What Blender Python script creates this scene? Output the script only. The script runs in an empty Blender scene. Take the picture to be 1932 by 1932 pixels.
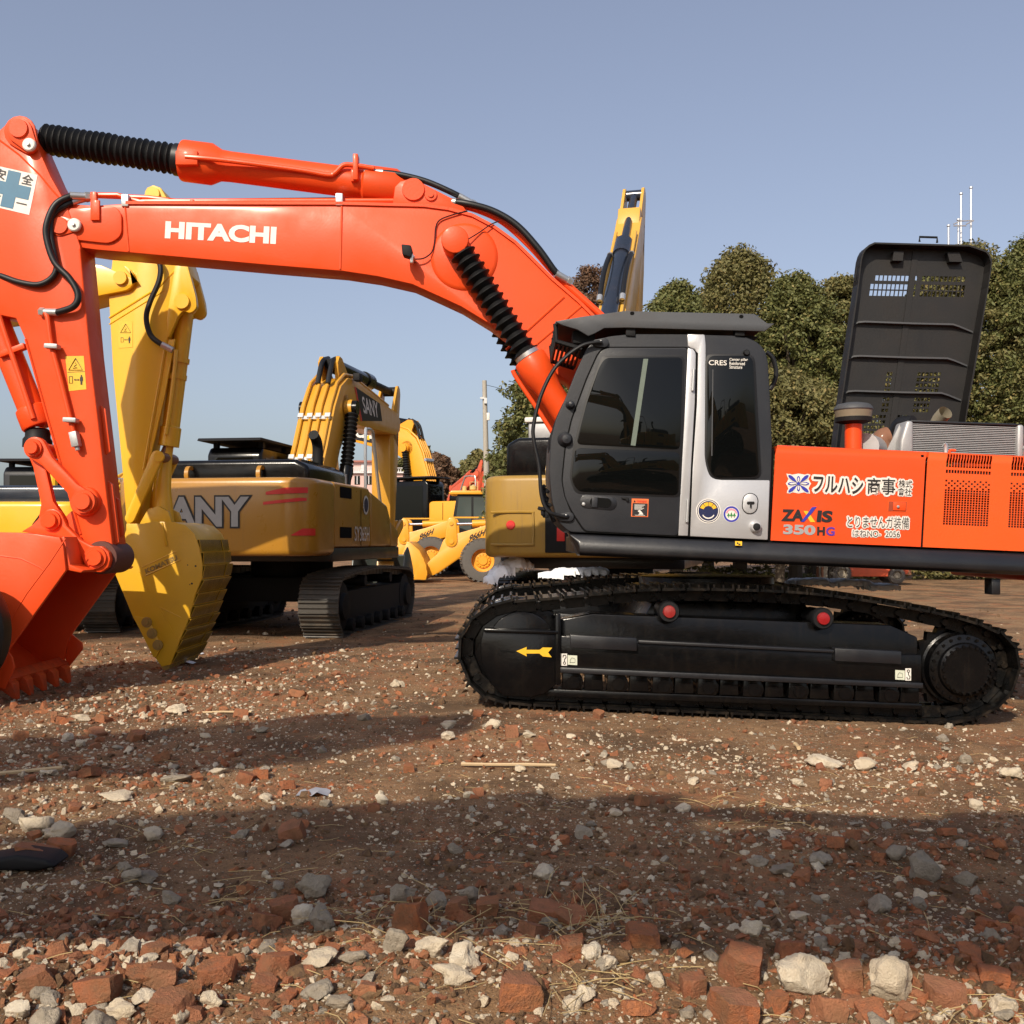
import bpy, bmesh, math, random
import numpy as np
from mathutils import Vector, Matrix, Euler
R = math.radians
random.seed(7)
rng = np.random.default_rng(11)
SC = bpy.context.scene
COL = SC.collection

# ------------------------------------------------------------------ camera
FOC = 1938.0          # focal length in units of the 1932 wide view
HZ = 1020.0           # horizon row in those units
CH = 1.5              # camera height
cam = bpy.data.objects.new("camera", bpy.data.cameras.new("camera"))
COL.objects.link(cam)
cam.data.sensor_width = 36.0
cam.data.sensor_fit = 'HORIZONTAL'
cam.data.lens = 36.0 * FOC / 1932.0
cam.data.shift_y = (HZ - 966.0) / 1932.0
cam.location = (0, 0, CH)
cam.rotation_euler = (R(90), 0, 0)
cam.data.clip_start = 0.05
cam.data.clip_end = 3000
SC.camera = cam

# ------------------------------------------------------------------ light
SUN = Vector((0.42, 1.0, -0.78)).normalized()      # direction the light travels
elev = math.asin(-SUN.z)
world = bpy.data.worlds.new("World")
SC.world = world
world.use_nodes = True
wn = world.node_tree.nodes; wl = world.node_tree.links
wn.clear()
wo = wn.new('ShaderNodeOutputWorld'); bg = wn.new('ShaderNodeBackground')
sky = wn.new('ShaderNodeTexSky')
sky.sky_type = 'NISHITA'; sky.sun_disc = False
sky.sun_elevation = elev
sky.sun_rotation = math.atan2(-SUN.x, -SUN.y)
sky.altitude = 20; sky.air_density = 1.0; sky.dust_density = 3.2; sky.ozone_density = 3.0
hs = wn.new('ShaderNodeHueSaturation'); hs.inputs['Saturation'].default_value = 0.78
hs.inputs['Hue'].default_value = 0.512
bg.inputs['Strength'].default_value = 0.15
gm = wn.new('ShaderNodeGamma'); gm.inputs['Gamma'].default_value = 0.80
wl.new(sky.outputs[0], gm.inputs[0]); wl.new(gm.outputs[0], hs.inputs['Color']); wl.new(hs.outputs[0], bg.inputs['Color'])
wl.new(bg.outputs[0], wo.inputs['Surface'])
sl = bpy.data.lights.new("sun", 'SUN'); sl.energy = 3.6; sl.angle = R(0.5)
sl.color = (1.0, 0.88, 0.72)
so = bpy.data.objects.new("sun", sl); COL.objects.link(so)
so.rotation_euler = SUN.to_track_quat('-Z', 'Y').to_euler()
so.location = (-10, -30, 30)
SC.view_settings.view_transform = 'Standard'
SC.view_settings.look = 'None'
SC.view_settings.exposure = 0.40
SC.view_settings.gamma = 1.0
SC.view_settings.use_curve_mapping = False

# ------------------------------------------------------------------ helpers
def P(px, py, Y):
    return Vector(((px - 966.0) / FOC * Y, Y, CH - (py - HZ) / FOC * Y))
def XZ(pts, Y):
    return [((px - 966.0) / FOC * Y, CH - (py - HZ) / FOC * Y) for px, py in pts]

def smooth(pts, n=6, closed=False):
    P_ = [Vector(p) for p in pts]
    out = []
    m = len(P_)
    rngm = m if closed else m - 1
    for i in range(rngm):
        if closed:
            p0, p1, p2, p3 = P_[i - 1], P_[i], P_[(i + 1) % m], P_[(i + 2) % m]
        else:
            p0 = P_[max(i - 1, 0)]; p1 = P_[i]; p2 = P_[i + 1]; p3 = P_[min(i + 2, m - 1)]
        for k in range(n):
            t = k / n
            out.append(0.5 * ((2 * p1) + (p2 - p0) * t + (2 * p0 - 5 * p1 + 4 * p2 - p3) * t * t + (3 * p1 - p0 - 3 * p2 + p3) * t ** 3))
    if not closed:
        out.append(P_[-1])
    return out

def circ(cx, cy, r, n=20, a0=0, a1=360):
    return [(cx + r * math.cos(R(a0 + (a1 - a0) * i / (n if a1 - a0 >= 360 else n - 1))), cy + r * math.sin(R(a0 + (a1 - a0) * i / (n if a1 - a0 >= 360 else n - 1)))) for i in range(n)]

def fillet(pts, r=6.0, n=5):
    out = []; m = len(pts)
    for i in range(m):
        a, b, c = Vector(pts[i - 1]), Vector(pts[i]), Vector(pts[(i + 1) % m])
        d0 = (a - b); d1 = (c - b)
        q = min(r, d0.length * .45, d1.length * .45)
        p0 = b + d0.normalized() * q; p1 = b + d1.normalized() * q
        for k in range(n + 1):
            t = k / n
            out.append(tuple(p0 * (1 - t) ** 2 + b * 2 * t * (1 - t) + p1 * t * t))
    return out

def hull(pts):
    pts = sorted(set((round(a, 5), round(b, 5)) for a, b in pts))
    def half(ps):
        h = []
        for p in ps:
            while len(h) >= 2 and (h[-1][0] - h[-2][0]) * (p[1] - h[-2][1]) - (h[-1][1] - h[-2][1]) * (p[0] - h[-2][0]) <= 0:
                h.pop()
            h.append(p)
        return h
    a = half(pts); b = half(pts[::-1])
    return a[:-1] + b[:-1]

def capsule(a, b, ra, rb=None, n=16):
    rb = ra if rb is None else rb
    return hull(circ(a[0], a[1], ra, n) + circ(b[0], b[1], rb, n))

WORLD = {}      # name of a root whose parts are given in world coordinates -> its location

class MB:
    def __init__(s):
        s.v = []; s.f = []
    def add(s, verts, faces):
        o = len(s.v)
        s.v += [tuple(v) for v in verts]
        s.f += [tuple(i + o for i in f) for f in faces]
        return s
    def box(s, c, d, rot=None):
        x, y, z = d[0] / 2, d[1] / 2, d[2] / 2
        vs = [Vector(q) for q in ((-x, -y, -z), (x, -y, -z), (x, y, -z), (-x, y, -z), (-x, -y, z), (x, -y, z), (x, y, z), (-x, y, z))]
        if rot is not None:
            vs = [rot @ q for q in vs]
        c = Vector(c)
        return s.add([q + c for q in vs], [(0, 3, 2, 1), (4, 5, 6, 7), (0, 1, 5, 4), (1, 2, 6, 5), (2, 3, 7, 6), (3, 0, 4, 7)])
    def box2(s, x0, x1, y0, y1, z0, z1):
        return s.box(((x0 + x1) / 2, (y0 + y1) / 2, (z0 + z1) / 2), (abs(x1 - x0), abs(y1 - y0), abs(z1 - z0)))
    def prism(s, pts, a, b, ax='y', pts2=None):
        """pts: outline; ax = axis of extrusion from a to b. y: (x,z)  x: (y,z)  z: (x,y)"""
        n = len(pts); pts2 = pts2 or pts
        def mk(p, t):
            return (p[0], t, p[1]) if ax == 'y' else (t, p[0], p[1]) if ax == 'x' else (p[0], p[1], t)
        vs = [mk(p, a) for p in pts] + [mk(p, b) for p in pts2]
        fs = [tuple(range(n)), tuple(range(2 * n - 1, n - 1, -1))]
        fs += [(i, i + n, (i + 1) % n + n, (i + 1) % n) for i in range(n)]
        return s.add(vs, fs)
    def tube(s, pts, r, n=8, cap=True):
        pts = [Vector(p) for p in pts]
        m = len(pts)
        rr = r if isinstance(r, (list, tuple)) else [r] * m
        prev = None; vs = []
        for i, p in enumerate(pts):
            t = (pts[min(i + 1, m - 1)] - pts[max(i - 1, 0)])
            if t.length < 1e-9:
                t = Vector((0, 0, 1))
            t.normalize()
            if prev is None:
                u = t.orthogonal().normalized()
            else:
                u = prev - t * prev.dot(t)
                u = t.orthogonal().normalized() if u.length < 1e-6 else u.normalized()
            prev = u
            w = t.cross(u)
            for k in range(n):
                a = 2 * math.pi * k / n
                vs.append(p + (u * math.cos(a) + w * math.sin(a)) * rr[i])
        fs = []
        for i in range(m - 1):
            for k in range(n):
                fs.append((i * n + k, i * n + (k + 1) % n, (i + 1) * n + (k + 1) % n, (i + 1) * n + k))
        if cap:
            fs.append(tuple(range(n - 1, -1, -1))); fs.append(tuple((m - 1) * n + k for k in range(n)))
        return s.add(vs, fs)
    def cyl(s, a, b, r, r2=None, n=20):
        return s.tube([a, b], [r, r if r2 is None else r2], n)
    def lathe(s, prof, o, axis, n=24, cap=True):
        """prof: list of (radius, height along axis)"""
        o = Vector(o); ax = Vector(axis).normalized(); u = ax.orthogonal().normalized(); w = ax.cross(u)
        vs = []; m = len(prof)
        for r, h in prof:
            for k in range(n):
                a = 2 * math.pi * k / n
                vs.append(o + ax * h + (u * math.cos(a) + w * math.sin(a)) * max(r, 1e-4))
        fs = []
        for i in range(m - 1):
            for k in range(n):
                fs.append((i * n + k, i * n + (k + 1) % n, (i + 1) * n + (k + 1) % n, (i + 1) * n + k))
        if cap: fs.append(tuple(range(n - 1, -1, -1))); fs.append(tuple((m - 1) * n + k for k in range(n)))
        return s.add(vs, fs)
    def bellows(s, a, b, r, n=14, pitch=0.075, depth=0.3, seg=18):
        a = Vector(a); b = Vector(b); L = (b - a).length
        k = max(3, int(L / pitch)); pr = []
        for i in range(k):
            h = L * i / k; q = L / k
            j = 1 + random.uniform(-.03, .03)
            pr += [(r * (1 - depth), h), (r * (1 - depth * .55), h + q * .28), (r * j, h + q * .46), (r * j, h + q * .54), (r * (1 - depth * .55), h + q * .75)]
        pr.append((r * (1 - depth), L))
        return s.lathe(pr, a, b - a, seg)
    def poly(s, pts3):
        return s.add(pts3, [tuple(range(len(pts3)))])
    def build(s, name, mat, parent=None, bevel=0, seg=2, ang=35, recalc=True):
        root = parent
        while root is not None and root.parent is not None:
            root = root.parent
        off = Vector(WORLD.get(root.name, (0, 0, 0))) if root is not None else Vector((0, 0, 0))
        me = bpy.data.meshes.new(name)
        me.from_pydata([tuple(Vector(v) - off) for v in s.v], [], s.f)
        bm = bmesh.new(); bm.from_mesh(me)
        if recalc:
            bmesh.ops.recalc_face_normals(bm, faces=bm.faces)
        if bevel:
            es = [e for e in bm.edges if len(e.link_faces) == 2 and e.calc_face_angle(0) > R(28)]
            bmesh.ops.bevel(bm, geom=es, offset=bevel, segments=seg, affect='EDGES', profile=0.5, clamp_overlap=True)
        bm.to_mesh(me); bm.free()
        me.polygons.foreach_set('use_smooth', [True] * len(me.polygons))
        me.set_sharp_from_angle(angle=R(ang))
        me.materials.append(mat)
        o = bpy.data.objects.new(name, me)
        COL.objects.link(o)
        if parent is not None:
            o.parent = parent
        return o

def tag(o, label, cat, group=None, kind=None):
    if label: o['label'] = label
    if cat: o['category'] = cat
    if group: o['group'] = group
    if kind: o['kind'] = kind
    return o
def thing(name, label, cat, loc=(0, 0, 0), rz=0.0, group=None, world=False):
    o = bpy.data.objects.new(name, None); COL.objects.link(o)
    o.empty_display_size = .2
    o.location = loc; o.rotation_euler = (0, 0, rz)
    if world:
        WORLD[o.name] = tuple(loc)
    return tag(o, label, cat, group)
def copy_tree(o, parent=None):
    c = o.copy(); COL.objects.link(c)
    c.parent = parent
    for ch in list(o.children):
        copy_tree(ch, c)
    return c

# ------------------------------------------------------------------ lettering
_tc = {}
def glyphs(body, off=0.0, xs=1.0, space=1.0, shear=0.0):
    key = (body, off, space, shear)
    if key in _tc:
        return _tc[key]
    cu = bpy.data.curves.new('t', 'FONT'); cu.body = body; cu.offset = off; cu.resolution_u = 4
    cu.fill_mode = 'FRONT'; cu.space_character = space; cu.shear = shear
    ob = bpy.data.objects.new('t', cu); COL.objects.link(ob)
    bpy.context.view_layer.update()
    me = bpy.data.meshes.new_from_object(ob.evaluated_get(bpy.context.evaluated_depsgraph_get()))
    bm = bmesh.new(); bm.from_mesh(me)
    bmesh.ops.remove_doubles(bm, verts=bm.verts, dist=1e-5)
    bm.verts.ensure_lookup_table()
    isl = {}; k = 0
    for v in bm.verts:
        if v.index in isl: continue
        st = [v]; isl[v.index] = k
        while st:
            q = st.pop()
            for e in q.link_edges:
                w = e.other_vert(q)
                if w.index not in isl:
                    isl[w.index] = k; st.append(w)
        k += 1
    vs = [(v.co.x, v.co.y, isl[v.index]) for v in bm.verts]
    fs = [tuple(v.index for v in f.verts) for f in bm.faces]
    bm.free()
    COL.objects.unlink(ob); bpy.data.objects.remove(ob); bpy.data.curves.remove(cu); bpy.data.meshes.remove(me)
    _tc[key] = (vs, fs)
    return vs, fs
def lettering(body, org, U, V, N, mat, parent, name='lettering', off=0.0, lift=0.004, space=1.0, ref=None, shear=0.0):
    """fit the text box to the parallelogram org + u*U + v*V, lifted along N. ref: offset whose box sets the fit"""
    vs, fs = glyphs(body, off, space=space, shear=shear)
    bs = glyphs(body, off if ref is None else ref, space=space, shear=shear)[0]
    x0 = min(v[0] for v in bs); x1 = max(v[0] for v in bs); y0 = min(v[1] for v in bs); y1 = max(v[1] for v in bs)
    org = Vector(org); U = Vector(U); V = Vector(V); N = Vector(N).normalized()
    m = MB()
    m.add([org + U * ((v[0] - x0) / (x1 - x0)) + V * ((v[1] - y0) / (y1 - y0)) + N * (lift + 0.0004 * (v[2] % 4)) for v in vs], fs)
    return m.build(name, mat, parent, recalc=False)
def letter_px(body, a, b, h, Y, mat, parent, name='lettering', off=0.0, lift=0.004, outline=None, olift=0.002, omat=None, space=1.0, shear=0.0):
    A = P(a[0], a[1], Y); B = P(b[0], b[1], Y); U = B - A
    V = Vector((-U.z, 0, U.x)).normalized() * (h / FOC * Y)
    o = lettering(body, A, U, V, (0, -1, 0), mat, parent, name, off, lift, space, shear=shear)
    if outline is not None:
        # outline: the same glyphs shifted round a small circle, each on its own thin layer
        vs, fs = glyphs(body, off, space=space, shear=shear)
        x0 = min(v[0] for v in vs); x1 = max(v[0] for v in vs); y0 = min(v[1] for v in vs); y1 = max(v[1] for v in vs)
        rr = outline / FOC * Y; m = MB(); e1 = U.normalized(); e2 = V.normalized()
        for k in range(14):
            r_ = rr if k < 9 else rr * .55
            a = 2 * math.pi * k / (9 if k < 9 else 5)
            m.add([A + U * ((v[0] - x0) / (x1 - x0)) + V * ((v[1] - y0) / (y1 - y0)) + e1 * r_ * math.cos(a) + e2 * r_ * math.sin(a) + Vector((0, -olift - .00025 * k, 0)) for v in vs], fs)
        m.build('lettering_outline', omat, parent, recalc=False)
    return o

# ------------------------------------------------------------------ materials
def nodes(name):
    m = bpy.data.materials.new(name); m.use_nodes = True
    n = m.node_tree.nodes; l = m.node_tree.links
    return m, n, l, n['Principled BSDF']
def ramp(n, stops):
    r = n.new('ShaderNodeValToRGB')
    e = r.color_ramp.elements
    while len(e) > len(stops): e.remove(e[-1])
    while len(e) < len(stops): e.new(0.5)
    for el, (p, c) in zip(e, stops):
        el.position = p; el.color = (c, c, c, 1) if isinstance(c, (int, float)) else (*c, 1)
    return r
def noise(n, l, vec, scale, detail=4, rough=.55, dist=0):
    t = n.new('ShaderNodeTexNoise'); t.inputs['Scale'].default_value = scale
    t.inputs['Detail'].default_value = detail; t.inputs['Roughness'].default_value = rough
    t.inputs['Distortion'].default_value = dist
    l.new(vec, t.inputs['Vector']); return t
def mixc(n, l, f, a, b):
    x = n.new('ShaderNodeMix'); x.data_type = 'RGBA'
    for k, s in ((0, f), (6, a), (7, b)):
        if hasattr(s, 'links') or hasattr(s, 'is_linked'): l.new(s, x.inputs[k])
        else: x.inputs[k].default_value = s if isinstance(s, (int, float)) else (*s, 1)
    return x.outputs[2]
def paint(name, col, rough=.38, dirt=.12, dcol=(.16, .10, .06), coat=.25, metal=0, scale=3.0, wave=.0, spec=.5, grime=0.0):
    m, n, l, b = nodes(name)
    tc = n.new('ShaderNodeTexCoord'); v = tc.outputs['Object']
    n1 = noise(n, l, v, scale, 6, .62); r1 = ramp(n, [(.48, 0.0), (.80, 1.0)]); l.new(n1.outputs[0], r1.inputs[0])
    n2 = noise(n, l, v, 45, 3, .6); r2 = ramp(n, [(.35, .35), (.7, 1.0)]); l.new(n2.outputs[0], r2.inputs[0])
    mu = n.new('ShaderNodeMath'); mu.operation = 'MULTIPLY'; l.new(r1.outputs[0], mu.inputs[0]); l.new(r2.outputs[0], mu.inputs[1])
    mu2 = n.new('ShaderNodeMath'); mu2.operation = 'MULTIPLY'; l.new(mu.outputs[0], mu2.inputs[0]); mu2.inputs[1].default_value = dirt
    n3 = noise(n, l, v, .9, 3, .5)
    vary = mixc(n, l, n3.outputs[0], tuple(c * .93 for c in col), tuple(min(1, c * 1.06) for c in col))
    c = mixc(n, l, mu2.outputs[0], vary, dcol)
    if grime:
        w = n.new('ShaderNodeMapping'); l.new(v, w.inputs[0]); w.inputs['Scale'].default_value = (9, 9, .7)
        n4 = noise(n, l, w.outputs[0], 2.2, 5, .7); r4 = ramp(n, [(.54, 0.0), (.75, grime)]); l.new(n4.outputs[0], r4.inputs[0])
        c = mixc(n, l, r4.outputs[0], c, dcol)
    l.new(c, b.inputs['Base Color'])
    ra = n.new('ShaderNodeMapRange'); l.new(n1.outputs[0], ra.inputs[0])
    ra.inputs[1].default_value = .3; ra.inputs[2].default_value = .75
    ra.inputs[3].default_value = rough * .85; ra.inputs[4].default_value = min(1, rough * 1.35)
    l.new(ra.outputs[0], b.inputs['Roughness'])
    b.inputs['Coat Weight'].default_value = coat; b.inputs['Coat Roughness'].default_value = .15
    b.inputs['Metallic'].default_value = metal; b.inputs['Specular IOR Level'].default_value = spec
    bp = n.new('ShaderNodeBump'); bp.inputs['Strength'].default_value = .06 + wave; bp.inputs['Distance'].default_value = .02
    l.new((n3 if wave else n2).outputs[0], bp.inputs['Height']); l.new(bp.outputs[0], b.inputs['Normal'])
    return m
def plain(name, col, rough=.6, metal=0, spec=.5):
    m, n, l, b = nodes(name)
    tc = n.new('ShaderNodeTexCoord')
    t = noise(n, l, tc.outputs['Object'], 14, 4)
    c = mixc(n, l, t.outputs[0], tuple(x * .85 for x in col), tuple(min(1, x * 1.12) for x in col))
    l.new(c, b.inputs['Base Color'])
    b.inputs['Roughness'].default_value = rough; b.inputs['Metallic'].default_value = metal
    b.inputs['Specular IOR Level'].default_value = spec
    return m
M = {}
M['orange'] = paint('orange_paint', (.76, .072, .011), .42, .24, dcol=(.42, .07, .025), coat=.06, spec=.28, grime=.12)
M['orange_worn'] = paint('worn_orange_steel', (.58, .065, .012), .55, .85, dcol=(.13, .07, .045), coat=0, scale=9, spec=.25)
M['orange2'] = paint('orange_paint_door', (.80, .092, .012), .42, .18, dcol=(.45, .08, .025), coat=.08, spec=.35, grime=.08)
M['orange_old'] = paint('orange_paint_weathered', (.62, .10, .04), .55, .5)
M['yellow'] = paint('yellow_paint', (.80, .45, .016), .38, .12, coat=.2, wave=.12)
M['yellow_b'] = paint('yellow_paint_bucket', (.70, .40, .016), .42, .2, coat=.1)
M['yellow_wear'] = paint('worn_yellow_steel', (.34, .22, .05), .6, .9, dcol=(.10, .085, .06), scale=6)
M['sany'] = paint('ochre_paint_shaded', (.40, .19, .020), .30, .12, coat=.35, grime=.2)  # ochre darkened to stand for the shade over this machine's rear
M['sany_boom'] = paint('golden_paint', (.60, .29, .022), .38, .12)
M['cat'] = paint('warm_yellow_paint', (.74, .33, .018), .42, .10)
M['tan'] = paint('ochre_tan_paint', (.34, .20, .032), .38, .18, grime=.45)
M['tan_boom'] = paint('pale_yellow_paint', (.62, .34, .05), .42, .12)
M['black'] = paint('gloss_black_paint', (.003, .003, .0034), .20, .16, dcol=(.045, .033, .022), coat=.08, spec=.25, scale=7, grime=.14)
M['black_track'] = paint('oily_black_steel', (.0035, .0035, .0035), .28, .75, dcol=(.06, .043, .028), coat=.05, spec=.3, scale=9)
M['track_dirty'] = paint('muddy_track_steel', (.060, .054, .046), .5, 1.0, dcol=(.19, .135, .085), coat=0, scale=4)
M['cab_grey'] = paint('dark_grey_paint', (.020, .0215, .026), .45, .12, dcol=(.09, .08, .07), coat=.05, spec=.35)
M['guard_grey'] = paint('matt_grey_paint', (.055, .058, .064), .6, .2, coat=0)
M['deck'] = paint('deck_grey_black', (.009, .0095, .012), .36, .15, dcol=(.09, .075, .06), coat=.2)
M['matt_black'] = plain('matt_black', (.007, .007, .008), .7, spec=.3)
M['rubber'] = plain('black_rubber', (.007, .007, .008), .45, spec=.4)
M['bellows'] = plain('black_bellows', (.005, .005, .0055), .6, spec=.3)
M['hood_in'] = paint('hood_inner_brown_black', (.0045, .0036, .0033), .55, .3, dcol=(.03, .02, .016), coat=0)
M['gap'] = plain('dark_gap', (.006, .006, .006), .9, spec=.1)
M['silver'] = paint('silver_paint', (.56, .56, .57), .38, .10, coat=.1, metal=.5)
M['white'] = plain('white_vinyl', (.72, .68, .62), .45)
M['chrome'] = plain('bright_steel', (.72, .72, .74), .22, 1.0)
M['zinc'] = plain('zinc_fitting', (.58, .58, .57), .38, .8)
M['alu'] = plain('aluminium', (.42, .42, .42), .5, .5)
M['greytext'] = plain('silver_vinyl', (.33, .33, .33), .4)
M['blk_vinyl'] = plain('black_vinyl', (.015, .012, .012), .5)
M['blue_vinyl'] = plain('blue_vinyl', (.03, .035, .35), .45)
M['purple_vinyl'] = plain('purple_vinyl', (.10, .03, .30), .45)
M['yel_vinyl'] = plain('yellow_vinyl', (.78, .44, .02), .45)
M['red_vinyl'] = plain('red_vinyl', (.62, .03, .025), .4)
M['org_vinyl'] = plain('orange_label', (.80, .16, .04), .45)
M['navy'] = plain('navy_vinyl', (.012, .018, .07), .4)
M['green_vinyl'] = plain('green_vinyl', (.03, .20, .05), .45)
M['teal'] = plain('teal_vinyl', (.03, .14, .24), .45)
M['pale'] = plain('pale_label', (.58, .60, .48), .5)
M['red_cap'] = paint('red_cap_paint', (.27, .008, .010), .35, .4)
M['snow'] = plain('snow', (.86, .88, .93), .7)
M['concrete_pole'] = plain('concrete_pole', (.36, .33, .28), .85)
M['steel_pole'] = plain('stainless_pole', (.6, .6, .62), .3, .7)
M['pink_wall'] = plain('pink_wall', (.60, .40, .36), .85)
M['white_wall'] = plain('white_wall', (.62, .60, .60), .8)
M['tyre'] = plain('dusty_tyre', (.10, .09, .08), .85)
M['blue_black'] = paint('blue_black_paint', (.016, .022, .036), .22, .1, coat=.4)
M['yellow_vest'] = plain('faded_yellow', (.6, .5, .08), .6)
M['bronze'] = plain('smoky_plastic', (.20, .17, .12), .35)
M['rust'] = paint('rusty_iron', (.20, .085, .045), .75, .6)
def glass(name, col=(.003, .0035, .0035), rough=.012, spec=.33):
    m, n, l, b = nodes(name)
    tc = n.new('ShaderNodeTexCoord')
    t = noise(n, l, tc.outputs['Object'], 3, 5); r = ramp(n, [(.5, rough), (.85, rough + .04)]); l.new(t.outputs[0], r.inputs[0])
    b.inputs['Base Color'].default_value = (*col, 1)
    l.new(r.outputs[0], b.inputs['Roughness'])
    b.inputs['Specular IOR Level'].default_value = spec
    return m
M['glass'] = glass('tinted_glass')
M['glass_pale'] = glass('green_grey_glass', (.06, .075, .07), .05)
# ------------------------------------------------------------------ tracks
def resample(path, pitch):
    pts = [Vector(p) for p in path]
    L = [0]
    n = len(pts)
    for i in range(n):
        L.append(L[-1] + (pts[(i + 1) % n] - pts[i]).length)
    k = max(8, round(L[-1] / pitch)); out = []
    j = 0
    for i in range(k):
        d = L[-1] * i / k
        while L[j + 1] < d: j += 1
        t = (d - L[j]) / max(1e-9, L[j + 1] - L[j])
        out.append(pts[j].lerp(pts[(j + 1) % n], t))
    return out, L[-1] / k
def track_meshes(path, y0, y1, pitch=.216, big=True):
    """path: closed outline (x,z) of the grouser tips -> shoes MB, chain MB"""
    s, p = resample(path, pitch)
    n = len(s); cx = sum(q[0] for q in s) / n; cz = sum(q[1] for q in s) / n
    sh = MB(); ch = MB(); w = y1 - y0; ym = (y0 + y1) / 2
    for i in range(n):
        t = (s[(i + 1) % n] - s[i - 1]).normalized()
        nn = Vector((-t[1], t[0]))
        if nn.dot(Vector((s[i][0] - cx, s[i][1] - cz))) < 0: nn = -nn
        T = Vector((t[0], 0, t[1])); Nn = Vector((nn[0], 0, nn[1])); Yv = Vector((0, 1, 0))
        Mx = Matrix((T, Yv, Nn)).transposed()
        c = Vector((s[i][0], ym, s[i][1]))
        sh.box(c - Nn * .042, (p * .93, w, .022), Mx)
        for k, hh in ((-.40, .034), (-.02, .028), (.36, .034)):
            sh.box(c + T * (k * p) - Nn * (.031 - hh / 2), (.016, w, hh), Mx)
        if big:
            for yy in (ym - .10, ym + .10):
                ch.box(c - Nn * .105, (p * .78, .045, .095), Mx)
                ch.v[-8:] = [(v[0], v[1] + (yy - ym), v[2]) for v in ch.v[-8:]]
            q = c - Nn * .105 + T * (p * .5)
            ch.cyl(q - Yv * .15, q + Yv * .15, .03, n=8)
        else:
            ch.box(c - Nn * .10, (p * .9, .26, .09), Mx)
    return sh, ch

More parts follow.
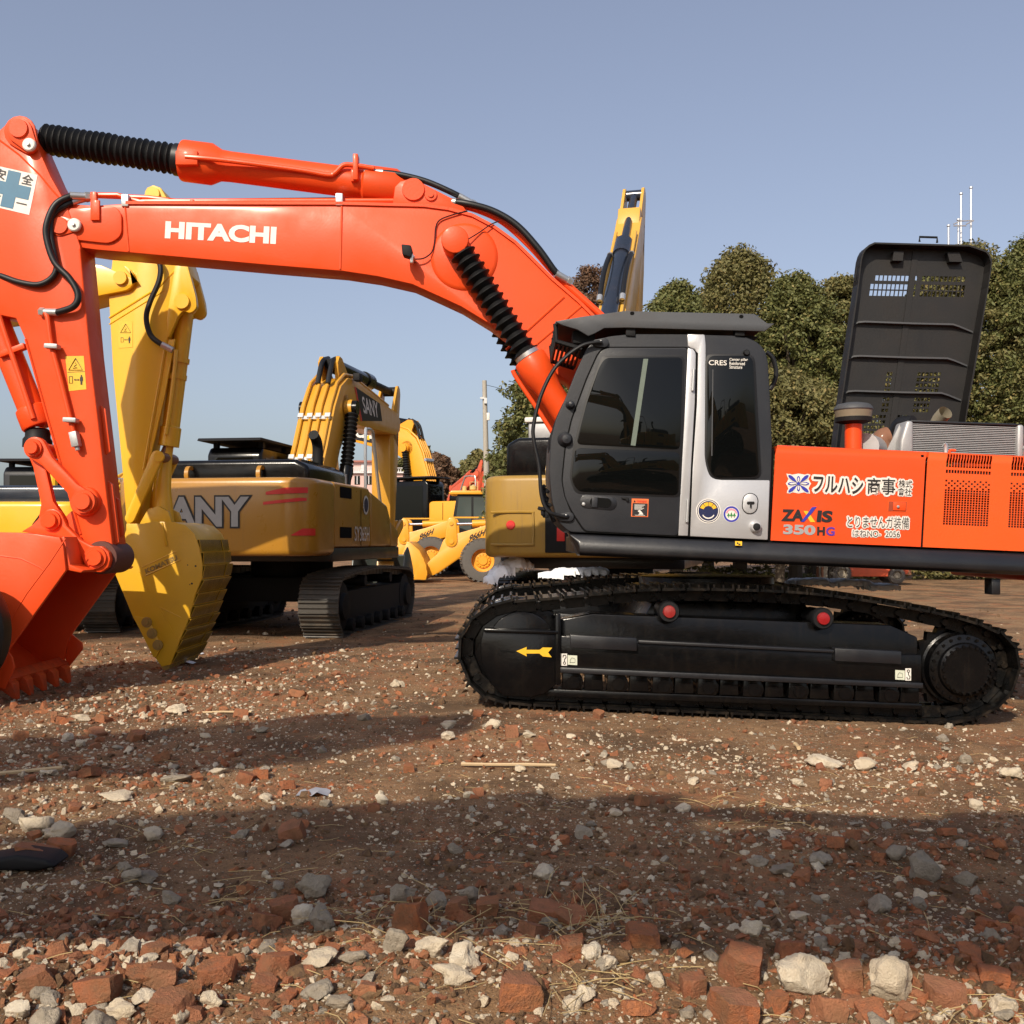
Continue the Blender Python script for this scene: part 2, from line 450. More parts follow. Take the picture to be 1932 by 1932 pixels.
# ------------------------------------------------------------------ main excavator
MC = Vector((1.98, 10.5, 0))
main = thing('excavator', 'large bright orange excavator with dark grey cab and open engine hood, standing in the foreground', 'excavator', MC, world=True)
TL = R(2.35)
TY = 8.9
loopD = [(1271, 1103), (1188, 1106), (1098, 1115), (1009, 1123), (944, 1128), (912, 1141), (880, 1168), (863, 1200), (858, 1228), (863, 1258), (882, 1292), (902, 1316), (950, 1334),
         (1039, 1341), (1158, 1346), (1396, 1356), (1565, 1364), (1780, 1372), (1850, 1360), (1900, 1330), (1926, 1286), (1931, 1245), (1914, 1205), (1885, 1184), (1830, 1163), (1774, 1149), (1714, 1137), (1600, 1119), (1506, 1109), (1390, 1104)]
loop = [(v[0], v[1]) for v in smooth([(a, b, 0) for a, b in XZ(loopD, TY)], 5, True)]
for near in (True, False):
    y0, y1 = (TY, TY + .6) if near else (TY + 2.59, TY + 3.19)
    sh, ch = track_meshes(loop, y0, y1)
    tr = sh.build('track', M['black_track'], main, ang=25)
    ch.build('link_chain', M['black_track'], tr, ang=25)
    dy = y0 - TY
    X = lambda pts: XZ(pts, TY)      # outline of the side frame (same x,z for both sides)
    # side frame
    m = MB()
    m.prism(X([(1055, 1172), (1120, 1160), (1690, 1182), (1742, 1205), (1742, 1296), (1055, 1264)]), y0 + .12, y0 + .48)
    m.prism(X([(1055, 1200), (1200, 1206), (1208, 1212), (1575, 1228), (1590, 1236), (1742, 1236), (1742, 1292), (1055, 1262)]), y0 + .03, y0 + .20)
    fr = m.build('track_frame', M['black'], main, bevel=.014)
    m = MB()
    m.prism(X([(1048, 1259), (1742, 1289), (1742, 1299), (1048, 1269)]), y0 + .0, y0 + .2)
    m.prism(X([(1205, 1208), (1573, 1226), (1573, 1232), (1205, 1214)]), y0 + .0, y0 + .1)
    for a in (1076, 1575):
        m.prism(X([(a, 1198 + (a - 1076) * .05), (a + 125, 1204 + (a - 1076) * .05), (a + 125, 1228 + (a - 1076) * .05), (a, 1222 + (a - 1076) * .05)]), y0 - .012, y0 + .1)
    m.build('frame_ledge', M['deck'], fr, bevel=.006)
    # roller guard with its blocks
    m = MB()
    m.prism(X([(1030, 1302), (1745, 1330), (1745, 1341), (1030, 1316)]), y0 + .06, y0 + .14)
    for k in range(16):
        a = 1062 + k * 43
        zz = (a - 1040) * .041
        m.prism(X([(a, 1268 + zz), (a + 33, 1269 + zz), (a + 35, 1302 + zz), (a - 2, 1301 + zz)]), y0 + .05 + .03 * (k % 2), y0 + .16)
    m.build('roller_guard', M['black'], fr, bevel=.008)
    for k in range(8):
        a = 1082 + k * 86
        c = P(a, 1287 + (a - 1040) * .041, TY)
        m = MB().lathe([(.0, -.02), (.055, -.02), (.06, 0), (.085, .005), (.09, .03), (.085, .45)], (c.x, y0 + .06, c.z), (0, 1, 0), 18)
        m.build('track_roller', M['black'], fr)
    # idler cover
    m = MB()
    m.prism(X([(912, 1190), (1040, 1193), (1052, 1198), (1052, 1290), (1030, 1308), (1005, 1316), (950, 1314), (925, 1290), (908, 1250), (906, 1215)]), y0 + .02, y0 + .2)
    m.prism(X([(913, 1186), (1054, 1190), (1054, 1197), (913, 1193)]), y0 - .01, y0 + .16)
    m.prism(X([(1048, 1158), (1058, 1158), (1058, 1292), (1048, 1292)]), y0 - .005, y0 + .16)
    m.prism(X(circ(972, 1226, 98, 40)), y0 + .22, y0 + .38)
    m.prism(X(circ(985, 1222, 66, 30)), y0 + .15, y0 + .42)
    ic = m.build('idler_cover', M['black'], fr, bevel=.01)
    if near:
        m = MB(); Ya = y0 + .02
        m.prism(XZ([(943, 1226), (972, 1229), (972, 1232), (943, 1229)], Ya), Ya - .003, Ya + .01)
        m.build('slot', M['gap'], ic)
        m = MB(); Ya = y0 + .016
        m.poly([P(a, b, Ya) for a, b in [(974, 1228.5), (994, 1220.5), (993, 1226), (1018, 1226), (1024, 1221.5), (1042, 1222), (1034, 1231), (1041, 1240), (1024, 1238.5), (1018, 1233), (993, 1233), (994, 1238.5)]])
        m.build('arrow_marking', M['yel_vinyl'], ic, recalc=False)
    # sprocket
    c = P(1827, 1265, TY); m = MB()
    tooth = []
    for k in range(42):
        rr = .40 if k % 2 else .35
        tooth += [(c.x + rr * math.cos(2 * math.pi * k / 42), c.z + rr * math.sin(2 * math.pi * k / 42))]
    m.prism(tooth, y0 + .26, y0 + .34)
    m.lathe([(.0, 0), (.20, .0), (.225, .02), (.235, .05), (.30, .07), (.31, .16), (.33, .17), (.33, .30)], (c.x, y0 + .03, c.z), (0, 1, 0), 40)
    for k in range(22):
        a = 2 * math.pi * k / 22
        for rr, yy in ((.205, y0 + .035), (.275, y0 + .095)):
            q = Vector((c.x + rr * math.cos(a), yy, c.z + rr * math.sin(a)))
            m.cyl(q, q - Vector((0, .022, 0)), .014, n=6)
    spk = m.build('sprocket', M['black'], main, ang=30)
    for (a, b) in ((1264, 1155), (1556, 1168)):
        c = P(a, b, TY)
        cr = MB().lathe([(.0, 0), (.085, 0), (.095, .015), (.095, .08), (.08, .09), (.08, .4)], (c.x, y0 + .04, c.z), (0, 1, 0), 24).build('carrier_roller', M['rubber'], main)
        if near:
            MB().lathe([(.0, -.022), (.02, -.02), (.05, -.015), (.055, 0), (.058, .02)], (c.x, y0 + .03, c.z), (0, 1, 0), 20).build('roller_cap', M['red_cap'], cr)
    if near:
        Ya = y0 + .024
        for (a, b, flip) in ((1059, 1236, 1), (1689, 1264, -1)):
            m = MB(); m.poly([P(a + 12 if flip > 0 else a, b, Ya), P(a + 30 if flip > 0 else a + 18, b + 1, Ya), P(a + 30 if flip > 0 else a + 18, b + 19, Ya), P(a + 12 if flip > 0 else a, b + 18, Ya)])
            s1 = m.build('sticker', M['pale'], fr, recalc=False)
            m = MB(); h0 = a if flip > 0 else a + 19
            m.poly([P(h0, b - 3, Ya), P(h0 + 11, b - 3, Ya), P(h0 + 11, b + 20, Ya), P(h0, b + 20, Ya)])
            m.build('sticker', M['white'], fr, recalc=False)
            hook = [(h0 + 3, b + 4), (h0 + 4, b), (h0 + 8, b), (h0 + 9, b + 4), (h0 + 6, b + 8), (h0 + 6, b + 13)]
            m = MB().tube([P(q, w if flip > 0 else 2 * b + 17 - w, Ya - .003) for q, w in hook], .0035, 6)
            m.tube([P(q, w if flip > 0 else 2 * b + 17 - w, Ya - .003) for q, w in circ(h0 + 6, b + 15, 2.4, 8) + [(h0 + 8.4, b + 15)]], .003, 6)
            m.tube([P(q + (12 if flip > 0 else -19), w, Ya - .003) for q, w in ((h0 + 4, b + 14), (h0 + 14, b + 14), (h0 + 14, b + 7), (h0 + 8, b + 5), (h0 + 5, b + 9), (h0 + 5, b + 14))], .0016, 5)
            m.build('hook_symbol', M['blk_vinyl'], fr)
# centre: car body and slewing ring
m = MB()
m.prism([(MC.x - .9, .55), (MC.x + .9, .55), (MC.x + .7, .93), (MC.x - .7, .93)], 9.4, 11.6)
m.lathe([(.75, 0), (.75, .16), (.68, .16), (.68, .24)], (MC.x, MC.y, .9), (0, 0, 1), 40)
m.build('slewing_ring', M['black_track'], main, bevel=.01)

HY = 9.02
# deck: side beam swept along the tilted machine
def sweep_px(profile, a, b, Y):
    """profile: (y, z offset) rows; a, b: px ends of the z=0 line at depth Y"""
    A = P(a[0], a[1], Y); B = P(b[0], b[1], Y)
    n = len(profile); vs = []
    for E in (A, B):
        vs += [(E.x, y, E.z + z) for y, z in profile]
    return vs, [tuple(range(n)), tuple(range(2 * n - 1, n - 1, -1))] + [(i, i + n, (i + 1) % n + n, (i + 1) % n) for i in range(n)]
m = MB()
pr = [(HY + .10, .02), (HY + .0, .0), (HY - .05, -.065), (HY - .06, -.11), (HY - .055, -.155), (HY - .01, -.185), (HY + .3, -.19), (HY + .3, .02)]
vs, fs = sweep_px(pr, (1092, 1008), (2130, 1054), HY)
vs[0:8] = [(v[0] + (-.09 if i in (0, 1, 7) else 0.0), v[1], v[2]) for i, v in enumerate(vs[0:8])]
m.add(vs, fs)
vs, fs = sweep_px([(HY + .3, .0), (11.9, .0), (11.9, -.17), (HY + .3, -.17)], (1100, 1010), (2130, 1054), HY)
m.add(vs, fs)
dk = m.build('deck', M['deck'], main, bevel=.012)
m = MB(); Y = HY - .058
q = [(1387, 1021), (1400, 1021.5), (1400, 1029.5), (1387, 1029)]
m.poly([P(a, b, HY - .038) if b < 1025 else P(a, b, HY - .066) for a, b in q]); m.build('sticker', M['yel_vinyl'], dk, recalc=False)
m = MB(); m.poly([P(1390, 1023, HY - .055), P(1393, 1023, HY - .055), P(1393, 1026, HY - .062), P(1390, 1026, HY - .062)]); m.poly([P(1393, 1025.5, HY - .062), P(1397, 1025.5, HY - .062), P(1397, 1028, HY - .069), P(1393, 1028, HY - .069)])
m.build('sticker_symbol', M['blk_vinyl'], dk, recalc=False)
MB().box2(4.25, 4.33, 9.1, 9.25, 1.02, 1.16).build('bracket', M['deck'], dk, bevel=.01)

# cab
CY1 = 10.06
cabo = [(1074, 1004), (1052, 984), (1041, 945), (1036, 890), (1039, 830), (1049, 790), (1066, 753), (1086, 702), (1106, 659), (1113, 650), (1129, 640), (1150, 634), (1190, 630), (1297, 630), (1390, 633), (1412, 637), (1430, 646), (1443, 660), (1449, 680), (1453, 750), (1457, 842), (1455, 905), (1449, 1019)]
cab = MB(); cab.prism(XZ(fillet(cabo, 9, 3), HY), HY, CY1)
cab = cab.build('cab', M['cab_grey'], main, bevel=.045, seg=4)
def sheet(pts, Y, t, name, mat, parent, bevel=.004):
    return MB().prism(XZ(pts, Y), Y, Y + t).build(name, mat, parent, bevel=bevel)
dY = HY - .012
dooro = fillet([(1297, 656), (1297, 668), (1290, 800), (1283, 940), (1279, 1011), (1104, 1002), (1080, 966), (1067, 940), (1061, 908), (1067, 847), (1079, 793), (1107, 717), (1127, 672), (1135, 661), (1148, 656)], 8, 3)
MB().prism(XZ([(a + (-2.2 if a < 1200 else 1.5), b + (2 if b > 950 else -2)) for a, b in dooro], HY - .002), HY - .002, HY + .03).build('door_seam', M['gap'], cab)
door = sheet(dooro, dY, .05, 'door', M['cab_grey'], cab, .01)
gY = dY - .004
gasket = fillet([(1137, 671), (1292, 670), (1285, 939), (1085, 932), (1074, 900), (1082, 838), (1104, 756), (1128, 689)], 12)
sheet(gasket, dY - .002, .02, 'window_gasket', M['rubber'], cab, .003)
w1 = sheet(fillet([(1142, 675), (1288, 674), (1283, 848), (1087, 838), (1108, 757), (1131, 692)], 11), gY - .004, .01, 'window', M['glass'], cab, .002)
w2 = sheet(fillet([(1085, 845), (1283, 853), (1280, 934), (1090, 927), (1078, 905)], 12), gY - .006, .012, 'window', M['glass'], cab, .002)
# grey-green bar seen on the pane
MB().prism(XZ([(1214, 677), (1223, 677), (1199, 841), (1190, 840)], gY - .006), gY - .006, gY - .002).build('window_bar', plain('green_grey_bar', (.13, .16, .13), .4), cab)
# silver strip of the door and silver rear panel
sheet([(1298, 657), (1307, 658), (1312, 664), (1313, 670), (1311, 760), (1304, 880), (1298, 1011), (1280, 1010.5), (1284, 930), (1291, 800)], dY - .004, .03, 'door_strip', M['silver'], cab, .006)
pil = [(1297, 630), (1330, 630.5), (1332, 650), (1333, 870), (1335, 882), (1339, 892), (1345, 899), (1353, 903.5), (1362, 905), (1453, 906), (1449, 1019), (1300, 1012), (1306, 880), (1313, 760), (1315, 668), (1311, 659), (1298, 654)]
sheet(pil, dY - .002, .05, 'pillar_panel', M['silver'], cab, .012)
sheet([(1310, 660), (1317, 666), (1315, 762), (1307, 882), (1302, 1012), (1298.5, 1012), (1304, 880), (1312, 760), (1313.5, 668)], dY - .0035, .01, 'panel_seam', M['gap'], cab, 0)
for (a, b, h) in ((1308, 697, 40), (1297, 943, 42)):
    m = MB().cyl(P(a + 1, b, dY - .02), P(a - 1, b + h, dY - .02), .014, n=12)
    m.build('hinge', M['zinc'], cab)
sheet(fillet([(1331, 667), (1424, 668), (1437, 902), (1340, 905), (1329, 868)], 16), dY - .003, .02, 'window_gasket', M['rubber'], cab, .003)
w3 = sheet(fillet([(1335, 671), (1420, 671), (1433, 899), (1344, 901), (1333, 868)], 15), gY - .006, .012, 'window', M['glass'], cab, .002)
m = MB()
m.add(*[[P(a, b, gY - .009) for a, b in [(1344, 697), (1346, 697), (1344, 860), (1342, 860)]], [(0, 1, 2, 3)]]); m.build('window_mark', M['guard_grey'], cab, recalc=False)
letter_px('CRES', (1337, 689), (1371, 689.5), 9.5, gY - .006, M['white'], cab, off=.012)
for k, t in enumerate(('Center pillar', 'Reinforced', 'Structure')):
    letter_px(t, (1376, 682 + k * 6.8), (1376 + (35, 29, 24)[k], 682.5 + k * 6.8), 6.4, gY - .006, M['white'], cab, off=.012)
# rear roof lamp bump, handrail and hose
MB().lathe([(.0, -.03), (.02, -.03), (.03, -.01), (.03, .04)], P(1408, 666, HY - .01), (0, 1, 0), 14).build('roof_bolt', M['rubber'], cab)
hr = smooth([P(1136, 646, HY - .04), P(1122, 646, HY - .05), P(1098, 652, HY - .06), P(1070, 671, HY - .06), P(1043, 700, HY - .06), P(1020, 748, HY - .06), P(1007, 800, HY - .06), P(1007, 830, HY - .06), P(1017, 880, HY - .06), P(1021, 930, HY - .06), P(1029, 957, HY - .06), P(1042, 969, HY - .06), P(1066, 975, HY - .04), P(1072, 975, HY - .02)], 6)
MB().tube(hr, .017, 10).build('handrail', M['rubber'], cab)
for a, b in ((1137, 646), (1071, 975)):
    MB().prism(XZ(capsule((a - 12, b + 1), (a + 3, b), 7, 9), HY - .03), HY - .03, HY + .02).build('rail_bracket', M['cab_grey'], cab, bevel=.008)
    MB().lathe([(.0, -.012), (.012, -.008), (.014, 0)], P(a - 3, b - 1.5, HY - .03), (0, 1, 0), 12).build('rail_bolt', M['zinc'], cab)
# black lumps on the front corner of the cab (lamp housings) and front cover
for (a, b, w) in ((1075, 765, 9), (1066, 830, 15)):
    m = MB().lathe([(.0, -.11), (w / 215 * .55, -.10), (w / 215, -.03), (w / 215 * 1.25, .03), (w / 215 * 1.3, .10)], P(a, b, HY + .03), (-.1, 1, 0), 20)
    m.build('housing', M['cab_grey'], cab)
MB().prism(XZ([(1063, 758), (1050, 786), (1036, 826), (1037, 848), (1044, 852), (1062, 800), (1066, 770)], HY + .02), HY + .02, HY + .5).build('front_cover', M['matt_black'], cab, bevel=.03, seg=3)
# mirror bracket bits low at the front
m = MB()
for k in range(9):
    a = P(1024 + random.uniform(-2, 12), 918 + k * 7, HY + .05)
    m.box(a, (.03, .1, .03), Euler((random.random(), random.random(), random.random())).to_matrix())
m.tube([P(1024, 915, HY + .05), P(1030, 950, HY + .05), P(1046, 985, HY + .05)], .02, 8)
m.build('step_bracket', M['matt_black'], cab, bevel=.004)
# door handle recess
m = MB().prism(XZ(hull(circ(1107, 946, 13, 14) + circ(1151, 950, 13, 14)), dY - .006), dY - .006, dY + .01)
dh = m.build('door_handle', M['deck'], cab, bevel=.004)
MB().prism(XZ(hull(circ(1122, 947, 9, 14) + circ(1145, 949, 9, 14)), dY - .009), dY - .009, dY - .004).build('handle_recess', M['gap'], cab)
MB().prism(XZ([(1117, 937), (1128, 938), (1127, 958), (1116, 957)], dY - .02), dY - .02, dY).build('handle_grip', M['cab_grey'], cab, bevel=.006)
MB().lathe([(.0, -.012), (.014, -.01), (.016, 0)], P(1101, 951, dY - .006), (0, 1, 0), 14).build('key_lock', M['zinc'], cab)
MB().prism(XZ([(1173, 937), (1186, 938), (1187, 946), (1183, 947), (1180, 942), (1173, 941)], dY - .02), dY - .02, dY + .01).build('door_catch', M['matt_black'], cab, bevel=.004)
# warning sticker
Ys = dY - .003
MB().poly([P(a, b, Ys) for a, b in [(1192, 940.5), (1224, 941.5), (1222.5, 975.5), (1190.5, 974.5)]]).build('warning_sticker', M['org_vinyl'], cab, recalc=False)
Ys -= .003
MB().poly([P(a, b, Ys) for a, b in [(1193.5, 949), (1222, 950), (1221, 974), (1192.5, 973)]]).build('sticker_panel', M['blk_vinyl'], cab, recalc=False)
letter_px('WARNING', (1201, 947.5), (1220, 948.2), 4.2, Ys, M['red_vinyl'], cab, off=.01)
MB().poly([P(a, b, Ys) for a, b in [(1195, 947.5), (1199.5, 947.6), (1197.5, 943)]]).build('sticker_symbol', M['blk_vinyl'], cab, recalc=False)
Ys -= .002
m = MB()
for k in range(5):
    m.poly([P(a, b, Ys) for a, b in [(1197, 952 + k * 2), (1217 - (k * 3) % 7, 952.5 + k * 2), (1217 - (k * 3) % 7, 953.4 + k * 2), (1197, 952.9 + k * 2)]])
m.poly([P(a, b, Ys) for a, b in [(1203, 964), (1207, 962), (1211, 966), (1214, 971), (1204, 971), (1207, 968)]])
m.poly([P(a, b, Ys) for a, b in [(1198, 971.6), (1217, 972.2), (1217, 973), (1198, 972.4)]])
m.build('sticker_text', M['white'], cab, recalc=False)
# round stickers on the silver panel
def disc(c, r, Y, mat, name='sticker', n=36, r2=None):
    if r2 is None:
        return MB().poly([P(a, b, Y) for a, b in circ(c[0], c[1], r, n)][::-1]).build(name, mat, cab, recalc=False)
    o = [P(a, b, Y) for a, b in circ(c[0], c[1], r, n)]; i = [P(a, b, Y) for a, b in circ(c[0], c[1], r2, n)]
    return MB().add(o + i, [(k, (k + 1) % n, (k + 1) % n + n, k + n) for k in range(n)]).build(name, mat, cab, recalc=False)
Yp = dY - .002
disc((1336.5, 964), 23.5, Yp - .003, M['white']); disc((1336.5, 964), 21.5, Yp - .005, M['navy'], 'sticker_disc')
disc((1336.5, 964), 20.2, Yp - .007, M['white'], 'sticker_ring', 36, 18.6)
for k in range(4):
    a0 = 200 + k * 36
    m = MB(); o = [P(a, b, Yp - .007) for a, b in circ(1336.5, 964, 16.5, 6, a0, a0 + 32)] + [P(a, b, Yp - .007) for a, b in circ(1336.5, 964, 9.5, 6, a0, a0 + 32)][::-1]
    m.poly(o).build('sticker_block', M['yel_vinyl'], cab, recalc=False)
m = MB(); o = [P(a, b, Yp - .007) for a, b in circ(1336.5, 966, 13, 10, 30, 150)] + [P(a, b, Yp - .007) for a, b in circ(1336.5, 965, 11.6, 10, 30, 150)][::-1]
m.poly(o).build('sticker_arc', M['white'], cab, recalc=False)
disc((1380, 970), 16, Yp - .003, M['white']); disc((1380, 970), 15, Yp - .005, M['blue_vinyl'], 'sticker_ring', 36, 11.5)
m = MB()
for k in range(9):
    a = R(195 + k * 19); q = (1380 + 9 * math.cos(a), 969 + 8 * math.sin(a))
    m.poly([P(x, y, Yp - .006) for x, y in circ(q[0], q[1], 1.6, 8)])
m.build('sticker_dots', plain('pink_vinyl', (.7, .25, .35), .5), cab, recalc=False)
m = MB()
for k in (-1, 0, 1):
    x = 1380 + k * 5.5
    m.poly([P(a, b, Yp - .007) for a, b in [(x - 3, 973.5), (x + 3, 973.5), (x, 966 + abs(k))]]); m.poly([P(a, b, Yp - .007) for a, b in [(x - .7, 976.5), (x + .7, 976.5), (x + .7, 973.5), (x - .7, 973.5)]])
m.build('sticker_trees', M['green_vinyl'], cab, recalc=False)
# fuel / lock flap and knob
MB().prism(XZ(hull(circ(1416, 945, 15, 18) + circ(1415, 955, 15, 18)), Yp - .006), Yp - .006, Yp + .01).build('lock_rim', M['gap'], cab)
MB().prism(XZ(hull(circ(1416, 945, 13.6, 18) + circ(1415, 955, 13.6, 18)), Yp - .012), Yp - .012, Yp + .01).build('lock_flap', M['silver'], cab, bevel=.003)
m = MB().prism(XZ(hull(circ(1412, 949, 3, 10) + circ(1421, 949, 3, 10)), Yp - .017), Yp - .017, Yp - .008); m.box(P(1416.5, 952, Yp - .018), (.012, .02, .055)); m.build('lock_handle', M['matt_black'], cab, bevel=.002)
MB().lathe([(.0, -.055), (.04, -.05), (.05, -.03), (.052, .0), (.07, .012)], P(1425, 994, Yp), (0, 1, 0), 20).build('knob_base', M['silver'], cab)
MB().lathe([(.0, -.075), (.03, -.07), (.034, -.04)], P(1425, 994, Yp), (0, 1, 0), 16).build('knob', M['matt_black'], cab)
MB().tube(smooth([P(1446, 664, 9.5), P(1458, 676, 9.5), P(1464, 698, 9.5), P(1462, 718, 9.5), P(1453, 735, 9.5)], 6), .022, 10).build('cable', M['rubber'], cab)
# roof guard
m = MB()
top = [(1047, 606), (1100, 597), (1178, 586.5), (1424, 592), (1448, 610), (1462, 610), (1443, 625), (1290, 621), (1180, 618), (1140, 619), (1122, 629), (1110, 634), (1090, 622), (1060, 613)]
m.prism(XZ(top, HY - .05), HY - .05, HY - .025)
m.prism(XZ(top, HY - .05), CY1 + .05, CY1 + .075)
A = XZ([(1047, 606), (1100, 597), (1178, 586.5), (1424, 592), (1448, 610), (1448, 614), (1422, 597), (1178, 592), (1100, 602), (1048, 611)], HY - .05)
m.prism(A, HY - .025, CY1 + .05)
rg = m.build('roof_guard', M['guard_grey'], main, bevel=.008)
m = MB()
for a in (1190, 1396):
    m.prism(XZ([(a - 9, 619), (a + 9, 619.5), (a + 9, 634), (a - 9, 633)], HY - .02), HY - .02, HY + .06)
    m.prism(XZ([(a - 9, 619), (a + 9, 619.5), (a + 9, 634), (a - 9, 633)], HY - .02), CY1 - .06, CY1)
m.prism(XZ([(1180, 622), (1440, 628), (1420, 640), (1160, 634)], HY), HY + .15, CY1 - .1)
m.build('guard_bracket', M['matt_black'], rg, bevel=.004)
m = MB(); Y = HY - .052
for a, b in ((1192, 591), (1398, 597)):
    m.poly([P(x, y, Y) for x, y in hull(circ(a, b, 3.4, 12) + circ(a + 1.5, b, 3.4, 12))][::-1])
m.build('hole', M['gap'], rg, recalc=False)
fr_ = MB()
f0 = XZ([(1048, 610), (1050, 643), (1096, 657), (1105, 640)], HY)
fr_.tube([(f0[0][0], HY + .02, f0[0][1]), (f0[1][0], HY + .02, f0[1][1]), (f0[2][0], HY + .02, f0[2][1])], .022, 6)
fr_.tube([(f0[0][0], CY1, f0[0][1]), (f0[1][0], CY1, f0[1][1]), (f0[2][0], CY1, f0[2][1])], .022, 6)
for k in range(7):
    t = k / 6
    x = f0[1][0] * (1 - t) + f0[2][0] * t; z = f0[1][1] * (1 - t) + f0[2][1] * t
    fr_.tube([(x, HY, z), (x, CY1, z)], .012, 6)
for k in range(4):
    y = HY + .05 + k * .3
    fr_.tube([(f0[0][0], y, f0[0][1]), (f0[1][0], y, f0[1][1])], .012, 6)
fr_.build('front_grille', M['matt_black'], rg)
MB().box(P(1100, 640, 9.2), (.2, .22, .12)).build('work_lamp', M['matt_black'], rg, bevel=.02)

# ---- house side panels: grid sheets with real openings, rolled over at the top
def pan_pt(u, v, d=0.0):
    """u: px along the beam line from 1455, v: fraction of panel height (1 = start of roof), d: depth behind the face"""
    base = 1019.5 + (u - 1455) * .0435
    H = 172 - (u - 1455) * .0012
    lean = (1 - v) * -9 + 8
    px = u + lean * (1 if u < 1460 else 1)
    r = .09
    if v <= 1:
        return P(px, base - H * .955 * v, HY) + Vector((0, d, 0))
    a = (v - 1) * math.pi / 2
    q = P(px, base - H * .955, HY)
    return Vector((q.x, HY + r * (1 - math.cos(a)) + d * math.cos(a), q.z + r * math.sin(a) * .9 - d * math.sin(a)))
def panel(us, vs_, hole, name, mat, parent, t=.012):
    m = MB(); idx = {}
    def vid(i, j, k):
        if (i, j, k) not in idx:
            idx[(i, j, k)] = len(m.v); m.v.append(tuple(pan_pt(us[i], vs_[j], t if k else 0)))
        return idx[(i, j, k)]
    solid = lambda i, j: 0 <= i < len(us) - 1 and 0 <= j < len(vs_) - 1 and not hole((us[i] + us[i + 1]) / 2, (vs_[j] + vs_[j + 1]) / 2)
    for i in range(len(us) - 1):
        for j in range(len(vs_) - 1):
            if not solid(i, j): continue
            m.f.append((vid(i, j, 0), vid(i + 1, j, 0), vid(i + 1, j + 1, 0), vid(i, j + 1, 0)))
            m.f.append((vid(i, j, 1), vid(i, j + 1, 1), vid(i + 1, j + 1, 1), vid(i + 1, j, 1)))
            for (di, dj, a, b) in ((-1, 0, (i, j), (i, j + 1)), (1, 0, (i + 1, j + 1), (i + 1, j)), (0, -1, (i + 1, j), (i, j)), (0, 1, (i, j + 1), (i + 1, j + 1))):
                if not solid(i + di, j + dj):
                    m.f.append((vid(*a, 0), vid(*b, 0), vid(*b, 1), vid(*a, 1)))
    return m.build(name, mat, parent, ang=40)
roofv = [1 + k / 8 for k in range(1, 9)]
sp1 = panel([1455, 1470, 1500, 1560, 1620, 1700, 1738], [0, .25, .5, .75, .9, 1] + roofv, lambda u, v: False, 'side_panel', M['orange'], main)
gus = []; gcols = []
def grid_panel(x0, x1, blocks):
    us = {x0, x1}; vs_ = {0, 1, .5}
    for b in roofv: vs_.add(b)
    cells = []
    for bx in blocks:
        n = 16 if bx[1] - bx[0] > 70 else 16
        p = (bx[1] - bx[0]) / n
        for k in range(n):
            us.add(bx[0] + k * p + p * .13); us.add(bx[0] + k * p + p * .87)
    pv = .0275
    for k in range(19):
        vs_.add(.265 + k * pv + pv * .1); vs_.add(.265 + k * pv + pv * .9)
    for a in (.80, .855, .862, .90, .93, .99): vs_.add(a)
    us = sorted(us); vs_ = sorted(vs_)
    def hole(u, v):
        for bx in blocks:
            if bx[0] < u < bx[1]:
                n = 16; p = (bx[1] - bx[0]) / n
                k = int((u - bx[0]) / p); fr = (u - bx[0]) / p - k
                if not (.13 < fr < .87): return False
                if .265 < v < .265 + 19 * pv:
                    j = int((v - .265) / pv); fv = (v - .265) / pv - j
                    if not (.1 < fv < .9): return False
                    if j >= 15: return (j + k) % 2 == 0
                    return True
                if .80 < v < .855: return k % 2 == 0 and False
                if .862 < v < .90 or .93 < v < 1.6: return (k % 1 == 0)
        return False
    return us, vs_, hole
us, vs_, hole = grid_panel(1742, 2060, [(1777, 1863), (1900, 1986)])
sp2 = panel(us, vs_, hole, 'side_panel', M['orange2'], main, .006)
m = MB()
for k in range(0, 30):
    pass
a = pan_pt(1756, .1, .16); b = pan_pt(2040, 1.0, .16)
m.box2(a.x, b.x, HY + .22, HY + .24, a.z - .05, b.z + .02)
m.build('engine_screen', paint('rusty_screen', (.045, .018, .010), .8, .6, coat=0), main)
MB().prism(XZ([(1738, 858), (1743, 858), (1741, 1033), (1736, 1033)], HY + .004), HY + .004, HY + .05).build('panel_seam', M['gap'], main)
sheet([(1457, 850), (1461, 846), (1452, 1021), (1446, 1021)], HY + .03, .3, 'panel_edge', M['gap'], main, 0)
# roof deck and inner wall behind the panels
m = MB()
A = pan_pt(1455, 2); B = pan_pt(2060, 2)
m.add([(A.x, A.y, A.z - .005), (B.x, B.y, B.z - .005), (B.x, 9.5, B.z - .005), (A.x, 9.5, A.z - .005), (A.x, A.y, A.z - .05), (B.x, B.y, B.z - .05), (B.x, 9.5, B.z - .05), (A.x, 9.5, A.z - .05)],
      [(0, 1, 2, 3), (7, 6, 5, 4), (0, 4, 5, 1), (1, 5, 6, 2), (2, 6, 7, 3), (3, 7, 4, 0)])
m.build('house_roof', M['orange'], main)
m = MB(); m.box2(A.x + .02, B.x, 9.5, 11.9, 1.38, 2.0); m.build('engine_bay', M['gap'], main)
a = pan_pt(2062, 0); b = pan_pt(2062, 1)
cw = MB().prism([(a.x, 8.98), (a.x + .55, 9.05), (a.x + .95, 9.5), (a.x + 1.05, 10.5), (a.x + .95, 11.5), (a.x + .55, 11.95), (a.x, 12.0)], 1.1, 2.4, 'z').build('counterweight', M['orange'], main, bevel=.05)

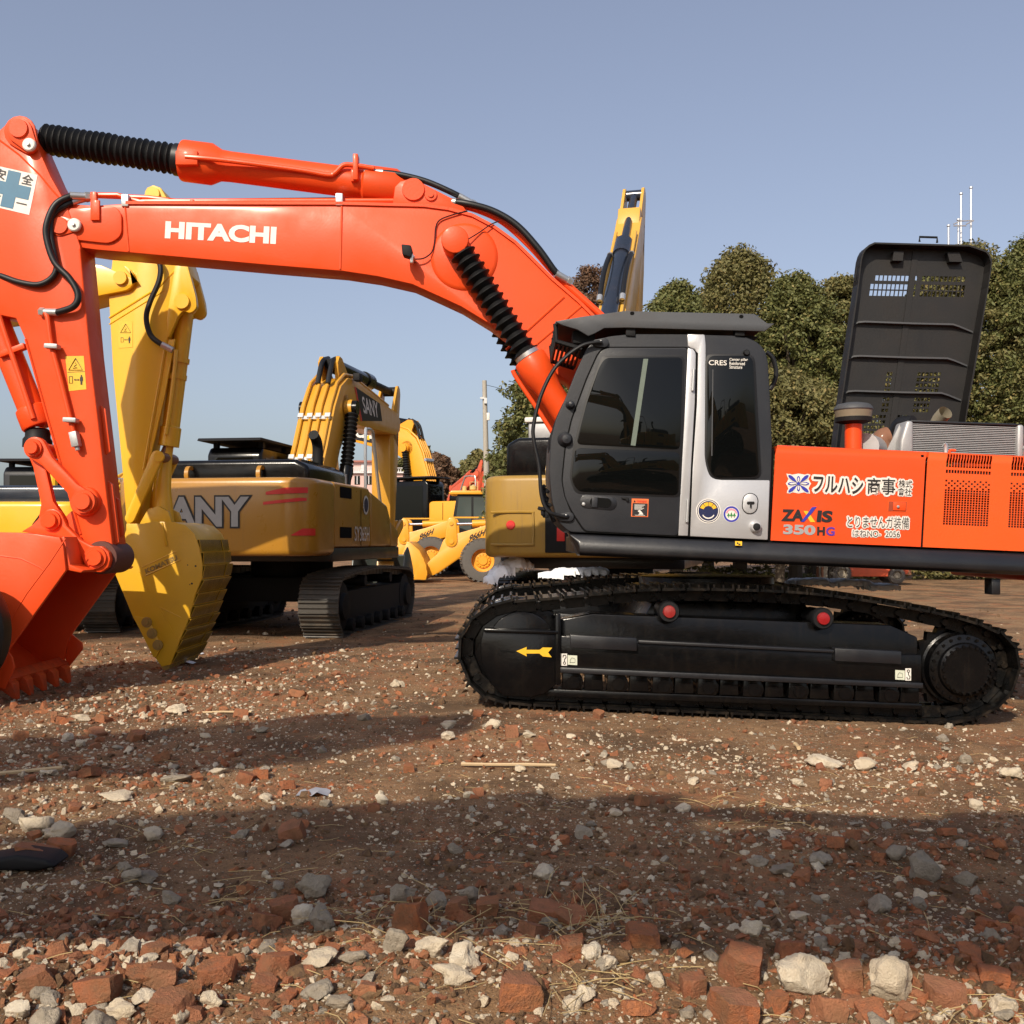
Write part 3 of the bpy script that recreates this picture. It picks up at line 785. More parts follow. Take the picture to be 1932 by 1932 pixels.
# panel lettering
Yl = HY - .001
def em(pts, mat, Y, name='emblem'):
    return MB().poly([P(a, b, Y) for a, b in pts]).build(name, mat, sp1, recalc=False)
ec = (1506.5, 912.5)
m = MB(); m2 = MB(); m3 = MB()
for k in range(8):
    a = R(45 * k + 22.5 - 22.5); diag = k % 2 == 1
    L = 27 if diag else (21.5 if k % 4 == 0 else 18)
    wv = R(13 if diag else 17)
    def pt(r, an): return (ec[0] + r * math.cos(an), ec[1] + r * .86 * math.sin(an))
    def petal(mm, L, w, Y, inner=3):
        pts = [pt(inner, a)] + [pt(L * t, a + w * math.sin(math.pi * min(1, t * (1.0 if not diag else 1.0)) * .95)) for t in (.25, .5, .75, .92)] + [pt(L, a)] + [pt(L * t, a - w * math.sin(math.pi * t * .95)) for t in (.92, .75, .5, .25)]
        mm.poly([P(x, y, Y) for x, y in pts])
    petal(m, L + 2.5, wv * 1.5, Yl - .003 - .0003 * k)
    petal(m2, L - (0 if diag else 1), wv * 1.0, Yl - .007 - .0003 * k)
    if not diag: petal(m3, L - 4, wv * .55, Yl - .011 - .0003 * k, 5)
m.poly([P(ec[0] + a, ec[1] + b, Yl - .0015) for a, b in [(-23, -19), (-12, -17), (0, -19), (12, -17), (23, -17), (19, -9), (23, 0), (19, 9), (22, 19), (12, 16), (0, 18.5), (-12, 16), (-22, 18), (-19, 9), (-23, 0), (-19, -9)]])
m.build('emblem_outline', M['white'], sp1, recalc=False); m2.build('emblem', M['blue_vinyl'], sp1, recalc=False); m3.build('emblem_petal', M['white'], sp1, recalc=False)
em(circ(ec[0], ec[1], 3.2, 12)[::-1], M['blue_vinyl'], Yl - .014)
letter_px('フルハシ', (1533, 928), (1627, 933), 32, Yl, M['blk_vinyl'], sp1, off=.022, lift=.009, outline=4.2, olift=.003, omat=M['white'])
letter_px('商事', (1635, 932), (1688, 934), 31, Yl, M['blk_vinyl'], sp1, off=.010, lift=.009, outline=4.0, olift=.003, omat=M['white'])
letter_px('株式', (1694.5, 919), (1720, 920.5), 14, Yl, M['blk_vinyl'], sp1, off=.006, lift=.009, outline=2.6, olift=.003, omat=M['white'])
letter_px('會社', (1693, 934), (1718.5, 935.5), 14, Yl, M['blk_vinyl'], sp1, off=.006, lift=.009, outline=2.6, olift=.003, omat=M['white'])
letter_px('とりませんガ装備', (1598, 995), (1714, 998), 22, Yl, M['blk_vinyl'], sp1, off=-.002, lift=.009, outline=2.6, olift=.003, omat=M['white'])
letter_px('はねNO-  2056', (1608, 1012), (1697, 1014), 13, Yl, M['blk_vinyl'], sp1, off=-.004, lift=.009, outline=2.2, olift=.003, omat=M['white'])
letter_px('ZA', (1473, 983), (1516, 984), 22.5, Yl, M['blk_vinyl'], sp1, off=.05, shear=.06)
letter_px('IS', (1540, 985), (1570, 986), 22.5, Yl, M['blk_vinyl'], sp1, off=.05, shear=.06)
em([(1516, 964), (1524, 964), (1538, 985), (1529, 985)], M['yel_vinyl'], Yl - .003)
em([(1532, 957), (1541, 956), (1532, 968), (1524, 977), (1517, 984.5), (1511, 984.5), (1524, 968)], M['blue_vinyl'], Yl - .006)
letter_px('350', (1477, 1008), (1538, 1010), 19, Yl, M['greytext'], sp1, off=.045)
letter_px('H', (1541, 1010), (1556, 1010.5), 16.5, Yl, M['blk_vinyl'], sp1, off=.05)
letter_px('G', (1558, 1010.5), (1574.5, 1011), 16.5, Yl, M['purple_vinyl'], sp1, off=.03)
# latch recess
MB().add(*[[P(a, b, Yl - .002) for a, b in [(1675, 944.5), (1712, 945.5), (1711, 967), (1674, 965)]], [(0, 1, 2, 3)]]).build('latch_rim', M['orange2'], sp1, recalc=False)
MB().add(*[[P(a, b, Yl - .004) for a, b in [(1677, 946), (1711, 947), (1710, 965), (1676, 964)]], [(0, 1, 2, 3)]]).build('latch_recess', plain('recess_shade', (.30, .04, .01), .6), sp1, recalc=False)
MB().prism(XZ([(1686, 947), (1710, 948), (1709, 964), (1685, 963)], Yl - .012), Yl - .012, Yl - .003).build('latch', M['orange'], sp1, bevel=.004)
MB().lathe([(.0, -.014), (.012, -.012), (.013, 0)], P(1694, 956, Yl - .012), (0, 1, 0), 12).build('latch_lock', M['zinc'], sp1)

# ---- things on the roof
c = P(1610, 845, 9.7)
pc = MB().lathe([(.079, -.05), (.079, .225)], c, (0, 0, 1), 28).build('air_intake', M['orange'], main)
MB().lathe([(.075, .22), (.09, .225), (.165, .245), (.168, .285)], c, (0, 0, 1), 32).build('intake_base', M['matt_black'], pc)
MB().lathe([(.15, .275), (.163, .28), (.174, .36), (.17, .362)], c, (0, 0, 1), 32).build('intake_bowl', M['bronze'], pc)
MB().lathe([(.175, .35), (.18, .36), (.172, .385), (.145, .41), (.08, .424), (.0, .428)], c, (0, 0, 1), 32).build('intake_cap', M['guard_grey'], pc)
# radiator pack
Yr = 9.9
m = MB().prism(XZ([(1722, 796), (1922, 803), (1922, 862), (1722, 855)], Yr), Yr + .02, Yr + .25)
rad = m.build('radiator', M['gap'], main)
m = MB()
for k in range(17):
    b = 799 + k * 3.4
    m.prism(XZ([(1722, b), (1921, b + 7), (1921, b + 8.5), (1722, b + 1.5)], Yr), Yr, Yr + .05)
m.build('radiator_fin', M['alu'], rad)
MB().prism(XZ([(1718, 793), (1924, 800), (1924, 804), (1718, 797)], Yr), Yr - .02, Yr + .3).build('radiator_top', M['deck'], rad, bevel=.005)
for a in (1712, 1921):
    m = MB().prism(XZ([(a - 1, 793 + (a - 1712) * .034), (a + 12, 794 + (a - 1712) * .034), (a + 12, 858 + (a - 1712) * .034), (a - 14 + (a > 1800) * 12, 857 + (a - 1712) * .034), (a - 12 + (a > 1800) * 10, 830 + (a - 1712) * .034)], Yr - .03), Yr - .03, Yr + .26)
    m.build('radiator_tank', M['alu'], rad, bevel=.025, seg=3)
m = MB()
for a, b in ((1781, 852), (1931, 858)):
    m.tube([P(a + 3, b + 6, 9.6), P(a + 3, b - 12, 9.6), P(a, b - 14, 9.6)], .025, 8)
m.build('hood_stay', M['zinc'], main)
MB().tube(smooth([P(1722, 800, 10.2), P(1700, 802, 10.3), P(1690, 820, 10.35), P(1676, 828, 10.4), P(1660, 834, 10.4)], 6), .085, 14).build('intake_hose', M['rubber'], main)
MB().tube(smooth([P(1676, 824, 10.1), P(1665, 828, 10.1), P(1662, 840, 10.1), P(1666, 856, 10.1)], 6), .10, 14).build('charge_pipe', M['rust'], main)
MB().prism(XZ([(1698, 800), (1702, 856), (1670, 856)], 10.0), 10.0, 10.04).build('fan_shroud', M['alu'], main, bevel=.004)
MB().lathe([(.16, 0), (.16, .1), (.13, .1), (.13, .5)], P(1655, 850, 10.2), (-.5, -.8, 0), 20).build('air_filter', M['alu'], main)
ep = MB().tube(smooth([P(1765, 850, 10.9), P(1766, 810, 10.9), P(1772, 792, 10.85), P(1784, 778, 10.75)], 5), .075, 14, cap=False).build('exhaust_pipe', plain('sooty_steel', (.45, .40, .30), .5, .5), main)
m = MB()
for k, a in enumerate((1781 + 14, 1938)):
    m.tube(smooth([P(a - 3, 858, 9.12), P(a - 3, 850 + k * 2, 9.12), P(a + 8, 850 + k * 2, 9.12)], 3), .012, 6)
m.build('roof_handle', M['orange'], main)
m = MB()
for k in range(16):
    m.box(P(1640 + k * 7 + random.uniform(-3, 3), 846 + random.uniform(-6, 6), 10.3 + random.random()), (.12, .12, random.uniform(.08, .3)), Euler((random.random(), random.random(), random.random())).to_matrix())
m.build('engine', plain('engine_grey', (.11, .11, .11), .6), main, bevel=.01)

# ---- raised engine hood
HYd = 11.0
hb = [(1576, 850), (1578, 836), (1586, 764), (1602, 650), (1618, 541), (1624, 490), (1628, 472), (1640, 460), (1662, 453), (1740, 453), (1822, 458), (1852, 462), (1866, 470), (1872, 486), (1870, 510), (1861, 566), (1840, 695), (1821, 800), (1815, 850)]
def hood_edge(t):       # t 0..1 top to bottom -> left, right px
    y = 457 + t * 393
    def lr(tb):
        return float(np.interp(y, [p[1] for p in tb], [p[0] for p in tb]))
    return lr([(1652, 456), (1637, 463), (1629, 472), (1624, 490), (1618, 541), (1602, 650), (1586, 764), (1576, 850)]), lr([(1830, 459), (1856, 464), (1867, 472), (1872, 486), (1870, 510), (1861, 566), (1840, 695), (1821, 800), (1815, 850)])
def hood_pt(u, t, d=0.0):
    l, r = hood_edge(t)
    p = P(l + (r - l) * u, 457 + t * 393 + u * 5 * (1 - t), HYd)
    return p + Vector((0, d + (1 - t) * .0, 0))
def hgrid():
    us = {0, .02, .98, 1}; ts = {0, .02, .05, .1, .3, .5, .7, .9, 1}
    rows = []
    # (t, height, u0, u1, n)
    rows += [(.138, .026, .16, .49, 10), (.138, .026, .52, .86, 10), (.180, .026, .13, .49, 11), (.180, .026, .52, .87, 11), (.212, .026, .13, .49, 11), (.212, .026, .52, .87, 11)]
    for k in range(4): rows += [(.61 + k * .027, .018, .60, .79, 6), (.61 + k * .027, .018, .36, .41, 2)]
    for k in range(3): rows += [(.735 + k * .027, .016, .61, .74, 5), (.735 + k * .027, .016, .36, .42, 2)]
    for k in range(6): rows += [(.82 + k * .026, .015, .24, .41, 6), (.82 + k * .026, .015, .44, .58, 5)]
    cells = []
    for (t, h, a, b, n) in rows:
        p = (b - a) / n
        for k in range(n):
            cells.append((a + p * (k + .12), a + p * (k + .88), t, t + h))
    for c_ in cells:
        us.add(round(c_[0], 4)); us.add(round(c_[1], 4)); ts.add(round(c_[2], 4)); ts.add(round(c_[3], 4))
    us = sorted(us); ts = sorted(ts)
    H = np.zeros((len(us), len(ts)), bool)
    for c_ in cells:
        i0, i1 = us.index(round(c_[0], 4)), us.index(round(c_[1], 4)); j0, j1 = ts.index(round(c_[2], 4)), ts.index(round(c_[3], 4))
        H[i0:i1, j0:j1] = True
    return us, ts, H
us, ts, H = hgrid()
m = MB(); nt = len(ts)
for k, d in enumerate((.16, .168)):
    for u in us:
        for t in ts: m.v.append(tuple(hood_pt(u, t, d)))
N0 = len(us) * nt
for i in range(len(us) - 1):
    for j in range(nt - 1):
        if H[i, j]: continue
        q = (i * nt + j, (i + 1) * nt + j, (i + 1) * nt + j + 1, i * nt + j + 1)
        m.f.append(q); m.f.append(tuple(x + N0 for x in q[::-1]))
hood = m.build('engine_hood', M['hood_in'], main, recalc=False)
# rim of the hood: side walls towards the viewer
m = MB()
def strip(tu, w=.018):
    for (u0, t0), (u1, t1) in zip(tu[:-1], tu[1:]):
        a, b = hood_pt(u0, t0), hood_pt(u1, t1)
        c_ = hood_pt(.5, .5); 
        ia = a + (c_ - a).normalized() * w; ib = b + (c_ - b).normalized() * w
        D = Vector((0, .17, 0))
        m.add([a, b, b + D, a + D, ia, ib, ib + D, ia + D], [(0, 1, 2, 3), (7, 6, 5, 4), (0, 4, 5, 1), (3, 2, 6, 7), (0, 3, 7, 4), (1, 5, 6, 2)])
tt = [1, .9, .75, .6, .45, .3, .2, .12, .08, .05, .03, .012, 0]
ring = [(0, t) for t in tt] + [(.12, 0), (.25, 0), (.4, 0), (.55, 0), (.7, 0), (.85, 0)] + [(1, t) for t in tt[::-1]]
strip(ring)
m.build('hood_rim', M['hood_in'], hood, recalc=True, ang=50)
for (t, k) in ((.372, 0), (.538, 1), (.708, 2)):
    m = MB()
    pts = [(.035, t + .010, .01), (.07, t - .004, .05), (.12, t - .006, .06), (.5, t, .06), (.80, t + .002, .06), (.86, t + .012, .05), (.975, t + .035, .02)]
    f = [hood_pt(u, v, .16 - d) for u, v, d in pts]; bk = [hood_pt(u, v, .165) for u, v, d in pts]
    n = len(f); dn = Vector((0, 0, -.018))
    m.add(f + bk + [q + dn for q in f] + [q + dn for q in bk], [f_ for i in range(n - 1) for f_ in ((i, i + 1, i + 1 + n, i + n), (i, i + 2 * n, i + 1 + 2 * n, i + 1), (i + 2 * n, i + 3 * n, i + 1 + 3 * n, i + 1 + 2 * n))])
    m.build('hood_rib', M['guard_grey'], hood, ang=30)  # lighter grey than the hood, painting in the lit rib edges
m = MB()
for (a, b) in ((.44, .49),):
    m.add([hood_pt(a, .02, .158), hood_pt(b, .02, .158), hood_pt(b, .99, .158), hood_pt(a, .99, .158), hood_pt(a, .02, .150), hood_pt(b, .02, .150), hood_pt(b, .99, .150), hood_pt(a, .99, .150)], [(4, 5, 6, 7), (0, 4, 7, 3), (1, 2, 6, 5)])
for (u0, u1) in ((.26, .34), (.70, .80)):
    m.add([hood_pt(u0, .03, .08), hood_pt(u1, .03, .08), hood_pt(u1, .075, .08), hood_pt(u0, .075, .08), hood_pt(u0, .03, .155), hood_pt(u1, .03, .155), hood_pt(u1, .075, .155), hood_pt(u0, .075, .155)], [(0, 1, 2, 3), (0, 4, 5, 1), (3, 2, 6, 7), (0, 3, 7, 4), (1, 5, 6, 2)])
m.build('hood_stiffener', M['hood_in'], hood)
m = MB()
m.tube([P(1735, 456, HYd + .1), P(1735, 447, HYd + .1), P(1768, 448, HYd + .1), P(1768, 458, HYd + .1)], .012, 6)
m.tube([P(1623, 505, HYd + .1), P(1617, 504, HYd + .1), P(1613, 530, HYd + .1), P(1618, 533, HYd + .1)], .012, 6)
m.build('hood_handle', M['matt_black'], hood)
# ------------------------------------------------------------------ main excavator: boom, arm, bucket
BY0, BY1 = 10.30, 10.69
boomo = [(95, 422)] + circ(137, 424, 42, 9, 190, 262)[:-1] + [(175, 388), (238, 384), (265, 385), (640, 386), (800, 390), (845, 396), (890, 408), (930, 429), (970, 458), (1000, 487), (1040, 527), (1090, 570), (1170, 650), (1330, 850), (1338, 905), (1310, 940), (1270, 925), (1071, 719), (1042, 700), (1000, 668), (960, 638), (924, 611), (870, 578), (831, 560), (778, 536), (712, 521), (645, 511), (510, 500), (242, 476), (182, 471), (140, 465), (112, 450)]
boom = MB().prism(XZ(boomo, BY0), BY0, BY1).build('boom', M['orange'], main, bevel=.008)
# flange plates: top flange standing proud
def flange(pts, th, name='boom_flange'):
    m = MB()
    for a, b in zip(pts[:-1], pts[1:]):
        A = P(a[0], a[1], BY0); B = P(b[0], b[1], BY0)
        n = Vector((-(B.z - A.z), 0, B.x - A.x)).normalized() * th
        m.add([A + Vector((0, -.02, 0)), B + Vector((0, -.02, 0)), B + n + Vector((0, -.02, 0)), A + n + Vector((0, -.02, 0)),
               A + Vector((0, .41, 0)), B + Vector((0, .41, 0)), B + n + Vector((0, .41, 0)), A + n + Vector((0, .41, 0))], [(0, 1, 2, 3), (4, 7, 6, 5), (0, 4, 5, 1), (1, 5, 6, 2), (2, 6, 7, 3), (3, 7, 4, 0)])
    return m.build(name, M['orange'], boom, ang=40)
flange([(238, 386), (640, 387), (800, 391), (845, 397), (890, 409), (930, 430), (970, 459), (1000, 488), (1040, 528), (1090, 571), (1170, 651)], .03)
# tip side plates, foot plate lines and weld seams
m = MB()
m.prism(XZ(fillet([(93, 425), (97, 408), (112, 396), (130, 393), (218, 389), (229, 404), (229, 444), (208, 459), (175, 456), (120, 449), (102, 441)], 14), BY0 - .03), BY0 - .03, BY0 + .02)
m.build('tip_plate', M['orange'], boom, bevel=.006)
m = MB().prism(XZ(capsule((112, 426), (141, 425), 19, 11), BY0 - .055), BY0 - .055, BY0)
m.build('pin_keeper', M['orange'], boom, bevel=.005)
MB().lathe([(.0, -.02), (.08, -.02), (.085, 0)], P(113, 426, BY0 - .055), (0, 1, 0), 24).build('pin', M['orange'], boom)
def grease_cap(px, py, Y, par):
    c_ = MB().lathe([(.0, -.03), (.055, -.03), (.065, -.02), (.068, 0)], P(px, py, Y), (0, 1, 0), 24).build('pin_cap', M['white'], par)
    MB().lathe([(.0, -.055), (.018, -.055), (.02, -.03)], P(px, py, Y), (0, 1, 0), 6).build('cap_bolt', M['zinc'], par)
grease_cap(141, 425, BY0 - .055, boom)
# weld seams
MB().tube([P(645, 389, BY0), P(642, 508, BY0)], .012, 6).build('weld_seam', M['orange'], boom)
MB().tube([P(1064, 560, BY0), P(955, 660, BY0)], .014, 6).build('weld_seam', M['orange'], boom)
MB().tube([P(236, 388, BY0), P(243, 474, BY0)], .010, 6).build('weld_seam', M['orange'], boom)
MB().tube([P(1100, 575, BY0), P(1000, 660, BY0)], .012, 6).build('weld_seam', M['orange'], boom)
# round boss at the boom cylinder pin
c = P(862, 482, BY0)
MB().lathe([(.0, -.03), (.30, -.03), (.33, -.012), (.345, .01)], P(876, 485, BY0), (0, 1, 0), 48).build('boss_plate', M['orange'], boom)
MB().lathe([(.0, -.25), (.09, -.25), (.10, -.24), (.10, -.20), (.125, -.20), (.125, .02)], P(861, 466, BY0), (0, 1, 0), 30).build('pin', M['orange'], boom)
letter_px('HITACHI', (311, 450), (520.5, 461), 33, BY0, M['white'], boom, off=.05, lift=.004)
# work lamp on its bracket
lp = MB().prism(XZ([(757, 460), (775, 462), (778, 474), (775, 485), (759, 480)], BY0 - .25), BY0 - .25, BY0 - .12).build('work_lamp', M['matt_black'], boom, bevel=.012)
m = MB().box(P(777, 488, BY0 - .19), (.03, .05, .09)); m.box(P(780, 489, BY0 - .08), (.04, .2, .03)); m.build('lamp_bracket', M['zinc'], boom, bevel=.004)
MB().tube(smooth([P(783, 489, BY0 - .06), P(800, 487, BY0 - .05), P(815, 475, BY0 - .04), P(820, 455, BY0 - .03), P(822, 430, BY0 - .02), P(830, 415, BY0 - .02), P(855, 405, BY0 - .02), P(882, 398, BY0 - .02)], 6), .007, 6).build('lamp_cable', M['rubber'], boom)
MB().tube(smooth([P(882, 452, BY0 - .08), P(905, 438, BY0 - .05), P(925, 424, BY0 - .04), P(942, 417, BY0 - .03)], 5), .006, 6).build('grease_line', M['rubber'], boom)
# hydraulic pipes along the top
for k, (Yp_, zz) in enumerate(((BY0 + .06, 0), (BY0 + .30, 2))):
    pt = [(256, 366), (300, 366), (312, 369), (352, 383), (360, 385), (370, 383), (640, 381 + zz), (826, 381 + zz)] if k == 0 else [(172, 371), (280, 375), (350, 384), (370, 382), (640, 379), (826, 380)]
    if k == 0: pt = [(162, 370), (222, 370), (234, 374), (265, 384 - 1), (275, 382), (640, 381), (826, 381)]
    MB().tube([P(a, b - 2, Yp_) for a, b in pt], .026, 10).build('hydraulic_pipe', M['orange'], boom)
MB().tube(smooth([P(858, 386, BY0 + .1), P(900, 396, BY0 + .1), P(950, 420, BY0 + .1), P(1000, 465, BY0 + .1), P(1045, 515, BY0 + .1), P(1085, 552, BY0 + .1), P(1140, 600, BY0 + .1)], 5), .032, 10).build('hydraulic_pipe', M['orange'], boom)
MB().tube(smooth([P(1000, 466, BY0 + .28), P(1045, 512, BY0 + .28), P(1140, 598, BY0 + .28)], 5), .028, 10).build('hydraulic_pipe', M['orange'], boom)
for a, b in ((642, 380), (240, 382)):
    MB().box(P(a, b, BY0 + .05), (.07, .14, .12)).box(P(a, b - 7, BY0 + .05), (.03, .05, .06)).build('pipe_clamp', M['zinc'], boom, bevel=.005)
MB().box(P(178, 384, BY0 - .02), (.06, .05, .22)).box(P(180, 397, BY0 - .045), (.09, .03, .2)).build('pipe_bracket', M['orange'], boom, bevel=.005)
MB().box(P(365, 384, BY0 + .05), (.04, .1, .05)).build('pipe_bracket', M['orange'], boom, bevel=.005)
def hose(pts, r, par, ends=True, name='hydraulic_hose'):
    s_ = smooth(pts, 8)
    MB().tube(s_, r, 12).build(name, M['rubber'], par)
    if ends:
        for a, b in ((s_[0], s_[3]), (s_[-1], s_[-4])):
            d = (b - a).normalized()
            MB().cyl(a - d * .05, a + d * .09, r * 1.12, n=12).cyl(a - d * .10, a - d * .05, r * 1.35, n=6).build('hose_fitting', M['zinc'], par)
hose([P(846, 381, BY0 + .05), P(880, 384, BY0), P(930, 398, BY0), P(975, 425, BY0), P(1015, 468, BY0), P(1047, 512, BY0 + .02), P(1062, 524, BY0 + .05)], .034, boom)
hose([P(706, 325, BY0 + .05), P(745, 328, BY0 + .05), P(800, 341, BY0 + .05), P(850, 362, BY0 + .05), P(880, 378, BY0 + .08)], .030, boom)
# arm cylinder on top of the boom
ay = 10.48
cylA = P(768, 358, ay); rodA = P(42, 258, ay)
d = (rodA - cylA).normalized()
ac = MB(); q0 = P(345, 303, ay)
ac.lathe([(.0, 0), (.20, 0), (.205, .02), (.205, .30), (.155, .40), (.150, .5), (.150, (cylA - q0).length - .45), (.19, (cylA - q0).length - .42), (.19, (cylA - q0).length - .12), (.12, (cylA - q0).length)], q0, cylA - q0, 30)
u = d.orthogonal().normalized(); w = d.cross(u)
for k in range(10):
    a = 2 * math.pi * k / 10
    q = q0 + (u * math.cos(a) + w * math.sin(a)) * .175
    ac.cyl(q, q - d * .02, .02, n=6)
ac = ac.build('arm_cylinder', M['orange'], main)
MB().prism(XZ(capsule((768, 358), (735, 353), 14, 20), ay - .1), ay - .10, ay + .10).build('cylinder_eye', M['orange'], ac, bevel=.01)
MB().bellows(P(340, 302, ay), P(82, 262, ay), .155, pitch=.062, depth=.2).build('bellows', M['bellows'], ac)
MB().cyl(P(84, 262, ay), P(40, 254, ay), .075).build('piston_rod', M['chrome'], ac)
MB().lathe([(.13, -.06), (.16, -.03), (.16, .06), (.14, .08)], P(342, 302.5, ay), d, 24).build('bellows_clamp', M['rubber'], ac)
MB().tube(smooth([P(350, 296, ay - .22), P(420, 302, ay - .22), P(560, 320, ay - .18), P(618, 330, ay - .17), P(632, 326, ay - .17), P(648, 312, ay - .17), P(668, 312, ay - .17), P(706, 318, ay - .17)], 5), .025, 10).build('hydraulic_pipe', M['orange'], ac)
MB().tube(smooth([P(655, 314, ay), P(690, 320, ay), P(740, 332, ay), P(752, 336, ay), P(756, 350, ay)], 5), .022, 10).build('hydraulic_pipe', M['orange'], ac)
MB().box(P(354, 300, ay - .19), (.22, .08, .14)).build('pipe_bracket', M['orange'], ac, bevel=.008)
MB().box(P(672, 318, ay - .15), (.05, .12, .26)).box(P(668, 332, ay - .16), (.06, .05, .12)).build('pipe_bracket', M['orange'], ac, bevel=.008)
# bracket of the arm cylinder on the boom
for yy in (BY0 - .0, BY0 + .33):
    MB().prism(XZ([(740, 390), (745, 352), (755, 342), (770, 338), (790, 342), (870, 383), (880, 398)], BY0), yy, yy + .07).build('cylinder_bracket', M['orange'], boom, bevel=.008)
MB().lathe([(.0, -.025), (.11, -.025), (.115, 0)], P(780, 358, BY0), (0, 1, 0), 24).build('pin', M['orange'], boom)
MB().lathe([(.0, -.035), (.03, -.035), (.03, -.02), (.06, -.02), (.065, 0)], P(813, 368, BY0), (0, 1, 0), 24).build('pin_cap', M['orange'], boom)

# boom lift cylinders
for k, yy in enumerate((BY0 - .16, BY1 + .16)):
    A = P(861, 466, BY0); B = P(1175, 960, BY0)
    A = Vector((A.x, yy, A.z)); B = Vector((B.x, yy, B.z)); D = (B - A)
    L = D.length; n_ = D.normalized()
    bc = MB().lathe([(.0, L * .435), (.155, L * .435), (.165, L * .44), (.165, L * .50), (.14, L * .53), (.125, L * .56), (.125, L * .95), (.09, L)], A, D, 28).build('boom_cylinder', M['orange'], main)
    MB().bellows(A + n_ * .1, A + n_ * (L * .43), .135, pitch=.085, depth=.38).build('bellows', M['bellows'], bc)
    MB().cyl(A - n_ * .02, A + n_ * L * .44, .05).build('piston_rod', M['chrome'], bc)
    MB().cyl(A + Vector((0, -.11, 0)), A + Vector((0, .12, 0)), .135).build('cylinder_eye', M['orange'], bc, bevel=.015)
    MB().cyl(A + n_ * L * .415, A + n_ * L * .432, .13).build('bellows_clamp', M['zinc'], bc); MB().cyl(A + n_ * .1, A + n_ * .16, .07).build('bellows_clamp', M['zinc'], bc)
    if k == 0:
        u = n_.cross(Vector((0, 1, 0)))
        MB().tube(smooth([A + n_ * L * .44 - u * .20, A + n_ * L * .47 - u * .21, A + n_ * L * .60 - u * .20, A + n_ * L * .68 - u * .20], 4), .022, 10).build('hydraulic_pipe', M['orange'], bc)

# arm
armo = [(20, 226)] + circ(37, 246, 23, 8, 235, 330) + [(70, 275), (95, 332), (125, 385), (151, 464), (160, 560), (169, 663), (185, 798), (214, 1046), (206, 1070), (180, 1080), (158, 1063), (150, 1010), (112, 877), (90, 798), (47, 639), (30, 600), (-20, 590), (-60, 540), (-75, 440), (-50, 330), (-5, 250)]
AY0, AY1 = 10.26, 10.63
arm = MB().prism(XZ(armo, AY0), AY0, AY1).build('arm', M['orange'], main, bevel=.008)
MB().tube([P(-20, 250, AY0), P(36, 292, AY0), P(76, 331, AY0), P(97, 357, AY0), P(122, 384, AY0)], .010, 6).build('weld_seam', M['orange'], arm)
MB().tube([P(48, 640, AY0 - .004), P(92, 798, AY0 - .004), P(152, 1008, AY0 - .004)], .012, 6).build('weld_seam', M['orange'], arm)
MB().tube([P(150, 470, AY0), P(168, 663, AY0), P(184, 798, AY0), P(212, 1040, AY0)], .010, 6).build('weld_seam', M['orange'], arm)
MB().prism(XZ(capsule((37, 248), (55, 273), 30, 17), AY0 - .03), AY0 - .03, AY0).build('ear_plate', M['orange'], arm, bevel=.006)
MB().prism(XZ(capsule((36, 246), (56, 274), 24, 13), AY0 - .06), AY0 - .06, AY0 - .02).build('pin_keeper', M['orange'], arm, bevel=.005)
MB().lathe([(.0, -.025), (.09, -.025), (.095, 0)], P(36, 243, AY0 - .06), (0, 1, 0), 24).build('pin', M['orange'], arm)
grease_cap(56, 274, AY0 - .06, arm)
# rails and patches on the inner face of the arm
m = MB()
a0 = XZ([(165, 560), (214, 1040)], AY0)
for (t0, t1, yy, w) in ((.72, .98, .08, .05), (.78, .95, .22, .05), (.42, .62, .10, .02)):
    x0 = a0[0][0] + (a0[1][0] - a0[0][0]) * t0; z0 = a0[0][1] + (a0[1][1] - a0[0][1]) * t0
    x1 = a0[0][0] + (a0[1][0] - a0[0][0]) * t1; z1 = a0[0][1] + (a0[1][1] - a0[0][1]) * t1
    m.prism([(x0 - .02, z0), (x0 + .03, z0 - .04), (x1 + .03, z1 + .04), (x1 - .02, z1)], AY0 + yy, AY0 + yy + w)
m.build('wear_bar', M['orange'], arm, bevel=.005)
MB().lathe([(.0, 0), (.16, 0), (.165, .01), (.165, .47), (.0, .48)], P(184, 1052, AY0 - .05) + Vector((0.03, 0, 0)), (0, 1, 0), 30).build('arm_tip', plain('dark_bush', (.10, .03, .02), .6), arm)
# sign: blue cross on white
Ys = AY0 - .004
MB().poly([P(a, b, Ys) for a, b in [(-18, 310), (71, 330), (55, 405.5), (-35, 384)]]).build('safety_sign', M['white'], arm, recalc=False)
def on_sign(u, v, d): 
    A_, B_, C_ = P(-18, 310, Ys), P(71, 330, Ys), P(-35, 384, Ys)
    return A_ + (B_ - A_) * u + (C_ - A_) * v + Vector((0, -d, 0))
MB().poly([on_sign(u, v, .003) for u, v in [(.39, .04), (.66, .04), (.66, .34), (.93, .34), (.93, .66), (.66, .66), (.66, .96), (.39, .96), (.39, .66), (.12, .66), (.12, .34), (.39, .34)]]).build('sign_cross', M['teal'], arm, recalc=False)
for t, (u, v) in zip('安全第一', ((.12, .31), (.70, .30), (.12, .94), (.70, .80))):
    o_ = on_sign(u, v, 0); sc_ = .24 if t != '一' else .22
    lettering(t, o_, on_sign(u + sc_, v, 0) - o_, (on_sign(u, v - (.26 if t != '一' else .03), 0) - o_), (0, -1, 0), M['blk_vinyl'], arm, 'sign_character', off=.022)
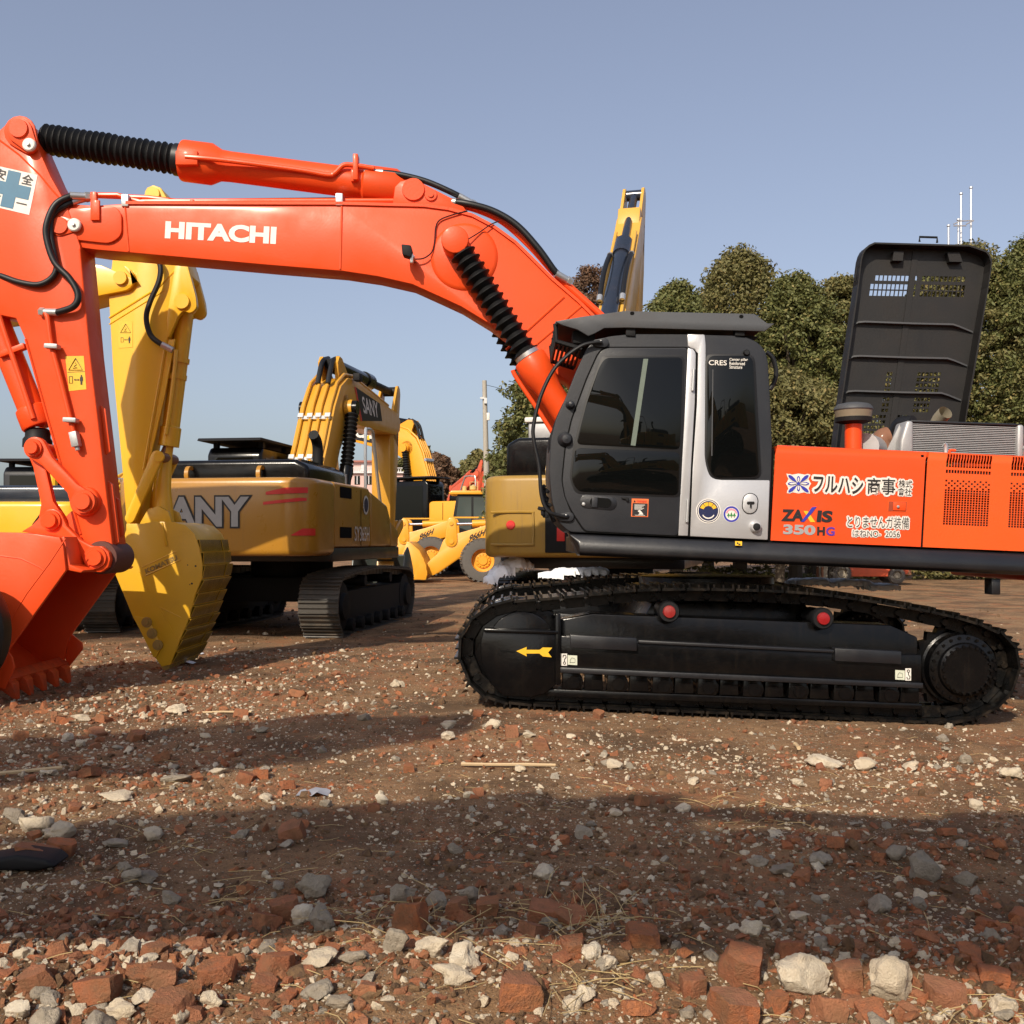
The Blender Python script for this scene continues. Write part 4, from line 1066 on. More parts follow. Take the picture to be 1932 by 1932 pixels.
# warning label
MB().poly([P(a, b, Ys) for a, b in [(123, 672), (158, 671.5), (163, 734.5), (130, 738)]]).build('warning_label', M['yel_vinyl'], arm, recalc=False)
def person_mark(c, s, Y, par):
    m = MB()
    m.poly([P(a, b, Y) for a, b in circ(c[0], c[1] - 7 * s, 1.7 * s, 10)][::-1])
    m.poly([P(c[0] + a * s, c[1] + b * s, Y) for a, b in [(-2.6, -5), (2.6, -5), (3.0, 2), (1.8, 2), (1.6, 9), (.3, 9), (0, 3), (-.3, 9), (-1.6, 9), (-1.8, 2), (-3, 2)]])
    m.tube([P(c[0] + a * s, c[1] + b * s, Y) for a, b in [(-12, 0), (-5, 0)]], .7 * s / 180, 4)
    m.poly([P(c[0] + a * s, c[1] + b * s, Y) for a, b in [(-14, 0), (-11, -1.8), (-11, 1.8)]]); m.poly([P(c[0] + a * s, c[1] + b * s, Y) for a, b in [(-3.5, 0), (-6.5, -1.8), (-6.5, 1.8)]])
    m.tube([P(c[0] + a * s, c[1] + b * s, Y) for a, b in [(-22, -6), (-16, -6), (-16, 6), (-22, 6), (-22, -6)]], .5 * s / 180, 4)
    return m.build('label_symbol', M['blk_vinyl'], par)
def tri_mark(c, s, Y, par):
    m = MB()
    t_ = [(0, -12), (13, 10), (-13, 10)]
    m.tube([P(c[0] + a * s, c[1] + b * s, Y) for a, b in t_ + t_[:1]], .8 * s / 180, 4)
    m.tube([P(c[0] + a * s, c[1] + b * s, Y) for a, b in [(-1, -4), (2, 0), (-3, 3), (3, 6), (-5, 6.5)]], .6 * s / 180, 4)
    return m.build('label_symbol', M['blk_vinyl'], par)
tri_mark((142.5, 688), 1.0, Ys - .003, arm); person_mark((153.5, 716.5), 1.05, Ys - .003, arm)
MB().poly([P(a, b, Ys - .002) for a, b in [(127, 702), (160, 700.5), (160, 701.3), (127, 702.8)]]).build('label_line', M['blk_vinyl'], arm, recalc=False)
# pipes and hoses on the arm
MB().tube(smooth([P(84, 589, AY0 - .04), P(90, 600, AY0 - .05), P(97, 650, AY0 - .05), P(115, 720, AY0 - .05), P(135, 800, AY0 - .05), P(139, 820, AY0 - .05)], 5), .026, 10).build('hydraulic_pipe', M['orange'], arm)
for a, b in ((99, 654), (134, 793)):
    MB().box(P(a, b, AY0 - .07), (.13, .10, .045), Euler((0, R(3), 0)).to_matrix()).build('pipe_clamp', M['alu'], arm, bevel=.006)
m = MB().box(P(142, 829, AY0 - .06), (.075, .09, .15), Euler((0, R(-12), 0)).to_matrix()); m.cyl(P(144, 838, AY0 - .06), P(147, 850, AY0 - .06), .025, n=10); m.cyl(P(133, 827, AY0 - .06), P(140, 828, AY0 - .06), .022, n=8)
m.build('stop_valve', M['alu'], arm, bevel=.006)
hose([P(150, 370, BY0 - .02), P(132, 371, BY0 - .06), P(105, 386, BY0 - .1), P(89, 420, BY0 - .12), P(88, 450, BY0 - .12), P(103, 495, BY0 - .12), P(131, 525, BY0 - .12), P(147, 555, BY0 - .12), P(140, 577, BY0 - .12), P(112, 588, BY0 - .10), P(93, 589, BY0 - .08)], .033, arm)
hose([P(152, 377, BY0 + .02), P(128, 385, BY0 - .04), P(100, 405, BY0 - .07), P(96, 440, BY0 - .08), P(103, 480, BY0 - .08), P(107, 505, BY0 - .08), P(97, 525, BY0 - .08), P(72, 537, BY0 - .08), P(35, 532, BY0 - .06), P(0, 520, BY0 - .03), P(-20, 516, BY0)], .030, arm)
# bucket cylinder
by_ = 10.45
bk = MB(); A = P(-28, 555, by_); B = P(73, 806, by_); D = B - A; L = D.length
bk.lathe([(.0, 0), (.13, 0), (.13, L - .22), (.155, L - .2), (.16, L - .16), (.16, L - .02), (.15, L), (.0, L)], A, D, 28)
bk = bk.build('bucket_cylinder', M['orange'], main)
MB().tube(smooth([P(-8, 560, by_ - .17), P(0, 600, by_ - .17), P(40, 720, by_ - .16), P(63, 790, by_ - .16)], 4), .028, 10).build('hydraulic_pipe', M['orange'], bk)
MB().box(P(24, 662, by_ - .14), (.28, .08, .06), Euler((0, R(-20), 0)).to_matrix()).build('pipe_bracket', M['orange'], bk, bevel=.01)
MB().lathe([(.09, 0), (.12, .02), (.12, .09), (.14, .12), (.14, .2)], P(72, 808, by_), P(70, 850, by_) - P(72, 808, by_), 20).build('bellows', M['bellows'], bk)
MB().cyl(P(72, 806, by_), P(68, 848, by_), .075).build('piston_rod', M['chrome'], bk)
# links
def link(a, b, ra, rb, w, Y0, th, name='bucket_link'):
    A = Vector((a[0], a[1])); B = Vector((b[0], b[1])); d_ = (B - A).normalized(); n_ = Vector((-d_[1], d_[0]))
    pts = circ(*a, ra, 14, math.degrees(math.atan2(-d_[1], -d_[0])) - 100, math.degrees(math.atan2(-d_[1], -d_[0])) + 100)
    mid = [tuple(A.lerp(B, t) - n_ * w) for t in (.25, .75)]
    pts2 = circ(*b, rb, 14, math.degrees(math.atan2(d_[1], d_[0])) - 100, math.degrees(math.atan2(d_[1], d_[0])) + 100)
    mid2 = [tuple(A.lerp(B, t) + n_ * w) for t in (.75, .25)]
    return MB().prism(XZ(pts + mid + pts2 + mid2, Y0), Y0, Y0 + th).build(name, M['orange'], main, bevel=.008)
def pin(px, py, r, Y, par, mat=None):
    return MB().lathe([(.0, -.07), (r * .8, -.07), (r * .85, -.06), (r * .85, -.03), (r * 1.15, -.03), (r * 1.18, 0), (r * 1.15, .02)], P(px, py, Y), (0, 1, 0), 26).build('pin', mat or M['orange'], par)
l2 = link((66, 845), (96, 982), 17, 24, 11.5, AY0 - .02, .08)
link((66, 845), (96, 982), 17, 24, 11.5, AY1 - .02, .08)
l1 = link((65, 845), (159, 947), 21, 21, 12, AY0 - .11, .08)
link((65, 845), (159, 947), 21, 21, 12, AY1 + .07, .08)
MB().cyl(P(65, 845, AY0 - .11), P(65, 845, AY0 - .11) + Vector((0, .62, 0)), .07).build('pin', M['orange'], l1)
pin(64, 845, .075, AY0 - .11, l1); pin(159, 946, .10, AY0 - .12, l1)
MB().lathe([(.0, -.06), (.14, -.06), (.15, -.04), (.15, .02)], P(163, 946, AY0), (0, 1, 0), 30).build('boss', M['orange'], arm)
# bucket
KY0, KY1 = 9.80, 11.20
bu = thing_part = None
shell = [(124, 1076), (119, 1030), (112, 1014), (60, 1007), (-20, 1004), (-110, 1012), (-165, 1055), (-185, 1115), (-165, 1180), (-110, 1240), (-40, 1292), (0, 1288), (14, 1228)]
def ear(pts, y0, y1):
    return XZ(pts, AY0 - .06), y0, y1
m = MB()
# side plates
for y0 in (KY0, KY1 - .045):
    m.prism(XZ(shell, KY0), y0, y0 + .045)
# wrapper (curved back): thick sheet along the outline from the top round to the lip
back = XZ(shell[2:11] + [(-36, 1296)], KY0)
inn = XZ([(112, 1022), (60, 1014), (-18, 1011), (-104, 1020), (-156, 1060), (-175, 1116), (-156, 1176), (-104, 1234), (-36, 1285), (-32, 1290)], KY0)
n_ = len(back); v = []
for yy in (KY0 + .045, KY1 - .045):
    v += [(x, yy, z) for x, z in back] + [(x, yy, z) for x, z in inn]
fs = []
for i in range(n_ - 1):
    fs += [(i, i + 1, 2 * n_ + i + 1, 2 * n_ + i), (n_ + i, 3 * n_ + i, 3 * n_ + i + 1, n_ + i + 1)]
fs += [(0, 2 * n_, 3 * n_, n_), (n_ - 1, 2 * n_ - 1, 4 * n_ - 1, 3 * n_ - 1)]
m.add(v, fs)
bucket = m.build('bucket', M['orange'], main, bevel=.006)
# top plate closing between ears and the throat, lip plate
m = MB()
m.prism(XZ([(112, 1014), (124, 1076), (126, 1076), (150, 1081), (156, 1076), (130, 1066), (119, 1012)], KY0 + .02), KY0 + .045, KY1 - .045)
m.build('throat_plate', M['orange'], bucket, bevel=.008); m = MB()
m.prism(XZ([(-40, 1296), (0, 1300), (12, 1284), (-6, 1270), (-40, 1286)], KY0), KY0 + .0, KY1 - .0)
m.build('bucket_lip', M['orange_worn'], bucket, bevel=.008)
EY = AY0 - .13
for y0 in (EY, AY1 + .05):
    pts = [(40, 1003), (60, 991), (78, 972), (87, 963)] + circ(97, 982, 22, 6, 250, 330) + [(125, 992), (150, 1018), (172, 1030), (192, 1031), (205, 1042), (208, 1055), (204, 1070), (190, 1080), (170, 1079), (158, 1062), (146, 1033), (138, 1018), (112, 1014)]
    m = MB().prism(XZ(pts, EY), y0, y0 + .08)
    e_ = m.build('bucket_ear', M['orange'], bucket, bevel=.01)
pin(97, 982, .085, EY, bucket); pin(181, 1052, .095, EY, bucket)
# reinforcing ribs on the side plate
MB().tube([P(124, 1016, KY0), P(92, 1064, KY0), P(50, 1120, KY0), P(8, 1190, KY0), P(2, 1210, KY0)], .007, 5).build('weld_seam', M['orange'], bucket)
MB().tube([P(-20, 1046, KY0), P(40, 1054, KY0), P(74, 1070, KY0), P(82, 1076, KY0)], .007, 5).build('weld_seam', M['orange'], bucket)
MB().prism(XZ([(14, 1228), (22, 1240), (27, 1260), (8, 1300), (-10, 1296), (0, 1250)], KY0 - .03), KY0 - .03, KY0).build('side_cutter', M['orange'], bucket, bevel=.006)
MB().prism(XZ([(16, 1222), (38, 1240), (40, 1254), (10, 1292), (0, 1270)], KY0), KY1, KY1 + .03).build('side_cutter', M['orange'], bucket, bevel=.006)
for k in range(5):
    y = KY0 + .12 + k * (KY1 - KY0 - .24) / 4
    a = XZ([(-30, 1284), (2, 1278), (18, 1292), (24, 1322), (20, 1324), (-2, 1304), (-30, 1298)], KY0)
    tt_ = MB().prism(a, y - .075, y + .075)
    tt_.v = [(q[0], y + (q[1] - y) * (.45 if q[2] < P(0, 1312, KY0).z else 1.0), q[2]) for q in tt_.v]
    tt_.build('bucket_tooth', M['orange_worn'], bucket, bevel=.006)
MB().tube([P(-55, 1040, KY0), P(-55, 1041, KY0)], .01, 4)
# snow on the far track
def snow_patch(blobs, label):
    """blobs: (x, y, z of the base, rx, ry, height)"""
    x0 = min(b[0] - b[3] for b in blobs) - .05; x1 = max(b[0] + b[3] for b in blobs) + .05
    y0 = min(b[1] - b[4] for b in blobs) - .05; y1 = max(b[1] + b[4] for b in blobs) + .05
    st = .022; nx_, ny_ = int((x1 - x0) / st), int((y1 - y0) / st)
    Z = {}
    for i in range(nx_ + 1):
        for k in range(ny_ + 1):
            x, y = x0 + i * st, y0 + k * st; top = None
            for (bx, by, bz, rx, ry, h) in blobs:
                w = .16 * math.sin(x * 23 + y * 9) + .12 * math.sin(y * 31 - x * 13) + .08 * math.sin(x * 57 + y * 41)
                q = ((x - bx) / rx) ** 2 + ((y - by) / ry) ** 2 + w
                if q < 1:
                    z = bz + h * (1 - max(0, q)) ** .5 + .006 * math.sin(x * 80) * math.sin(y * 70)
                    top = z if top is None else max(top, z)
            if top is not None: Z[(i, k)] = (x0 + i * st, y0 + k * st, top)
    idx = {k: n for n, k in enumerate(Z)}
    m = MB(); n = len(Z)
    m.v = list(Z.values()) + [(x, y, z - .05) for x, y, z in Z.values()]
    cells = [(i, k) for (i, k) in Z if (i + 1, k) in Z and (i, k + 1) in Z and (i + 1, k + 1) in Z]
    cs = set(cells)
    for (i, k) in cells:
        q = [idx[(i, k)], idx[(i + 1, k)], idx[(i + 1, k + 1)], idx[(i, k + 1)]]
        m.f.append(tuple(q)); m.f.append(tuple(a + n for a in q[::-1]))
        for (di, dk, a, b) in ((0, -1, 0, 1), (1, 0, 1, 2), (0, 1, 2, 3), (-1, 0, 3, 0)):
            if (i + di, k + dk) not in cs: m.f.append((q[a], q[a] + n, q[b] + n, q[b]))
    return tag(m.build('snow_patch', M['snow'], None, ang=80), label, 'snow')
q = P(1090, 1086, 11.6)
snow_patch([(q.x - .28, 11.66, q.z, .16, .12, .05), (q.x - .05, 11.7, q.z + .02, .26, .13, .07), (q.x + .2, 11.72, q.z + .035, .16, .12, .06)], 'white snow lying on the far track of the orange excavator below the cab front')
q = P(1590, 1103, 11.8)
snow_patch([(q.x - .35, 11.8, q.z + .03, .30, .16, .05), (q.x + .0, 11.8, q.z + .01, .34, .18, .06), (q.x + .35, 11.8, q.z - .03, .32, .16, .05)], 'bluish shaded snow lying on the far track of the orange excavator below its side panel')
# ------------------------------------------------------------------ other excavators (local: +X forward, +Y left, Z up)
def rot2(pts, a, o=(0, 0)):
    c, s = math.cos(a), math.sin(a)
    return [(o[0] + x * c - y * s, o[1] + x * s + y * c) for x, y in pts]
TRK = [(v[0], v[1]) for v in smooth([(x, z, 0) for x, z in [(-1.9, .0), (0, 0), (1.9, 0), (2.25, .12), (2.46, .45), (2.38, .78), (2.1, .98), (1.0, 1.05), (0, 1.08), (-1.0, 1.06), (-2.1, .98), (-2.38, .78), (-2.46, .45), (-2.25, .12)]], 4, True)]
BOOM = [(-.2, -.1), (-.15, .2), (1.0, 1.0), (1.7, 1.55), (2.2, 1.82), (2.7, 1.86), (3.2, 1.72), (5.9, .38), (6.25, .22), (6.4, 0), (6.25, -.2), (5.9, -.18), (3.6, .62), (2.8, .92), (2.3, .95), (1.7, .7), (.4, -.22), (0, -.28)]
ARM = [(-.25, .05), (-.2, .50), (.8, .46), (1.2, .38), (3.05, .17), (3.15, 0), (3.05, -.14), (1.0, -.26), (0, -.32), (-.3, -.22)]
EAR = [(-.98, .42), (-.93, .55), (-.8, .60), (-.2, .52), (.5, .44), (.3, .0), (-.2, -.1), (-.75, .22), (-.95, .34)]
BUCK = [(-.05, .15), (.1, .55), (.4, .85), (.85, .98), (1.25, .82), (1.5, .45), (1.6, .05), (1.5, .0), (.15, -.28), (-.1, -.1)]
def digger(label, loc, rz, c, boom_a=30, arm_a=-95, buck_a=-150, front=True, group=None, cab=True, cwz=(1.22, 2.42), hood_top=2.72, s=1.0, bucket=True, name='excavator', bw=.25):
    t = thing(name, label, 'excavator', loc, rz, group)
    t.scale = (s, s, s)
    for y0 in (.98, -1.6):
        sh, ch = track_meshes(TRK, y0, y0 + .62, .21, False)
        tr = sh.build('track', c['track'], t, ang=25)
        ch.build('link_chain', c['track'], tr, ang=25)
        m = MB().prism([(-1.9, .22), (1.9, .22), (2.0, .5), (1.8, .72), (-1.8, .72), (-2.0, .5)], y0 + .10, y0 + .52)
        for k in range(7):
            m.lathe([(.0, -.02), (.1, 0), (.1, .6), (.0, .62)], (-1.6 + k * .53, y0 + .01, .2), (0, 1, 0), 12)
        for sx in (-1.98, 1.98):
            m.lathe([(.0, -.02), (.2, 0), (.22, .05), (.38, .08), (.38, .54), (.2, .6), (.0, .6)], (sx, y0 + .01, .5), (0, 1, 0), 24)
        for sx in (-.8, .8):
            m.lathe([(.0, 0), (.09, 0), (.09, .5), (.0, .5)], (sx, y0 + .05, .86), (0, 1, 0), 12)
        m.build('track_frame', c['frame'], t, ang=30)
    m = MB().box2(-.9, .9, -1.0, 1.0, .5, .9); m.lathe([(.7, 0), (.7, .35)], (0, 0, .88), (0, 0, 1), 28); m.build('undercarriage', c['frame'], t, bevel=.02)
    MB().box2(-2.3, 1.75, -1.46, 1.46, 1.19, 1.40).build('deck', c['deck'], t, bevel=.03)
    # counterweight with rounded rear corners
    z0, z1 = cwz
    plan = [(-2.25, 1.5)] + circ(-2.95, 1.05, .45, 7, 90, 180) + circ(-2.95, -1.05, .45, 7, 180, 270) + [(-2.25, -1.5)]
    cw = MB().prism(plan, z0, z1, 'z').build('counterweight', c['cw'], t, bevel=.09, seg=4)
    for y in (-.55, .55):
        MB().lathe([(.09, -.03), (.13, -.03), (.13, .03), (.09, .03), (.09, -.03)], (-2.8, y, z1 + .08), (0, 1, 0), 18, cap=False).build('lifting_eye', c['cw'], cw)
    # side bodies
    for sgn in (1, -1):
        sb = MB().prism([(-2.24, 1.40), (-.25, 1.40), (-.25, z1 - .06), (-.35, z1), (-2.24, z1)], sgn * .9, sgn * 1.47).build('side_panel', c['body'], t, bevel=.05, seg=3)
        m = MB()
        for k in range(2):
            m.box2(-1.95, -1.35, sgn * 1.475, sgn * 1.478, 1.55 + k * .62, 1.72 + k * .62)
            m.box2(-.83, -.81, sgn * 1.474, sgn * 1.477, 1.42, z1 - .06)
        m.build('vent', M['gap'], sb)
    fb = MB().prism([(-.2, 1.40), (1.15, 1.40), (1.15, 1.9), (.9, 2.15), (-.2, z1 - .05)], -.55, -1.46).build('tank', c['body'], t, bevel=.05, seg=3)
    MB().prism([(1.16, 1.4), (1.7, 1.4), (1.7, 1.7), (1.16, 1.85)], -.6, -1.46).build('tool_box', c['body'], t, bevel=.04)
    # engine hood
    m = MB().prism([(-1.25, z1 - .05), (-1.25, hood_top - .1), (-1.05, hood_top), (1.05, hood_top), (1.25, hood_top - .1), (1.25, z1 - .05)], -2.75, -.9, 'x')
    hd = m.build('engine_hood', c['hood'], t, bevel=.07, seg=3)
    m = MB()
    for k in range(8):
        m.box2(-2.5 + k * .09, -2.46 + k * .09, -1.1, 1.1, hood_top - .005, hood_top + .012)
    m.build('hood_louvre', c['hood'], hd)
    MB().tube(smooth([(-1.15, -.85, hood_top - .1), (-1.15, -.85, hood_top + .28), (-1.22, -.85, hood_top + .42), (-1.36, -.85, hood_top + .5)], 4), .085, 12, cap=True).build('exhaust_pipe', M['matt_black'], t)
    MB().tube([(-.55, -1.05, z1), (-.55, -1.05, z1 + .22)], .1, 12).build('filler_cap', M['alu'], t)
    MB().tube(smooth([(-.3, -1.4, z1), (-.3, -1.4, z1 + .9), (-.2, -1.4, z1 + 1.0), (.1, -1.4, z1 + 1.0), (.2, -1.4, z1 + .85), (.75, -1.4, 2.0), (1.5, -1.4, 1.4)], 4), .028, 8).build('handrail', M['zinc'], t)
    if cab:
        k = MB().prism([(-.22, 1.40), (1.55, 1.40), (1.78, 1.75), (1.70, 2.2), (1.30, 3.05), (1.15, 3.13), (-.12, 3.13), (-.22, 3.0)], .48, 1.46).build('cab', c['cab'], t, bevel=.05, seg=3)
        MB().box2(-.226, -.2, .62, 1.32, 2.35, 2.95).build('window', M['glass'], k)
        for y in (.476, 1.464):
            MB().prism([(.0, 1.75), (1.5, 1.75), (1.55, 2.1), (1.2, 2.95), (.0, 2.95)], y - .004, y + .004).build('window', M['glass'], k)
        MB().prism([(1.60, 2.0), (1.745, 2.0), (1.725, 2.2), (1.34, 3.02), (1.3, 3.0)], .55, 1.39).build('window', M['glass'], k)
        MB().prism([(-.45, 3.22), (1.75, 3.22), (1.9, 3.16), (1.75, 3.27), (-.4, 3.27)], .40, 1.54).build('roof_guard', M['matt_black'], k, bevel=.01)
        for x in (.0, 1.1):
            for y in (.55, 1.38): MB().box2(x - .05, x + .05, y - .04, y + .04, 3.1, 3.24).build('guard_bracket', M['matt_black'], k)
    foot = (.35, 1.95)
    if front:
        ba = R(boom_a); aa = R(arm_a)
        b = MB().prism(rot2(BOOM, ba, foot), -bw, bw).build('boom', c['boom'], t, bevel=.02)
        tip = rot2([(6.2, 0)], ba, foot)[0]
        ends = rot2([(2.35, 1.35)], ba, foot)[0]
        for y in (-bw - .13, bw + .13):
            A = Vector((ends[0], y, ends[1])); B = Vector((1.15, y, 1.5)); D = (B - A); L = D.length; n_ = D.normalized()
            bc = MB().lathe([(.0, L * .46), (.13, L * .46), (.14, L * .5), (.115, L * .55), (.115, L)], A, D, 18).build('boom_cylinder', c['cyl'], t)
            MB().bellows(A + n_ * .12, A + n_ * L * .46, .13, pitch=.085, depth=.3, seg=12).build('bellows', M['bellows'], bc)
            MB().cyl(A - Vector((0, .1, 0)), A + Vector((0, .1, 0)), .14).build('cylinder_eye', c['cyl'], bc)
        MB().lathe([(.0, -bw - .14), (.16, -bw - .14), (.16, -bw), (.26, -bw), (.28, .01 - bw), (.28, bw - .01), (.26, bw), (.16, bw), (.16, bw + .14), (.0, bw + .14)], (ends[0], 0, ends[1]), (0, 1, 0), 24).build('boss', c['boom'], b)
        # pipes on the boom back
        tops = [(.1, .42), (1.0, 1.04), (1.7, 1.6), (2.2, 1.88), (2.7, 1.93), (3.2, 1.79)]
        for y in (-.76 * bw, -.24 * bw, .24 * bw, .76 * bw):
            pp = tops + ([(5.7, .56)] if abs(y) > .5 * bw else [])
            if abs(y) < .5 * bw: pp = tops[:4]
            MB().tube([(q[0], y, q[1]) for q in rot2(pp, ba, foot)], .035, 8).build('hydraulic_pipe', c['boom'], b)
        for q in ((.7, .86), (1.45, 1.43)):
            q0 = rot2([q], ba, foot)[0]; rm = Euler((0, -ba - R(38), 0)).to_matrix()
            m = MB().box((q0[0], 0, q0[1] - .03), (.07, bw * 1.76, .04), rm)
            for y in (-.76 * bw, -.24 * bw, .24 * bw, .76 * bw): m.box((q0[0], y, q0[1]), (.09, .1, .09), rm)
            m.build('pipe_clamp', M['zinc'], b)
        for y in (-.1, .1):
            MB().tube(smooth([(q[0], y, q[1]) for q in rot2([(2.15, 1.88), (2.35, 2.06), (2.6, 2.22), (2.95, 2.2)], ba, foot)], 5), .05, 10).build('hydraulic_hose', M['rubber'], b)
        # arm + cylinder
        a = MB().prism(rot2(ARM, aa, tip), -.22, .22).build('arm', c['boom'], t, bevel=.02)
        for y in (-.22, .16):
            MB().prism(rot2(EAR, aa, tip), y, y + .06).build('arm_ear', c['boom'], a, bevel=.01)
        tail = rot2([(-.85, .47)], aa, tip)[0]; base = rot2([(2.75, 2.12)], ba, foot)[0]
        A = Vector((base[0], 0, base[1])); B = Vector((tail[0], 0, tail[1])); L = (B - A).length
        ac = MB().lathe([(.0, -.1), (.10, -.1), (.15, .1), (.15, L * .5), (.18, L * .5), (.18, L * .6), (.0, L * .6)], A, B - A, 20).build('arm_cylinder', c['acyl'], t)
        MB().cyl(A, B, .085, n=14).cyl(B - Vector((0, .15, 0)), B + Vector((0, .15, 0)), .11, n=14).build('piston_rod', c.get('rod', M['bellows']), ac)
        MB().prism(rot2([(2.5, 1.8), (2.6, 2.2), (2.75, 2.28), (2.9, 2.2), (3.2, 1.75)], ba, foot), -.2, -.13).build('cylinder_bracket', c['boom'], b)
        MB().prism(rot2([(2.5, 1.8), (2.6, 2.2), (2.75, 2.28), (2.9, 2.2), (3.2, 1.75)], ba, foot), .13, .2).build('cylinder_bracket', c['boom'], b)
        # bucket cylinder and bucket
        p0 = rot2([(-.3, .7)], aa, tip)[0]; p1 = rot2([(2.3, .62)], aa, tip)[0]
        A = Vector((p0[0], 0, p0[1])); B = Vector((p1[0], 0, p1[1])); L = (B - A).length
        kc = MB().lathe([(.0, -.1), (.12, 0), (.12, L * .6), (.14, L * .6), (.14, L * .7), (.06, L * .7), (.06, L)], A, B - A, 18).build('bucket_cylinder', c['acyl'], t)
        if bucket:
            end = rot2([(3.0, 0)], aa, tip)[0]
            bp = rot2(BUCK, R(buck_a), end)
            m = MB(); m.prism(bp, -.62, -.58); m.prism(bp, .58, .62)
            bb = bp[:8]; inn = [(x + (end[0] + rot2([(.7, .3)], R(buck_a))[0][0] - x) * .06, z + (end[1] + rot2([(.7, .3)], R(buck_a))[0][1] - z) * .06) for x, z in bb]
            m.prism(bb + inn[::-1], -.6, .6)
            bk_ = m.build('bucket', c['bucket'], t, bevel=.01)
            for k in range(4):
                y = -.5 + k * .333
                MB().prism(rot2([(1.45, .1), (1.85, -.03), (1.82, -.08), (1.45, .0)], R(buck_a), end), y - .06, y + .06).build('bucket_tooth', c['bucket'], bk_)
            MB().prism(capsule(p1, rot2([(2.6, .1)], aa, tip)[0], .11), -.3, -.24).build('bucket_link', c['boom'], t)
            MB().prism(capsule(p1, rot2([(.25, .45)], R(buck_a), end)[0], .1), -.2, .2).build('bucket_link', c['boom'], t)
    return t, cw

# ---- ochre excavator seen from behind (centre left)
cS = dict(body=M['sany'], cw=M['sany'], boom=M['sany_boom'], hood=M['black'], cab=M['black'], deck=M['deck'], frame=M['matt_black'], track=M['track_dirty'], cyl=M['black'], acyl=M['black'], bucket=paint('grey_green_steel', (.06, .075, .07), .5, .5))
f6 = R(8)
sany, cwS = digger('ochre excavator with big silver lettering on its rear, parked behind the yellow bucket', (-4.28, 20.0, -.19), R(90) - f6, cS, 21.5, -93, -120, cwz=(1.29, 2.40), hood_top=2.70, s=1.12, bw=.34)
XR = -3.405
def on_rear(t_, body, y0, y1, z0, h, mat, par, X=XR, **k):
    return lettering(body, (X, y0, z0), (0, y1 - y0, 0), (0, 0, h), (-1, 0, 0), mat, par, **k)
on_rear(sany, 'SANY', .82, -.62, 1.70, .43, M['greytext'], cwS, off=.04, lift=.012, shear=0)
on_rear(sany, 'SANY', .82, -.62, 1.70, .43, M['blk_vinyl'], cwS, off=.085, lift=.004, ref=.04, name='lettering_outline')
def rear_pt(u, z, lift=.008):
    """u: metres along the rear face to the right, wrapping round the corner"""
    if u <= 1.05: return (-3.40 - lift, -u, z)
    a = (u - 1.05) / .45
    return (-2.95 - (.45 + lift) * math.cos(a), -1.05 - (.45 + lift) * math.sin(a), z)
def rear_band(u0, u1, lo, hi, name, par, n=12):
    m = MB(); us_ = [u0 + (u1 - u0) * k / n for k in range(n + 1)]
    m.add([rear_pt(u, lo((u - u0) / (u1 - u0))) for u in us_] + [rear_pt(u, hi((u - u0) / (u1 - u0))) for u in us_], [(k, k + 1, n + 2 + k, n + 1 + k) for k in range(n)])
    return m.build(name, M['red_vinyl'], par, ang=80)
rear_band(.86, 1.46, lambda t: 2.15 + .03 * t + .0, lambda t: 2.19 + .05 * min(1, t * 2.2) + .02 * t, 'red_stripe', cwS)
rear_band(.82, 1.44, lambda t: 2.01 + .06 * t, lambda t: 2.05 + .06 * min(1, t * 1.2), 'red_stripe', cwS)
rear_band(1.22, 1.60, lambda t: 1.58, lambda t: 1.59 + .09 * min(1, t * 2.4), 'reflector', cwS)
lettering('SY365H', (-.82 - .38, -1.478, 1.5), (.85, 0, 0), (0, 0, .24), (0, -1, 0), M['white'], sany, off=.008, lift=.004)
MB().poly([(x, -1.482, z) for x, z in circ(-.55, 2.1, .16, 20)]).build('sticker', M['white'], sany)
MB().poly([(x, -1.486, z) for x, z in circ(-.55, 2.1, .12, 20)]).build('sticker', M['navy'], sany)
bo = rot2(BOOM, R(21.5), (.35, 1.95))
lab = rot2([(3.12, 1.58), (4.75, .84), (4.8, .44), (3.3, .84)], R(21.5), (.35, 1.95))
MB().poly([(x, -.346, z) for x, z in lab]).build('boom_label', M['blk_vinyl'], sany)
o_ = rot2([(3.44, .97), (4.55, .57), (3.42, 1.33)], R(21.5), (.35, 1.95))
lettering('SANY', (o_[0][0], -.346, o_[0][1]), (o_[1][0] - o_[0][0], 0, o_[1][1] - o_[0][1]), (o_[2][0] - o_[0][0], 0, o_[2][1] - o_[0][1]), (0, -1, 0), M['white'], sany, off=.015, lift=.006)
lab = rot2([(3.02, 1.62), (3.12, 1.58), (3.3, .84), (3.2, .86)], R(21.5), (.35, 1.95))
MB().poly([(x, -.347, z) for x, z in lab]).build('boom_label', M['red_vinyl'], sany)
lq = rot2([(3.0, 1.80)], R(21.5), (.35, 1.95))[0]
MB().box((lq[0], -.44, lq[1]), (.22, .14, .15)).build('work_lamp', M['matt_black'], sany, bevel=.02)

